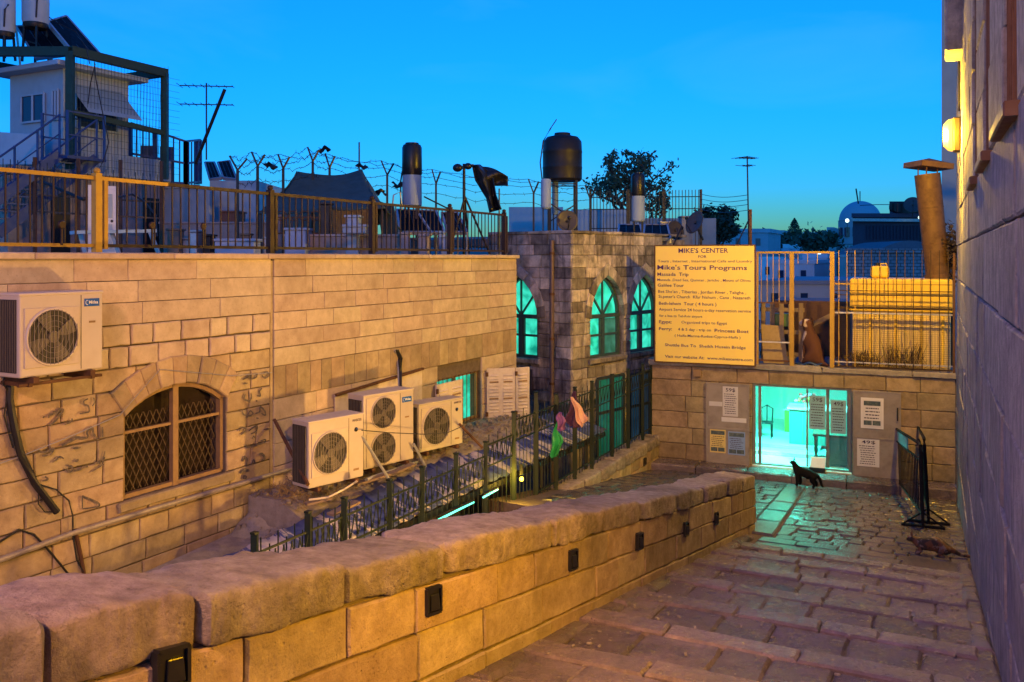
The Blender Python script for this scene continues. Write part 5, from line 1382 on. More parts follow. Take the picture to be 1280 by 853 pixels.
# ------------------------------------------------------------------ crowd barriers by the right wall
bmx = plain('black_barrier_paint', (.008,.008,.010), .7, 0, dirt=.2, spec=.1)
def barrier(label, p, q_, H, lean, feet=True, double=False):
    p = V(p); q_ = V(q_); u = (q_-p); L_ = u.length; u.normalize()
    hn = V((u.y, -u.x, 0)).normalized(); up = (UP + hn*lean).normalized()
    t = thing('crowd_barrier', label, 'barrier', tuple((p+q_)/2), 'black crowd barriers leaning by the right wall')
    def f(x, y): return p + u*x + up*y
    z0 = .22
    r = .08
    fr_ = MB(); fr_.tube([f(0, 0), f(0, H-.12), f(.04, H-.03), f(.14, H), f(L_-.14, H), f(L_-.04, H-.03), f(L_, H-.12), f(L_, 0)], .028, 8)
    fr_.build('frame', bmx, t)
    MB().tube([f(0, z0), f(L_, z0)], .022, 8).build('rail', bmx, t); MB().tube([f(0, H-.28), f(L_, H-.28)], .022, 8).build('rail', bmx, t)
    n_ = int(L_/.32)
    for k in range(1, n_): MB().cyl(f(L_*k/n_, z0), f(L_*k/n_, H-.28), .009, n=6).build('bar', bmx, t)
    for x in (.05, L_-.05):
        b_ = f(x, 0); fo = MB()
        fo.bar(b_ - hn*.34 + UP*.02, b_ + hn*.34 + UP*.02, .07, .04); fo.bar(b_ - hn*.32 + UP*.03, b_ + up*.26, .025, .025); fo.bar(b_ + hn*.32 + UP*.03, b_ + up*.26, .025, .025)
        fo.build('foot', bmx, t)
    return t, f, u, L_, H
ln_ = (UP - S*-.139).normalized(); lp = AB(17, 0, zl(17))
g0, g1 = hit(1122, 612, lp, ln_), hit(1154, 660, lp, ln_)
tb_, f_, u_, L_, H_ = barrier('black crowd barrier with the pale blue plate, left one of the pair', g0, g1, 1.42, .03)
hn = V((u_.y, -u_.x, 0)).normalized()
MB().hexa([f_(L_*.12, H_-.26) - hn*.012, f_(L_*.55, H_-.26) - hn*.012, f_(L_*.55, H_-.26) + hn*.012, f_(L_*.12, H_-.26) + hn*.012, f_(L_*.12, H_-.04) - hn*.012, f_(L_*.55, H_-.04) - hn*.012, f_(L_*.55, H_-.04) + hn*.012, f_(L_*.12, H_-.04) + hn*.012]).build('plate', plain('pale_blue_plate', (.10,.30,.34), .4), tb_)
g2, g3 = hit(1150, 608, lp, ln_), hit(1161, 655, lp, ln_)
barrier('plain black crowd barrier, right one of the pair', g2, g3, 1.50, .05)

# ------------------------------------------------------------------ lamps on the walls
wl_ = thing('wall_lamp', 'glowing yellow wall lamp high on the right wall above the flue pipe', 'lamp', tuple(RW(10.75, 2.26, .05)))
c = RW(10.75, 2.26, .2)
MB().box(RW(10.75, 2.26, .08), .34, .12, .62, RD, RN).build('housing', plain('lamp_housing', (.12,.08,.04), .5, .3), wl_, .02)
gb = MB(); 
gr_ = [[RW(10.75 + sx_*w2, 2.26 + sz_*h2, d_) for sx_, sz_ in ((-1,-1),(1,-1),(1,1),(-1,1))] for d_, w2, h2 in ((.141,.16,.29),(.22,.15,.27),(.30,.09,.19))]
gb.loft(gr_, True, True, False).build('glass', MT['lampglass'], wl_, .015)
MB().tube([RW(10.75, 2.7, .04), RW(10.75, 4.5, .04)], .02, 8).build('cable', MT['cable'], wl_)
def fixture(label, base, head, aim, m='dark'):
    t = thing('floodlight', label, 'lamp', tuple(base))
    base, head, aim = V(base), V(head), V(aim)
    MB().bar(base, head, .06, .06).build('arm', MT[m], t)
    dv = (aim-head).normalized(); x = dv.cross(UP).normalized(); y = x.cross(dv)
    MB().box(head - dv*.12, .34, .10, .24, x, dv, y).build('housing', MT[m], t)
    return t
fixture('floodlight fixed to the outer face of the stair parapet', PF(9.8, .1, -.47), AB(9.8, -3.42, -3.18), DN(11, -9, -1.5))
fixture('floodlight on the right wall above the stairs', RW(-2.1, -.5, .0), AB(4.55, .34, -.53), AB(4.9, -4.2, -1.8))
fixture('street lamp on a post beside the parapet at the top of the stairs', AB(-2.6, -2.55, -1.6), AB(-2.5, -2.2, 3.42), AB(5, -4, -4))
# ------------------------------------------------------------------ railing on the long roof
rl = thing('roof_railing', 'brown and yellow iron railing along the edge of the long flat roof', 'railing', tuple(LW(11, .06, -.2)))
def RLp(x, z, d=0): return LW(x, z, -.2 + d)
for i, x in enumerate((2.2, 4.6, 6.97, 9.88, 12.37, 14.93, 17.22)):
    m = MT['yellow'] if i < 3 else MT['rail']
    MB().bar(RLp(x, .06), RLp(x, 1.0), .085 if i < 6 else .07, .085, N).build('post', m, rl)
    if i > 1: MB().bar(RLp(x+.11, .1), RLp(x+.11, .92), .05, .05, N).build('post', m, rl)
    MB().ball(RLp(x, 1.03), .045, .045, .04, 8, 5).build('post_cap', m, rl)
for a, b in zip((2.2, 4.6, 6.97, 9.88, 12.37, 14.93), (4.6, 6.97, 9.88, 12.37, 14.93, 17.22)):
    m = MT['yellow'] if b < 7.5 else MT['rail']
    if a == 6.97:
        MB().bar(RLp(a+.05, .94), RLp(8.0, .94), .045, .04, N).build('rail', MT['yellow'], rl); MB().bar(RLp(8.0, .94), RLp(b-.05, .94), .045, .04, N).build('rail', MT['rail'], rl)
    else: MB().bar(RLp(a+.05, .94), RLp(b-.05, .94), .045, .04, N).build('rail', m, rl)
    MB().bar(RLp(a+.05, .14), RLp(b-.05, .14), .04, .035, N).build('rail', m, rl)
    n_ = int((b-a)/.135)
    for k in range(1, n_): MB().bar(RLp(a+(b-a)*k/n_, .16), RLp(a+(b-a)*k/n_, .92), .016, .016, N).build('bar', MT['rail'], rl)
for px, py in ((75, 281), (188, 282), (252, 283)):
    p = hit(px, py, N*(WN-.17), N); MB().loft([MB().ring(p + N*.03, D, UP, .05, 14), MB().ring(p + N*.05, D, UP, .04, 14)]).build('rosette', MT['rail'], rl)
    MB().bar(p + N*.03, V((p.x, p.y, .14)) + N*.03, .02, .02, N).build('bar', MT['rail'], rl)

# ------------------------------------------------------------------ guard booth and what stands round it
C0 = V((-10.2, 20, 0))
def GB(x, y, z): return C0 + D*x - N*y + UP*z      # x along the lane, y away from it
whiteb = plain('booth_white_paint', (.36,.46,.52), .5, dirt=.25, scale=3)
bstone = stone_mat('terrace_stone', (.30,.25,.22), (.44,.38,.34), (.12,.10,.09), .5, .15, (.85,1), .5, 4, .02)
def gbx(mb, x0, x1, y0, y1, z0, z1):
    mb.hexa([GB(x0,y0,z0), GB(x1,y0,z0), GB(x1,y1,z0), GB(x0,y1,z0), GB(x0,y0,z1), GB(x1,y0,z1), GB(x1,y1,z1), GB(x0,y1,z1)]); return mb
bo = thing('guard_booth', 'white guard booth with a shaded window on the raised roof platform at left', 'booth', tuple(GB(.9, 1, 2.0)))
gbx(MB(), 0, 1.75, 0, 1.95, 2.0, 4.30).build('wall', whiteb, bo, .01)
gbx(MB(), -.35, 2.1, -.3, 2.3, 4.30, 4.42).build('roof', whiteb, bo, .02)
for k in range(14): gbx(MB(), .12+k*.12, .13+k*.12, -.006, .002, 2.1, 4.25).build('cladding_seam', MT['galv'], bo)
darkglass = plain('dark_blue_glass', (.02,.04,.09), .1, dirt=0, bumps=0)
for (x0, x1, y0, y1, z0, z1) in ((-.03,.0,.62,1.45,3.15,3.78), (-.03,.0,.12,.32,3.15,3.82), (.30,1.4,-.03,.0,3.0,3.75)):
    w_ = gbx(MB(), x0, x1, y0, y1, z0, z1).build('window', darkglass, bo)
    e = .045; f_ = MB()
    if x1 - x0 < .05:
        for a in (y0, y1, (y0+y1)/2): f_.bar(GB(x0-.01, a, z0), GB(x0-.01, a, z1), e, e)
        for z in (z0, z1): f_.bar(GB(x0-.012, y0, z), GB(x0-.012, y1, z), e, e)
    else:
        for a in (x0, x1, (x0+x1)/2): f_.bar(GB(a, y0-.01, z0), GB(a, y0-.01, z1), e, e)
        for z in (z0, z1): f_.bar(GB(x0, y0-.012, z), GB(x1, y0-.012, z), e, e)
    f_.build('frame', whiteb, w_)
sh = MB(); sh.hexa([GB(.1,-.02,3.98), GB(1.55,-.02,3.98), GB(1.55,-.0,4.0), GB(.1,.0,4.0), GB(.25,-.55,3.30), GB(1.7,-.55,3.30), GB(1.7,-.53,3.33), GB(.25,-.53,3.33)])
sh.build('window_shade', plain('grey_shade', (.26,.34,.36), .6), bo)
pf = thing('roof_platform', 'rough stone roof building with a white parapet carrying the guard booth', 'building', tuple(GB(1, 1, 0)))
gbx(MB(), -1.2, 2.9, .15, 4.5, -.05, 1.93).build('wall', bstone, pf)
gbx(MB(), -.05, 3.0, -.05, .14, 1.94, 2.48).build('parapet', whiteb, pf, .01)
MB().hexa([at(-40, 206, 19.9), at(46, 206, 19.3), V(at(46, 206, 19.3)) + S*.2, V(at(-40, 206, 19.9)) + S*.2, at(-40, 163, 19.9), at(46, 168, 19.3), V(at(46, 168, 19.3)) + S*.2, V(at(-40, 163, 19.9)) + S*.2]).build('parapet', whiteb, pf, .01)
gbx(MB(), -1.3, 3.02, .0, 4.5, 1.925, 2.0).build('slab', MT['concrete'], pf)
for x in (-.2, .9, 2.3): gbx(MB(), x, x+.45, .10, .149, .05, 1.5).build('doorway', MT['black'] if x != .9 else darkglass, pf)
for k in range(24): gbx(MB(), -.0+k*.125, .03+k*.125, -.075, -.05, 2.0, 2.42).build('baluster', whiteb, pf)
# steel frame over the booth
sf = thing('pergola', 'dark green steel frame standing over and around the guard booth', 'pergola', tuple(GB(1, 0, 2)))
gs = plain('dark_green_steel', (.02,.05,.035), .5, .3)
for (x, y) in ((-.15,-.45), (2.45,-.45), (-.9,1.4), (2.45,2.4)): MB().bar(GB(x,y,1.95), GB(x,y,4.6), .15, .15).build('post', gs, sf)
for a, b in (((-1.6,2.6),(-.15,-.45)), ((-.15,-.45),(2.5,-.45)), ((2.45,-.45),(2.45,2.4)), ((-.9,2.6),(2.45,2.4))): MB().bar(GB(*a,4.62), GB(*b,4.60), .16, .2).build('beam', gs, sf)
MB().bar(GB(-.1,-.46,3.25), GB(2.4,-.46,3.1), .1, .12).build('rail', gs, sf)
ms = MB()
for k in range(28): ms.bar(GB(.0+k*.09,-.47,1.98), GB(.0+k*.09,-.47,4.55), .006, .006)
for k in range(16): ms.bar(GB(0,-.47,2.1+k*.16), GB(2.9,-.47,2.1+k*.16), .006, .006)
for k in range(10): ms.bar(GB(2.5,-.4+k*.12,2.6), GB(2.6,-.4+k*.12,4.8), .006, .006)
stuff(ms.build('wire_mesh', gs, sf))
for pts, l in (([(62,22),(68,27),(95,40),(108,60),(112,80)], 'black cable arching down from the white tanks over the booth'), ([(118,78),(120,100),(130,150),(136,178),(130,200),(122,215)], 'black cable hanging in front of the booth window'), ([(119,80),(113,105),(110,130)], 'short black cable beside the green frame post')):
    rod('cable', l, 'cable', [at(x, y, 19.3) for x, y in pts], .012, MT['cable'])
# steel stair
bs = plain('blue_steel', (.03,.07,.20), .5, .2)
st_ = thing('steel_stair', 'blue steel stair climbing to the guard booth', 'stair', tuple(GB(-2, -.5, 0)))
sA, sB = V(at(98, 196, 19.2)), V(at(-30, 292, 17.6))
side = V((.55, .83, 0)).normalized()
for o in (-.42, .42):
    MB().bar(sA + side*o, sB + side*o, .05, .22).build('stringer', bs, st_)
    MB().tube([sA + side*o + UP*.85, sB + side*o + UP*.85], .022, 8).build('handrail', bs, st_)
    MB().tube([sA + side*o + UP*.45, sB + side*o + UP*.45], .014, 6).build('handrail', bs, st_)
    for k in range(5): p = sA.lerp(sB, k/4.5) + side*o; MB().bar(p, p + UP*.87, .035, .035).build('baluster', bs, st_)
for k in range(11): p = sA.lerp(sB, (k+.5)/11); MB().box(p + UP*.08, .26, .84, .03, (sB-sA).cross(UP).cross(UP).normalized()*-1, side).build('tread', bs, st_)
lp_ = thing('stair_landing', 'small railed steel landing at the head of the blue stair', 'landing', tuple(at(100, 200, 19.4)))
l0 = V(at(92, 200, 19.4))
MB().box(l0, .95, .9, .06, D, N).build('deck', bs, lp_)
for a, b in ((-.45,-.42),(.45,-.42),(-.45,.42),(.45,.42)): MB().bar(l0 + D*a + N*b, l0 + D*a + N*b + UP*1.0, .05, .05).build('post', bs, lp_)
for z in (.5, 1.0):
    for sg_ in (-.42, .42): MB().bar(l0 - D*.42 + N*sg_ + UP*(z-.02), l0 + D*.42 + N*sg_ + UP*(z-.02), .03, .03).build('rail', bs, lp_)
# white tanks and solar panels above
for k, (x0, x1, yb, Y, l) in enumerate(((-8, 18, 42, 20.5, 'white water tank at the top left corner of the photo, leftmost'), (29, 60, 31, 20.8, 'white water tank beside the solar panel over the booth'))):
    r_ = (x1-x0)/2/F*Y; b0 = V(at((x0+x1)/2, yb, Y)); t = thing('water_tank', l, 'water tank', tuple(b0))
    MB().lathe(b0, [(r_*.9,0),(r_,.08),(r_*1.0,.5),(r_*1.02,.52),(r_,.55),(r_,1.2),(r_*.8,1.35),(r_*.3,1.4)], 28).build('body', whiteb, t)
    MB().lathe(b0 - UP*.10, [(r_*.85,0),(r_*.95,.06),(r_*.93,.12)], 28).build('base', MT['dark'], t)
    for a_ in (.5, 2.1, 3.7, 5.3):
        d_ = V((math.cos(a_), math.sin(a_), 0)); MB().bar(b0 + d_*r_*.8 - UP*.08, V((0,0,4.6)) + V(((b0 + d_*r_*.95).x, (b0 + d_*r_*.95).y, 0)), .045, .045).build('leg', MT['dark'], t)
    zf = b0.z; MB().bar(b0 + V((-r_,0,-.35)), b0 + V((r_,0,-.55)), .03, .03).build('brace', MT['dark'], t)
    MB().tube([b0 + V((r_*.5,-r_*.85,.1)), b0 + V((r_*.6,-r_*.9,.5)), b0 + V((r_*.9,-r_*.8,.62))], .02, 6).build('outlet_pipe', MT['dark'], t)
solar = plain('solar_black', (.004,.005,.007), .6, dirt=.1, spec=.05, bumps=0)
def solar_panel(label, c4, grp='solar panels on the roofs', legs=True, zfloor=None):
    P4 = [V(p) for p in c4]; n = (P4[1]-P4[0]).cross(P4[3]-P4[0]).normalized()
    t = thing('solar_panel', label, 'solar panel', tuple(sum(P4, V())/4), grp)
    MB().prism(P4, n*.06).build('panel', solar, t)
    f_ = MB()
    for i in range(4): f_.bar(P4[i] + n*.03, P4[(i+1) % 4] + n*.03, .05, .09, n)
    f_.build('frame', MT['galv'], t)
    for k in (1, 2): a = P4[0].lerp(P4[1], k/3); b = P4[3].lerp(P4[2], k/3); MB().bar(a + n*.065, b + n*.065, .02, .015, n).build('divider', MT['dark'], t); MB().bar(a - n*.01, b - n*.01, .02, .015, n).build('divider', MT['dark'], t)
    if zfloor is not None:
        for p in P4[:2]: MB().bar(p, V((p.x, p.y + .2, zfloor)), .04, .04).build('leg', MT['galv'], t)
        for p in P4[2:]: MB().bar(p, V((p.x, p.y, zfloor)), .04, .04).build('leg', MT['galv'], t)
solar_panel('black solar panel tilted over the booth roof, right one of the two', [at(60, 27, 21.2), at(83, 20, 22.2), at(131, 74, 20.9), at(92, 66, 19.9)], zfloor=4.7)
solar_panel('black solar panel under the white tanks, left one of the two', [at(20, 33, 21.6), at(59, 31, 21.4), at(89, 66, 20.0), at(44, 72, 20.3)], zfloor=4.7)
# balcony cage
bc = thing('balcony_cage', 'dark blue barred balcony cage right of the guard booth', 'cage', tuple(at(210, 228, 22.5)))
b0, b1, b2 = V(at(163, 230, 22.4)), V(at(232, 232, 23.0)), V(at(250, 230, 25.0))
for a, b, za, zb_ in ((b0, b1, 1.55, 1.15), (b1, b2, 1.15, 1.25)):
    n_ = 9 if a is b0 else 5
    for k in range(n_+1):
        p = a.lerp(b, k/n_); h = za+(zb_-za)*k/n_; th = .09 if k in (0, n_, 4) else .028
        MB().bar(p, p + UP*h, th, th).build('post' if th > .05 else 'bar', bs, bc)
    for z in (.05, .5, 1.0): MB().bar(a + UP*za*z, b + UP*zb_*z, .06, .05).build('rail', bs, bc)
for k, (u0, u1_) in enumerate(((.15,.4), (.5,.75))):
    p, q_ = b0.lerp(b1, u0), b0.lerp(b1, u1_)
    MB().prism([p + V((0,.1,.1)), q_ + V((0,.1,.1)), q_ + V((0,.1,1.0)), p + V((0,.1,1.0))], V((0,.03,0))).build('panel', bs, bc)
MB().prism([b0 + UP*-.02, b1 + UP*-.02, b2 + UP*-.02], UP*-.1).build('floor', bs, bc)
for p in (b0, b1, b2): MB().bar(V((p.x, p.y, -.02)), p - UP*.1, .1, .1).build('pillar', bs, bc)
# leaning pole and TV antenna
rod('leaning_pole', 'thick dark pole leaning up against the sky beside the TV antenna', 'pole', [at(244, 205, 23), at(281, 112, 22.5)], .045, MT['dark'])
def yagi(name, label, base, top, booms, m=None, Yd=None):
    t = thing(name, label, 'antenna', tuple(base)); base, top = V(base), V(top)
    MB().tube([base, top], .02, 6).build('mast', m or MT['dark'], t)
    for z, L_, n_, dr in booms:
        c = base.lerp(top, z); dr = V(dr).normalized(); x = dr.cross(UP).normalized()
        MB().bar(c - dr*L_*.5, c + dr*L_*.5, .025, .025).build('boom', m or MT['dark'], t)
        for k in range(n_):
            p = c + dr*L_*(k/(n_-1)-.5); w_ = .32 - .16*k/(n_-1)
            MB().bar(p - x*w_ , p + x*w_, .012, .012).build('element', m or MT['dark'], t)
    return t
yagi('tv_antenna', 'TV antenna with two long booms above the balcony cage at left', at(258, 200, 23), at(258, 104, 23), ((.96, 1.35, 8, (1, .12, 0)), (.72, 1.35, 8, (1, .12, 0))))
# low white roof house with panels
hb = boxthing('roof_hut', 'low white roof hut under two dark solar panels behind the railing', 'hut', lambda x, y, d: V((x, d, y)), V(at(262, 0, 24)).x, V(at(322, 0, 24)).x, -.05, V(at(0, 226, 24)).z, 24, 27, whiteb)
solar_panel('dark solar panel on the low white roof hut, right one', [at(272, 203, 25.5), at(287, 201, 25.5), at(296, 224, 24.2), at(279, 222, 24.2)])
solar_panel('dark solar panel on the low white roof hut, left one', [at(256, 203, 25.8), at(268, 203, 25.5), at(276, 222, 24.2), at(262, 224, 24.2)])
# bench, door and other things right behind the railing
t = thing('bench', 'pale blue metal bench frame behind the left end of the railing', 'bench', tuple(at(140, 310, 13.5)))
for a, b in (((90,291),(192,289)),): MB().bar(at(*a, 13.2), at(*b, 13.9), .35, .05).build('seat', plain('pale_blue_metal', (.30,.48,.56), .5), t)
for x, dx in ((100, 8), (140, 10), (188, 12)): MB().bar(at(x, 291, 13.5), V(at(x+dx, 291, 13.5)) * V((1,1,0)) if False else V((at(x+dx,291,13.5).x, 13.5, .0)), .05, .05).build('leg', MT['galv'], t)
t = thing('door_panel', 'white door leaf standing upright behind the railing near the yellow post', 'door', tuple(at(130, 312, 14.6)))
p0_, p1_ = V(at(110, 291, 14.3)), V(at(146, 291, 14.6))
MB().prism([V((p0_.x,p0_.y,0)), V((p1_.x,p1_.y,0)), V((p1_.x,p1_.y,1.18)), V((p0_.x,p0_.y,1.18))], V((.0,.05,0))).build('leaf', plain('white_door', (.62,.66,.70), .5, dirt=.15), t)
for z in (.15, .65): MB().prism([p0_.lerp(p1_, .15)*V((1,1,0)) + V((0,-.012,z)) if False else V((p0_.lerp(p1_,.15).x, p0_.lerp(p1_,.15).y-.012, z)), V((p0_.lerp(p1_,.85).x, p0_.lerp(p1_,.85).y-.012, z)), V((p0_.lerp(p1_,.85).x, p0_.lerp(p1_,.85).y-.012, z+.4)), V((p0_.lerp(p1_,.15).x, p0_.lerp(p1_,.15).y-.012, z+.4))], V((0,.012,0))).build('door_panel', whiteb, t)
MB().ball((p1_.x-.07, p1_.y-.04, .6), .03, .03, .03, 8, 6).build('handle', MT['dark'], t)
rod('cable', 'black cable drooping over the roof wall behind the white door', 'cable', [at(146, 247, 15), at(165, 243, 15.5), at(180, 252, 15.5), at(194, 268, 15.2), at(196, 296, 15)], .018, MT['cable'])
rod('plank', 'dark pole slanting behind the railing at far left', 'pole', [at(55, 228, 17), at(105, 250, 16.2)], .03, MT['dark'])
# inner spiked fence before the booth
sfz = thing('spiked_fence', 'low dark spiked fence in front of the guard booth platform', 'fence', tuple(at(100, 250, 18.5)))
for k in range(46):
    x = -10 + k*4.6; p = at(x, 236, 18.2 + k*.02); MB().bar(V((p.x, p.y, .9)), V((p.x, p.y, 1.95 + (.12 if k % 2 else 0) - k*.006)), .012, .012).build('bar', MT['dark'], sfz)
a, b = at(-12, 0, 18.2), at(202, 0, 19.2)
for z in (1.0, 1.75, 1.35): MB().bar(V((a.x, a.y, z)), V((b.x, b.y, z-.15)), .035, .035).build('rail', MT['dark'], sfz)
for k in range(5): p = V(a).lerp(V(b), k/4); MB().bar(V((p.x, p.y, -.02)), V((p.x, p.y, 2.1)), .06, .06).build('post', MT['rust'], sfz)

# ------------------------------------------------------------------ barbed wire fence along the far roof edge
bw = thing('barbed_wire_fence', 'row of Y shaped posts strung with barbed wire behind the roof tent', 'fence', tuple(at(400, 300, 21)))
YP = [(297,195,18.6,20), (322,190,18.8,15), (354,193,19.6,13), (391,184,20.4,13), (412,192,20.8,11), (484,201,22,15), (545,212,23.5,10), (667,224,24,13), (738,232,25,13)]
tops = []
for x, y, Y, wpx in YP:
    p = V(at(x, y+18, Y)); base = V((p.x, p.y, -.02)); w_ = wpx*.5/F*Y
    MB().bar(base, p, .05, .05).build('post', MT['dark'], bw)
    l_, r_ = p + V((-w_, 0, 18/F*Y)), p + V((w_, .1, 15/F*Y))
    MB().bar(p, l_, .035, .035).build('arm', MT['dark'], bw); MB().bar(p, r_, .035, .035).build('arm', MT['dark'], bw)
    tops.append((p, l_, r_))
wr = MB()
for (pa, la, ra), (pb, lb_, rb_) in zip(tops[:-1], tops[1:]):
    for a, b in ((la, lb_), (ra, rb_), (pa, pb), (pa.lerp(la,.5), pb.lerp(lb_,.5)), (pa - UP*.25, pb - UP*.25)):
        pts = [a.lerp(b, k/10) - UP*(.10*math.sin(math.pi*k/10)*R.uniform(.5,1.5)) for k in range(11)]
        wr.tube(pts, .006, 4)
        for k in range(1, 10):
            p = pts[k]; d_ = V((R.uniform(-1,1), R.uniform(-1,1), R.uniform(-1,1))).normalized()*.05; wr.bar(p-d_, p+d_, .006)
stuff(wr.build('barbed_wire', MT['dark'], bw))
mb = MB()
for x, y, Y in ((338,207,19.2),(405,187,20.6),(452,208,21.4),(497,232,22),(476,240,22)):
    c = V(at(x, y, Y))
    mb.grid(lambda u, v: c + V(((u-.5)*.24 + .04*math.sin(v*5+y), .05*math.sin(u*7), (v-.5)*(.05+.10*abs(math.sin(u*4+x))) + .04*math.sin(u*7+x))), 6, 5)
tag(mb.build('caught_rags', MT['black'], None, 0, True, .006), 'scraps of dark plastic caught on the barbed wire above the tent', 'rags')
# tent
tt_ = thing('tent', 'dark green tarpaulin tent on the roof behind the railing', 'tent', tuple(at(400, 300, 20)))
rg0, rg1 = V(at(372, 214, 20.6)), V(at(452, 213, 20.9))
E0, E1 = V(at(318, 246, 18.6)), V(at(494, 292, 18.8))
def tent(u, v):
    # v 0 front eave, .5 ridge, 1 back eave ; u along
    top = rg0.lerp(rg1, u) + UP*(-.10*math.sin(u*math.pi) )
    ev = V(at(322 + 160*u, 268 - 8*u, 18.4)); bk = top + V((.2, 2.4, -1.2))
    p = ev.lerp(top, v*2) if v < .5 else top.lerp(bk, v*2-1)
    p = p + UP*(-.12*math.sin(min(v*2,1)*math.pi))
    return p + UP*.05*noise.noise(p*1.7)
MB().grid(tent, 24, 14).build('roof_sheet', MT['tarp'], tt_, 0, True, .02)
def endp(sg_):
    def f_(u, v):
        u0 = 0 if sg_ < 0 else 1
        top = rg0 if sg_ < 0 else rg1
        fa = V(at(322, 268, 18.4)) if sg_ < 0 else V(at(482, 262, 18.4))
        out = E0 if sg_ < 0 else V(at(494, 296, 18.8))
        b_ = fa.lerp(out + V((0, 2.0, 0)), u)
        p = top.lerp(b_, v) + UP*(-.10*math.sin(v*math.pi))
        return p + V((.06*noise.noise(p*2), 0, 0))
    return f_
MB().grid(endp(-1), 10, 10).build('end_sheet', MT['tarp'], tt_, 0, True, .02)
MB().grid(endp(1), 10, 10).build('end_sheet', MT['tarp'], tt_, 0, True, .02)
MB().prism([V(at(492, 258, 19.0)), V(at(470, 250, 19.2)), V(at(478, 300, 19.0)), V(at(500, 302, 18.8))], V((0,.1,0))).build('side_flap', MT['tarp'], tt_)
for x in (326, 400, 478): p = at(x, 0, 18.5); MB().bar(V((p.x, p.y, -.02)), V((p.x, p.y, .98)), .05, .05).build('pole', MT['dark'], tt_)
# clutter under the tent and along the terrace
pink = stone_mat('pinkish_blockwork', (.30,.20,.17), (.44,.31,.27), (.12,.08,.07), .5, .2, (.85,1), .5, 5, .02)
def clut(name, label, cat, x0, x1, y0, Y, dy, m, y1=None, bevel=.02):
    p, q_ = at(x0, y0, Y), at(x1, y0, Y)
    t = thing(name, label, cat, ((p.x+q_.x)/2, Y+dy/2, 0))
    zb = -.02 if y1 is None else at(0, y1, Y).z
    MB().hexa([V((p.x,Y,zb)), V((q_.x,Y,zb)), V((q_.x,Y+dy,zb)), V((p.x,Y+dy,zb)), V((p.x,Y,p.z)), V((q_.x,Y,p.z)), V((q_.x,Y+dy,p.z)), V((p.x,Y+dy,p.z))]).build('body', m, t, bevel)
    MB().hexa([V((p.x-.03,Y-.03,p.z+.002)), V((q_.x+.03,Y-.03,p.z+.002)), V((q_.x+.03,Y+dy+.03,p.z+.002)), V((p.x-.03,Y+dy+.03,p.z+.002)), V((p.x-.03,Y-.03,p.z+.05)), V((q_.x+.03,Y-.03,p.z+.05)), V((q_.x+.03,Y+dy+.03,p.z+.05)), V((p.x-.03,Y+dy+.03,p.z+.05))]).build('lid', m, t, .01)
    return t
clut('block_wall', 'pinkish block wall in the shade of the green tent', 'wall', 340, 462, 258, 21.5, .3, pink)
clut('block_wall', 'low grey block wall at the foot of the tent behind the railing', 'wall', 355, 500, 296, 18.0, .3, bstone)
clut('chest', 'pale blue chest standing under the tent at left', 'chest', 356, 382, 288, 17.6, .6, plain('pale_blue_chest', (.28,.36,.46), .6))
clut('chest', 'small white box under the middle of the tent', 'box', 432, 448, 272, 17.8, .4, whiteb)
clut('table', 'low white table under the right side of the tent', 'table', 428, 457, 284, 17.4, .5, whiteb, 292)
clut('barrel', 'dark barrel standing under the left half of the tent', 'barrel', 400, 412, 256, 18.2, .3, MT['dark'])
clut('brick_stack', 'stack of reddish bricks behind the railing left of the tent', 'bricks', 276, 298, 266, 22, .6, plain('brick_red', (.22,.09,.05), .8))
clut('roof_wall', 'low stone wall on the terrace between the booth and the tent', 'wall', 200, 345, 280, 21.5, .3, bstone)
clut('roof_wall', 'pale block wall behind the railing below the balcony cage', 'wall', 196, 262, 236, 22.8, .4, plain('pale_block', (.34,.40,.42), .8, dirt=.4, scale=3))
clut('bench_box', 'pale blue low box behind the railing left of the tent', 'box', 268, 318, 302, 15.5, .4, plain('pale_blue_box', (.34,.42,.50), .6))
for k in range(14):
    x = R.uniform(205, 330) if k < 7 else R.uniform(350, 620); w_ = R.uniform(6, 16); Y = R.uniform(17.5, 20.5)
    m = R.choice([whiteb, bstone, MT['wood'], pink, MT['dark'], MT['galv']])
    nm_ = {'white_paint':'white','booth_white_paint':'white','terrace_stone':'stony grey','weathered_wood':'wooden','pinkish_blockwork':'pinkish','dark_metal':'dark','galvanised_steel':'metal'}[m.name]
    t = clut('junk_box', 'small %s box among the junk %s' % (nm_, 'below the guard booth behind the railing' if k < 7 else 'along the roof right of the tent pole'), 'box', x, x+w_, R.uniform(288, 304), Y, R.uniform(.25,.5), m); t['group'] = 'junk boxes along the roof behind the railing'
t = thing('ornamental_gate', 'dark wrought iron panel leaning under the tent', 'panel', tuple(at(370, 300, 18)))
gm = MB()
for k in range(9):
    a, b = at(344+k*7, 272, 18.2), at(344+k*7, 292, 18.2); gm.bar(a, b, .02)
for y in (272, 292): gm.bar(at(344, y, 18.2), at(400, y, 18.2), .03)
for k in range(4): c = V(at(352+k*14, 270, 18.2)); gm.tube([c + V((.1*math.cos(a_), 0, .1*math.sin(a_))) for a_ in [i*.5 for i in range(13)]], .012, 5)
gm.build('ironwork', MT['rust'], t)
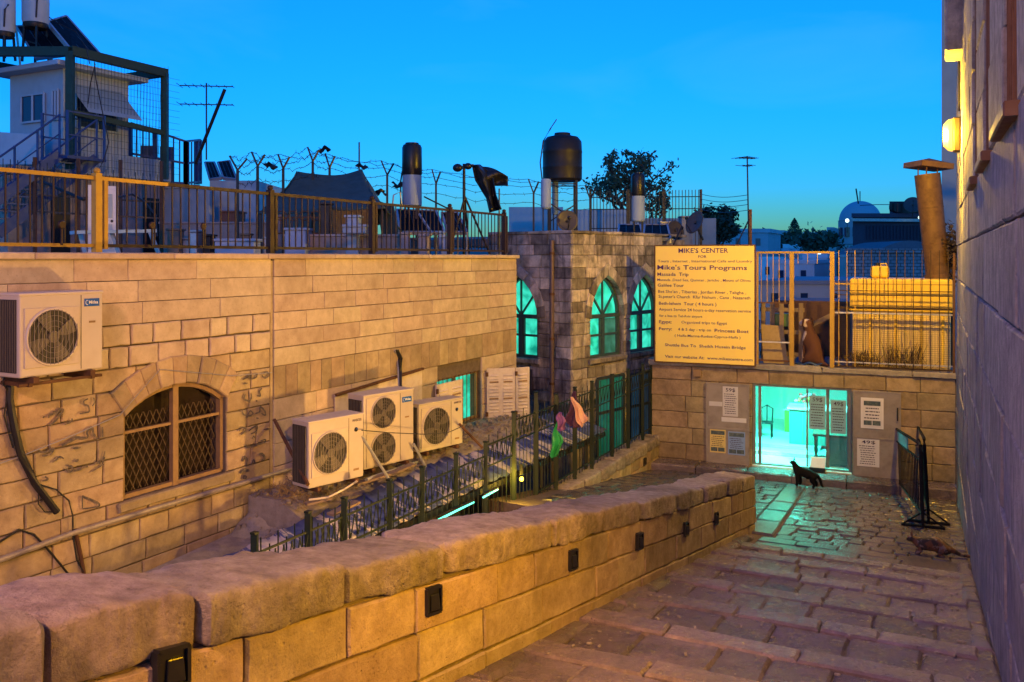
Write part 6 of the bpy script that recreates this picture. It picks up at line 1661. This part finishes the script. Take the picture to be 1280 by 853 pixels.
# boiler cylinders
def boiler(label, x0, x1, yb, ym, yt, Y, white_low=True):
    r_ = (x1-x0)/2/F*Y; b0 = V(at((x0+x1)/2, yb, Y)); h1 = (yb-ym)/F*Y; h2 = (yb-yt)/F*Y
    t = thing('boiler', label, 'boiler', tuple(b0), 'white and black boiler cylinders on the roofs')
    MB().lathe(b0, [(r_*.8,-.02),(r_*1.03,.02),(r_*1.0,h1-.01)], 24).build('body', whiteb, t)
    MB().lathe(b0 + UP*h1, [(r_*.98,-.005),(r_*1.05,.03),(r_*1.03,h2-h1-.12),(r_*.9,h2-h1-.05),(r_*.7,h2-h1-.03),(r_*.7,h2-h1),(r_*.3,h2-h1+.01)], 24).build('jacket', MT['black'], t)
    MB().tube([b0 + V((-r_*1.12,-.1,-.0)), b0 + V((-r_*1.12,-.1,h1*.8)), b0 + V((-r_*.98,-.05,h1+.1))], .02, 6).build('feed_pipe', MT['cable'], t)
    for a_ in (.6, 2.2, 3.8, 5.4):
        p = b0 + V((math.cos(a_)*r_*.8, math.sin(a_)*r_*.8, 0)); MB().bar(V((p.x, p.y, -.02)), p + UP*.0, .04, .04).build('leg', MT['dark'], t)
    return t
boiler('tall boiler cylinder, white below and black above, right of the tent', 503, 527, 258, 219, 179, 22.0)
boiler('boiler cylinder, white below and black above, in front of the tree', 789, 806, 277, 245, 216, 25.0)
solar_panel('dark solar collector beside the tall boiler, left one', [at(496, 262, 22.4), at(545, 264, 22.4), at(556, 290, 21.0), at(500, 290, 21.0)], zfloor=0)
solar_panel('dark solar collector below the black cloth', [at(552, 266, 22.6), at(572, 266, 22.6), at(584, 290, 21.3), at(560, 290, 21.3)], zfloor=0)
rod('support_pole', 'pale pole slanting down beside the collector right of the tent', 'pole', [at(524, 268, 21), at(540, 292, 20.5)], .03, MT['galv'])
rod('support_pole', 'bent pale pipe frame left of the tall boiler', 'pipe', [at(490, 262, 21.5), at(492, 244, 21.5), at(500, 240, 21.5), at(503, 262, 21.5)], .02, MT['galv'])
rod('support_pole', 'long dark pole slanting from the tall boiler towards the black cloth', 'pole', [at(530, 246, 22.5), at(566, 264, 22.8)], .02, MT['dark'])
# mast with black cloth
t = thing('mast', 'dark mast on a tripod beside the hanging black cloth', 'mast', tuple(at(580, 300, 21)))
MB().tube([V((at(580,0,21).x, 21, -.02)), at(580, 205, 21)], .035, 8).build('pole', MT['dark'], t)
for x, Y in ((562, 20.4), (612, 21.4), (586, 22)): MB().tube([at(581, 246, 21), V((at(x,0,Y).x, Y, .1))], .025, 6).build('strut', MT['dark'], t)
MB().ball(at(572, 210, 21), .12, .1, .1, 10, 7).build('lamp_head', MT['black'], t); MB().ball(at(585, 208, 21), .1, .1, .08, 10, 7).build('lamp_head', MT['black'], t)
MB().bar(at(570, 210, 21), at(592, 206, 21), .03).build('arm', MT['dark'], t)
def cloth(u, v):
    L_ = [(590, 206), (594, 226), (608, 248), (612, 266)]; R_ = [(600, 206), (616, 218), (620, 244), (627, 262)]
    def lp(c, t_): t_ *= 3; i = min(int(t_), 2); f_ = t_-i; return (c[i][0]+(c[i+1][0]-c[i][0])*f_, c[i][1]+(c[i+1][1]-c[i][1])*f_)
    a, b = lp(L_, v), lp(R_, v); x = a[0]+(b[0]-a[0])*u; y = a[1]+(b[1]-a[1])*u
    return V(at(x, y, 21 + .12*math.sin(u*8+v*3)))
tag(MB().grid(cloth, 10, 12).build('black_cloth', MT['black'], None, 0, True, .02), 'black cloth hanging twisted from the mast on the roof', 'cloth')
def cloth2(u, v):
    x = 598 + 37*u; y = 208 + 14*u - 4*math.sin(u*3) + v*(16 + 6*math.sin(u*4)); return V(at(x, y, 21.1 + .1*math.sin(u*6+v*5)))
tag(MB().grid(cloth2, 12, 6).build('black_cloth', MT['black'], None, 0, True, .02), 'black cloth stretched sideways to the short pole on the roof', 'cloth')
rod('short_pole', 'short thin pole holding the right end of the black cloth', 'pole', [V((at(624,0,21.3).x, 21.3, -.02)), at(624, 236, 21.3)], .02, MT['dark'])
yagi('radio_antenna', 'thin upright aerial above the tent', at(449, 225, 22), at(449, 178, 22), ())

# ------------------------------------------------------------------ roof of the arched building and beyond
zr = .5
t = thing('water_tank', 'big black water tank raised on a steel stand above the arched building', 'water tank', tuple(at(703, 290, 25)))
b0 = V(at(703, 227, 25)); r_ = 24.5/F*25
MB().lathe(b0, [(r_*.9,0),(r_,.06),(r_*1.0,.35),(r_*1.02,.38),(r_*1.0,.42),(r_*1.0,.8),(r_*1.02,.83),(r_*1.0,.87),(r_*.98,1.12),(r_*.80,1.25),(r_*.42,1.3),(r_*.40,1.37),(r_*.2,1.38)], 32).build('body', plain('black_tank_plastic', (.012,.011,.012), .5, dirt=.1), t)
for a_ in (.8, 2.37, 3.94, 5.5):
    p = b0 + V((math.cos(a_)*r_*.95, math.sin(a_)*r_*.95, 0)); MB().bar(V((p.x, p.y, zr)), p, .06, .06).build('leg', MT['dark'], t)
for z in (.1, .65):
    for k in range(4):
        a_, c_ = .8 + 1.57*k, .8 + 1.57*(k+1)
        p, q_ = b0 + V((math.cos(a_)*r_*.95, math.sin(a_)*r_*.95, -z)), b0 + V((math.cos(c_)*r_*.95, math.sin(c_)*r_*.95, -z-(.5 if z > .3 else 0)))
        MB().bar(p, q_, .035, .035).build('brace', MT['dark'], t)
MB().tube([b0 + V((-r_*.6,-.1,1.5)), b0 + V((-r_*1.0,-.3,1.1)), b0 + V((-r_*1.15,-.3,.5)), b0 + V((-r_*1.0,-.2,-.2))], .02, 6).build('feed_pipe', MT['cable'], t)
MB().tube([b0 + V((-r_*.6,-.1,1.5)), b0 + V((-r_*.3,-.1,1.75))], .015, 6).build('vent_pipe', MT['cable'], t)
def cyl_thing(name, label, cat, x0, x1, yt, yb, Y, m, grp=None):
    r_ = (x1-x0)/2/F*Y; b0 = V(at((x0+x1)/2, yb, Y)); h = (yb-yt)/F*Y
    t = thing(name, label, cat, tuple(b0), grp)
    MB().lathe(b0, [(r_*.7,-.02),(r_,.03),(r_,h-.04),(r_*.8,h),(r_*.2,h+.01)], 20).build('body', m, t)
    for a_ in (.7, 2.3, 3.9, 5.5): p = b0 + V((math.cos(a_)*r_*.8, math.sin(a_)*r_*.8, 0)); MB().bar(V((p.x, p.y, zr)), p, .035, .035).build('leg', MT['dark'], t)
cyl_thing('boiler', 'upright white boiler under the left edge of the black tank', 'boiler', 676, 689, 224, 261, 24.2, whiteb)
cyl_thing('boiler', 'slim dark and white boiler just right of the upright white one', 'boiler', 690, 698, 228, 268, 25.2, plain('blue_grey_boiler', (.20,.30,.36), .5))
def dish(label, c, r_, face, Y0=None):
    c = V(c); face = V(face).normalized(); x = face.cross(UP).normalized(); y = x.cross(face)
    t = thing('satellite_dish', label, 'satellite dish', tuple(c), 'satellite dishes on the roofs')
    m = MB(); m.loft([m.ring(c - face*.16*r_*(1-k*k) if True else c, x, y, max(r_*k, .004), 24) for k in (0, .3, .6, .85, 1)], False, False)
    m.build('bowl', plain('dish_grey', (.07,.06,.055), .5) if 'dish_grey' not in bpy.data.materials else bpy.data.materials['dish_grey'], t, 0, True, .012)
    MB().tube([c - y*r_*.9, c - y*r_*.5 + face*r_*.7, c + face*r_*.9], .014, 6).build('feed_arm', MT['dark'], t)
    MB().bar(c - face*.1*r_, c - face*.35 - UP*(r_*1.1), .05).build('mount', MT['dark'], t)
    MB().ball(c + face*r_*.9, .05, .05, .05, 8, 6).build('receiver', MT['dark'], t)
dish('dark satellite dish on the corner of the arched building roof', at(709, 276, 21.6), .27, (.15,-1,.25))
rf2 = thing('roof_fence', 'tall barred fence on the far roof in front of the tree', 'fence', tuple(at(800, 290, 30)))
for k in range(34):
    x = 738 + k*4.1; Y = 29 + k*.05; p = at(x, 239 - k*.05, Y); MB().bar(V((p.x, p.y, .2)), p, .022, .022).build('bar', MT['dark'], rf2)
for y in (247, 262, 286): MB().bar(at(738, y, 29), at(876, y-1, 30.7), .03).build('rail', MT['dark'], rf2)
for x in (738, 785, 830, 876): p = at(x, 237, 29 + (x-738)/138*1.7); MB().bar(V((p.x, p.y, .2)), p, .08, .08).build('post', MT['dark'], rf2)
boxthing('parapet_block', 'pale sloping roof parapet behind the barred fence', 'wall', lambda x, y, d: V((x, d, y)), at(715,0,32).x, at(800,0,32).x, -.5, at(0,262,32).z, 32, 32.5, plain('pale_blue_plaster', (.36,.44,.46), .8, dirt=.3, scale=2))
boxthing('parapet_block', 'low pale roof wall right of the boiler before the tree', 'wall', lambda x, y, d: V((x, d, y)), at(795,0,32).x, at(900,0,32).x, -.5, at(0,272,32).z, 32.6, 33, plain('pale_blue_plaster_b', (.30,.38,.42), .8, dirt=.3, scale=2))
boxthing('far_house', 'pale house wall seen between the long roof and the black tank', 'house', lambda x, y, d: V((x, d, y)), at(636,0,38).x, at(704,0,38).x, -3, at(0,259,38).z, 38, 44, plain('far_plaster', (.34,.46,.48), .85, dirt=.4, scale=1))
for k, (x0, x1, l) in enumerate(((774, 800, 'left'), (806, 834, 'right'))): solar_panel('dark solar collector on the arched building roof, %s of the boiler' % l, [at(x0, 281, 26), at(x1, 281, 26), at(x1+4, 298, 24.6), at(x0-2, 298, 24.6)], zfloor=.4)
dish('dark satellite dish edge on beside the sign board', at(868, 278, 26), .36, (-.9,-.5,.4))
dish('pale satellite dish behind the top of the sign board', at(845, 288, 26), .3, (.6,-1,.3))
clut('roof_box', 'grey ventilation box on the roof left of the sign board', 'box', 826, 842, 279, 27, .5, MT['galv'])
clut('roof_box', 'upright grey cabinet on the roof behind the sign board', 'cabinet', 852, 866, 272, 28, .5, plain('grey_cabinet', (.25,.27,.28), .6))
rod('leaning_pole', 'black pole leaning behind the top left of the sign board', 'pole', [at(842, 306, 24), at(852, 284, 24.4)], .025, MT['dark'])
yagi('tv_antenna', 'TV antenna on a thin mast standing behind the sign board', at(936, 308, 24), at(934, 196, 24), ((.985, .55, 6, (.9,.5,0)), (.90, .3, 3, (.7,-.9,0))))
rod('post', 'rusty post at the right top corner of the sign board', 'post', [at(938, 310, 22.5), at(938, 262, 22.5)], .04, MT['rust'])
rod('guy_wire', 'dark brace slanting from the sign board to the antenna mast', 'brace', [at(921, 306, 23.5), at(936, 275, 24)], .02, MT['dark'])
wr = MB()
for y in (243, 249, 255, 262): wr.tube([V(at(876, y, 29)).lerp(V(at(934, y+1, 24)), k/8) - UP*.08*math.sin(math.pi*k/8) for k in range(9)], .008, 4)
tag(wr.build('wires', MT['dark']), 'four thin wires strung from the barred fence to the antenna mast', 'wires')

# ------------------------------------------------------------------ trees
def tree(name, label, base, H, crown, n_leaf, leaf, seed, dens=1.0, grp=None, m=None, levels=3, spread=.75, fit=None):
    r = random.Random(seed); base = V(base)
    t = thing(name, label, 'tree', tuple(base), grp)
    tm = MB(); tips = []
    def grow(p, d, L_, rad_, lv):
        pts = [p]; n_ = 4
        for k in range(n_):
            d = (d + V((r.uniform(-.22,.22), r.uniform(-.22,.22), r.uniform(-.05,.16)))).normalized(); p = p + d*L_/n_; pts.append(p)
        tm.tube(pts, [rad_*(1-.5*k/n_) for k in range(n_+1)], 6)
        if lv >= 2: tips.extend(pts[2:])
        if lv == levels: tips.append(p); return
        for k in range(r.choice([3,4]) if lv else 5):
            a_ = r.uniform(0, 6.28); nd = (d*(.55) + V((math.cos(a_)*spread*crown[0], math.sin(a_)*spread*.8, r.uniform(-.1,.6)*crown[1]))).normalized()
            grow(pts[-1 if r.random() < .6 else -2], nd, L_*r.uniform(.6,.85), rad_*.55, lv+1)
    grow(base, V((.05,0,1)), H*.34, H*.035, 0)
    lm = MB()
    for k in range(n_leaf):
        c = r.choice(tips) + V((r.gauss(0, leaf*1.2), r.gauss(0, leaf*1.2), r.gauss(0, leaf*.9)))
        a = V((r.uniform(-1,1), r.uniform(-1,1), r.uniform(-.6,.6))).normalized(); b = a.cross(V((r.uniform(-1,1), r.uniform(-1,1), r.uniform(-1,1)))).normalized()
        s_ = leaf*r.uniform(.6,1.25)
        lm.add([c - a*s_, c + b*s_*.45, c + a*s_, c - b*s_*.45], [(0,1,2,3)])
    if fit:
        xs = [v.x for v in lm.v]; zs_ = [v.z for v in lm.v]; kx = fit[0]/(max(xs)-min(xs)); kz = fit[1]/(max(zs_)-base.z); cx = (max(xs)+min(xs))/2
        for mb in (tm, lm):
            mb.v = [V((base.x + (v.x-cx)*kx, base.y + (v.y-base.y)*kx, base.z + (v.z-base.z)*kz)) for v in mb.v]
    tm.build('trunk', MT['bark'], t)
    stuff(lm.build('crown', m or MT['leaf'], t, 0, False))
    return t
tree('tree', 'broad loose tree behind the boiler and barred fence', V((at(786,0,40).x, 40, -1)), 6.5, (1.25,.9), 3000, .12, 5, spread=.95, fit=(4.3, 6.1))
tree('tree', 'small dense dark tree left of the sign board antenna', V((at(898,0,70).x, 70, -1)), 5.2, (.8,.6), 3500, .2, 11, spread=.6, fit=(3.6, 5.4))
def cypress(label, px, yt, yb, Y, w_, seed, grp=None):
    r = random.Random(seed); b0 = V(at(px, yb, Y)); H = (yb-yt)/F*Y; t = thing('cypress_tree', label, 'tree', tuple(b0), grp)
    MB().cyl(b0 - UP*2, b0 + UP*H*.9, H*.05, .05, 8).build('trunk', MT['bark'], t)
    lm = MB()
    for k in range(1500):
        z = r.random()**1.2; rr = w_*(1-z)**.8*math.sqrt(r.random())*(.75+.4*r.random()); a_ = r.uniform(0, 6.28)
        c = b0 + V((math.cos(a_)*rr, math.sin(a_)*rr, H*z)); s_ = H*.045
        a = V((r.uniform(-1,1), r.uniform(-1,1), r.uniform(.2,1))).normalized(); b = a.cross(V((r.uniform(-1,1), r.uniform(-1,1), .1))).normalized()
        lm.add([c-a*s_, c+b*s_*.5, c+a*s_, c-b*s_*.5], [(0,1,2,3)])
    stuff(lm.build('crown', MT['leaf'], t, 0, False))
cypress('pointed cypress tree on the far hillside', 993, 273, 296, 170, 1.9, 3)

# ------------------------------------------------------------------ far town
def farbrick(name, c1, c2, sc_):
    m, t, b, L = newmat(name)
    tc = t.nodes.new('ShaderNodeTexCoord'); br = t.nodes.new('ShaderNodeTexBrick')
    mp_ = t.nodes.new('ShaderNodeMapping'); mp_.inputs['Rotation'].default_value = (rad(90), 0, 0); L(tc.outputs['Object'], mp_.inputs[0]); L(mp_.outputs[0], br.inputs['Vector'])
    br.inputs['Scale'].default_value = sc_; br.inputs['Color1'].default_value = (*c1,1); br.inputs['Color2'].default_value = (*c2,1); br.inputs['Mortar'].default_value = (.07,.07,.07,1); br.inputs['Mortar Size'].default_value = .03
    n = nz(t, L, tc.outputs['Object'], .7, 5)
    L(mixc(t, L, maprange(t, L, n, .4, .7, 0, .6), br.outputs['Color'], (.12,.11,.10)), b.inputs['Base Color']); b.inputs['Roughness'].default_value = .9
    return m
XY = lambda x, y, d: V((x, d, y))
def farbox(name, label, cat, x0, x1, yt, zb, Y, dy, m, win=0, grp=None, roof=None, shop=False):
    p, q_ = at(x0, yt, Y), at(x1, yt, Y)
    t = thing(name, label, cat, ((p.x+q_.x)/2, Y, zb), grp)
    MB().hexa([V((p.x,Y,zb)), V((q_.x,Y,zb)), V((q_.x,Y,zb)) + S*dy, V((p.x,Y,zb)) + S*dy, V((p.x,Y,p.z)), V((q_.x,Y,p.z)), V((q_.x,Y,p.z)) + S*dy, V((p.x,Y,p.z)) + S*dy]).build('wall', m, t)
    e = (q_.x-p.x)*.02
    rc = [V((p.x-e,Y-e,p.z+.003)), V((q_.x+e,Y-e,p.z+.003)), V((q_.x+e,Y,p.z+.003)) + S*dy, V((p.x-e,Y,p.z+.003)) + S*dy]
    MB().hexa(rc + [v + UP*.0045*Y for v in rc]).build('roof', roof or m, t)
    W_ = q_.x-p.x
    for k in range(win):
        cx = p.x + W_*(k+.5)/win; s_ = W_/win*.18; cz = p.z - s_*2.6
        MB().box((cx, Y-.02, cz), s_*1.3, .06, s_*2).build('window', darkglass, t)
    return t
fw = farbrick('far_block_wall', (.30,.34,.34), (.38,.42,.42), 1.4)
farbox('far_building', 'pale stone block wall of a building beyond the yellow tank', 'building', 1058, 1210, 316, -8, 48, 8, fw, 0)
t = farbox('far_building', 'dark building with corrugated wall and flat roof beyond the flue pipe', 'building', 1066, 1200, 272, -6, 62, 12, plain('dark_corrugated', (.05,.05,.075), .7), 0)
for k in range(26): p = at(1084 + k*4.2, 282, 61.9); MB().bar(p, at(1084 + k*4.2, 300, 61.9), .07, .05).build('corrugation', plain('dark_rib', (.035,.035,.055), .7) if 'dark_rib' not in bpy.data.materials else bpy.data.materials['dark_rib'], t)
MB().bar(at(1064, 275, 61.7), at(1180, 276, 61.7), .25, .2).build('eave', MT['galv'], t)
vt = MB(); vp = [at(1088 + 100*k/12, 318 - 17*math.sin(math.pi*k/12), 54) for k in range(13)]
vt.prism([V(p) for p in vp], V((0,6,0))); tag(vt.build('vaulted_roof', plain('grey_vault', (.13,.15,.17), .8)), 'low grey vaulted roof in front of the dark corrugated building', 'roof')
farbox('far_building', 'small dark upper room on the corrugated building beside the dish', 'building', 1112, 1180, 262, .8, 66, 5, plain('dark_room', (.05,.06,.09), .7), 0)
MB_c = MB(); MB_c.grid(lambda u, v: V(at(1112 + 45*u, 252 + 10*u*(1-u)*4*v*.5 + 12*v, 63 + .3*math.sin(u*9))), 12, 6)
tag(MB_c.build('black_canopy', MT['black'], None, 0, True, .03), 'sagging black canopy on the roof of the dark building', 'canopy')
dish('large dish on the dark building beside the flue pipe', at(1141, 256, 61), .6, (-.4,-1,.5))
rod('aerial', 'thin aerial rising above the far dome', 'antenna', [at(1073, 255, 90), at(1070, 236, 90)], .07, MT['dark'])
rod('wire', 'thin wire from the far dome to the dark canopy', 'wire', [at(1075, 257, 70), at(1095, 256, 68), at(1112, 256, 64)], .03, MT['dark'])
dm_ = thing('domed_building', 'pale domed church roof on the far skyline', 'church', tuple(at(1075, 290, 150)))
cD = V(at(1075, 276, 150)); rD = 25/F*150
MB().lathe(cD, [(rD*math.cos(a_*math.pi/24), rD*.98*math.sin(a_*math.pi/24)) for a_ in range(0, 13)], 28).build('dome', plain('lead_dome', (.34,.44,.50), .6, dirt=.2), dm_)
MB().lathe(cD - UP*4, [(rD*1.03,0),(rD*1.03,3.98),(rD*1.06,4.0)], 28).build('drum', plain('pale_drum', (.34,.38,.40), .8), dm_)
for k in range(8): a_ = math.pi*(1+ (k+.5)/8); MB().box(cD + V((math.cos(a_)*rD*1.03, math.sin(a_)*rD*1.03, -2)), .7, .7, 1.6).build('window', darkglass, dm_)
MB().bar(cD + UP*rD*.97, cD + UP*(rD+1.6), .12).build('finial', MT['dark'], dm_)
warmwin = glow('distant_lit_window', (.75,1,.85), 2.2)
for k, (x, y, Y, s_) in enumerate(((1059, 276, 144, .55), (1009, 321, 78, .3), (1024, 317, 82, .3), (1150, 272, 60.5, .22))):
    t = thing('distant_lamp', 'tiny bright lamp in the far town, %s' % ('on the drum of the dome', 'left of the pair above the gateway', 'right of the pair above the gateway', 'under the black canopy by the flue')[k], 'lamp', tuple(at(x, y, Y)))
    MB().ball(at(x, y, Y), s_*.6, s_*.6, s_*.6, 8, 6).build('bulb', warmwin, t); MB().bar(at(x, y, Y), V(at(x, y, Y)) - UP*2, s_*.15).build('post', MT['dark'], t)
r5 = random.Random(21)
fm1 = [plain('far_house_%d' % k, c, .85, dirt=.3, scale=.8) for k, c in enumerate(((.55,.60,.62), (.42,.46,.48), (.70,.72,.72), (.26,.28,.30), (.50,.46,.42)))]
for k in range(46):
    Y = r5.uniform(85, 260); x = r5.uniform(938, 1066); w_ = r5.uniform(9, 26)*110/Y*1.1
    f_ = (Y-85)/175
    yt = 326 - 36*f_ + r5.uniform(-4, 6)
    hc_ = r5.randrange(5)
    farbox('far_house', 'small %s flat roofed house on the far hillside beyond the gateway' % ('pale grey', 'blue grey', 'white', 'dark grey', 'sandy')[hc_], 'house', x, x+w_, yt, -10, Y, r5.uniform(5,9), fm1[hc_], r5.choice([1,2,3]), 'houses on the far hillside')
farbox('far_house', 'white house wall just beyond the roof gateway', 'house', 962, 1018, 330, -8, 50, 7, fm1[2], 2)
farbox('far_house', 'pale house beyond the gateway beside the yellow post', 'house', 1003, 1034, 323, -8, 58, 7, fm1[2], 1)
farbox('far_house', 'low dark roofed house below the white wall beyond the gateway', 'house', 950, 1060, 356, -8, 36, 9, fm1[1], 3, None, fm1[3])
farbox('far_house', 'dark house behind the small dense tree', 'house', 860, 960, 291, -8, 110, 9, fm1[1], 4)
for k in range(6):
    Y = r5.uniform(120, 220); px = r5.uniform(940, 1050)
    b0 = V(at(px, 303 - (Y-120)*.05, Y)); lm = MB()
    for j in range(500):
        c = b0 + V((r5.gauss(0, 1.3), r5.gauss(0, 1.3), r5.gauss(0, .7))); s_ = .5
        a = V((r5.uniform(-1,1), r5.uniform(-1,1), r5.uniform(-1,1))).normalized(); b = a.cross(V((r5.uniform(-1,1), .3, r5.uniform(-1,1)))).normalized(); lm.add([c-a*s_, c+b*s_*.5, c+a*s_, c-b*s_*.5], [(0,1,2,3)])
    t = thing('far_tree', 'dark round tree among the houses on the far hillside', 'tree', tuple(b0), 'round trees on the far hillside')
    stuff(lm.build('crown', MT['leaf'], t, 0, False)); MB().cyl(b0 - UP*5, b0, .3, .2, 6).build('trunk', MT['bark'], t)
# far ridge and slope
hl = MB()
def hill(u, v):
    x = -500 + 1000*u; y = 60 + 640*v
    z = -11 + 11*min(1, v*2.2) + (v*12 + 5*noise.noise(V((x*.006, y*.004, 0))))*min(1, v*2)
    return V((x, y, z))
struct(hl.grid(hill, 60, 40).build('hillside', stone_mat('hill_earth', (.10,.11,.10), (.20,.21,.20), (.04,.06,.04), .6, 0, (.9,1), .2, .05, .2)))
# building beyond the lamp
tbl = thing('tall_building', 'smooth tall wall rising behind the glowing wall lamp', 'building', tuple(at(1190, 322, 27.5)))
e0, e1, e2, e3 = at(1177, 322, 27.5), at(1420, 322, 26), at(1420, 322, 34), at(1178, 322, 35)
MB().hexa([V((p.x, p.y, -6)) for p in (e0, e1, e2, e3)] + [V((p.x, p.y, 12)) for p in (e0, e1, e2, e3)]).build('wall', plain('blue_grey_render', (.20,.26,.30), .85, dirt=.3, scale=1.5), tbl)
MB().hexa([V((p.x, p.y, 12.003)) for p in (e0, e1, e2, e3)] + [V((p.x, p.y, 12.3)) for p in (e0, e1, e2, e3)]).build('roof', MT['right'], tbl)
t = thing('shrub', 'dark dead shrub between the flue pipe and the right wall', 'shrub', tuple(at(1190, 335, 20.6)))
lm = MB()
for j in range(900):
    c = V(at(1190, 318, 20.8)) + V((R.gauss(0,.1), R.gauss(0,.15), R.gauss(0,.28))); s_ = .07
    a = V((R.uniform(-1,1), R.uniform(-1,1), R.uniform(-1,1))).normalized(); b = a.cross(UP + V((.1,.2,0))).normalized(); lm.add([c-a*s_, c+b*s_*.5, c+a*s_, c-b*s_*.5], [(0,1,2,3)])
stuff(lm.build('foliage', plain('dry_leaf', (.07,.05,.035), .8), t, 0, False)); MB().cyl(V((at(1190,0,20.8).x, 20.8, -2.6)), at(1190, 318, 20.8), .03, .015, 6).build('stem', MT['bark'], t)
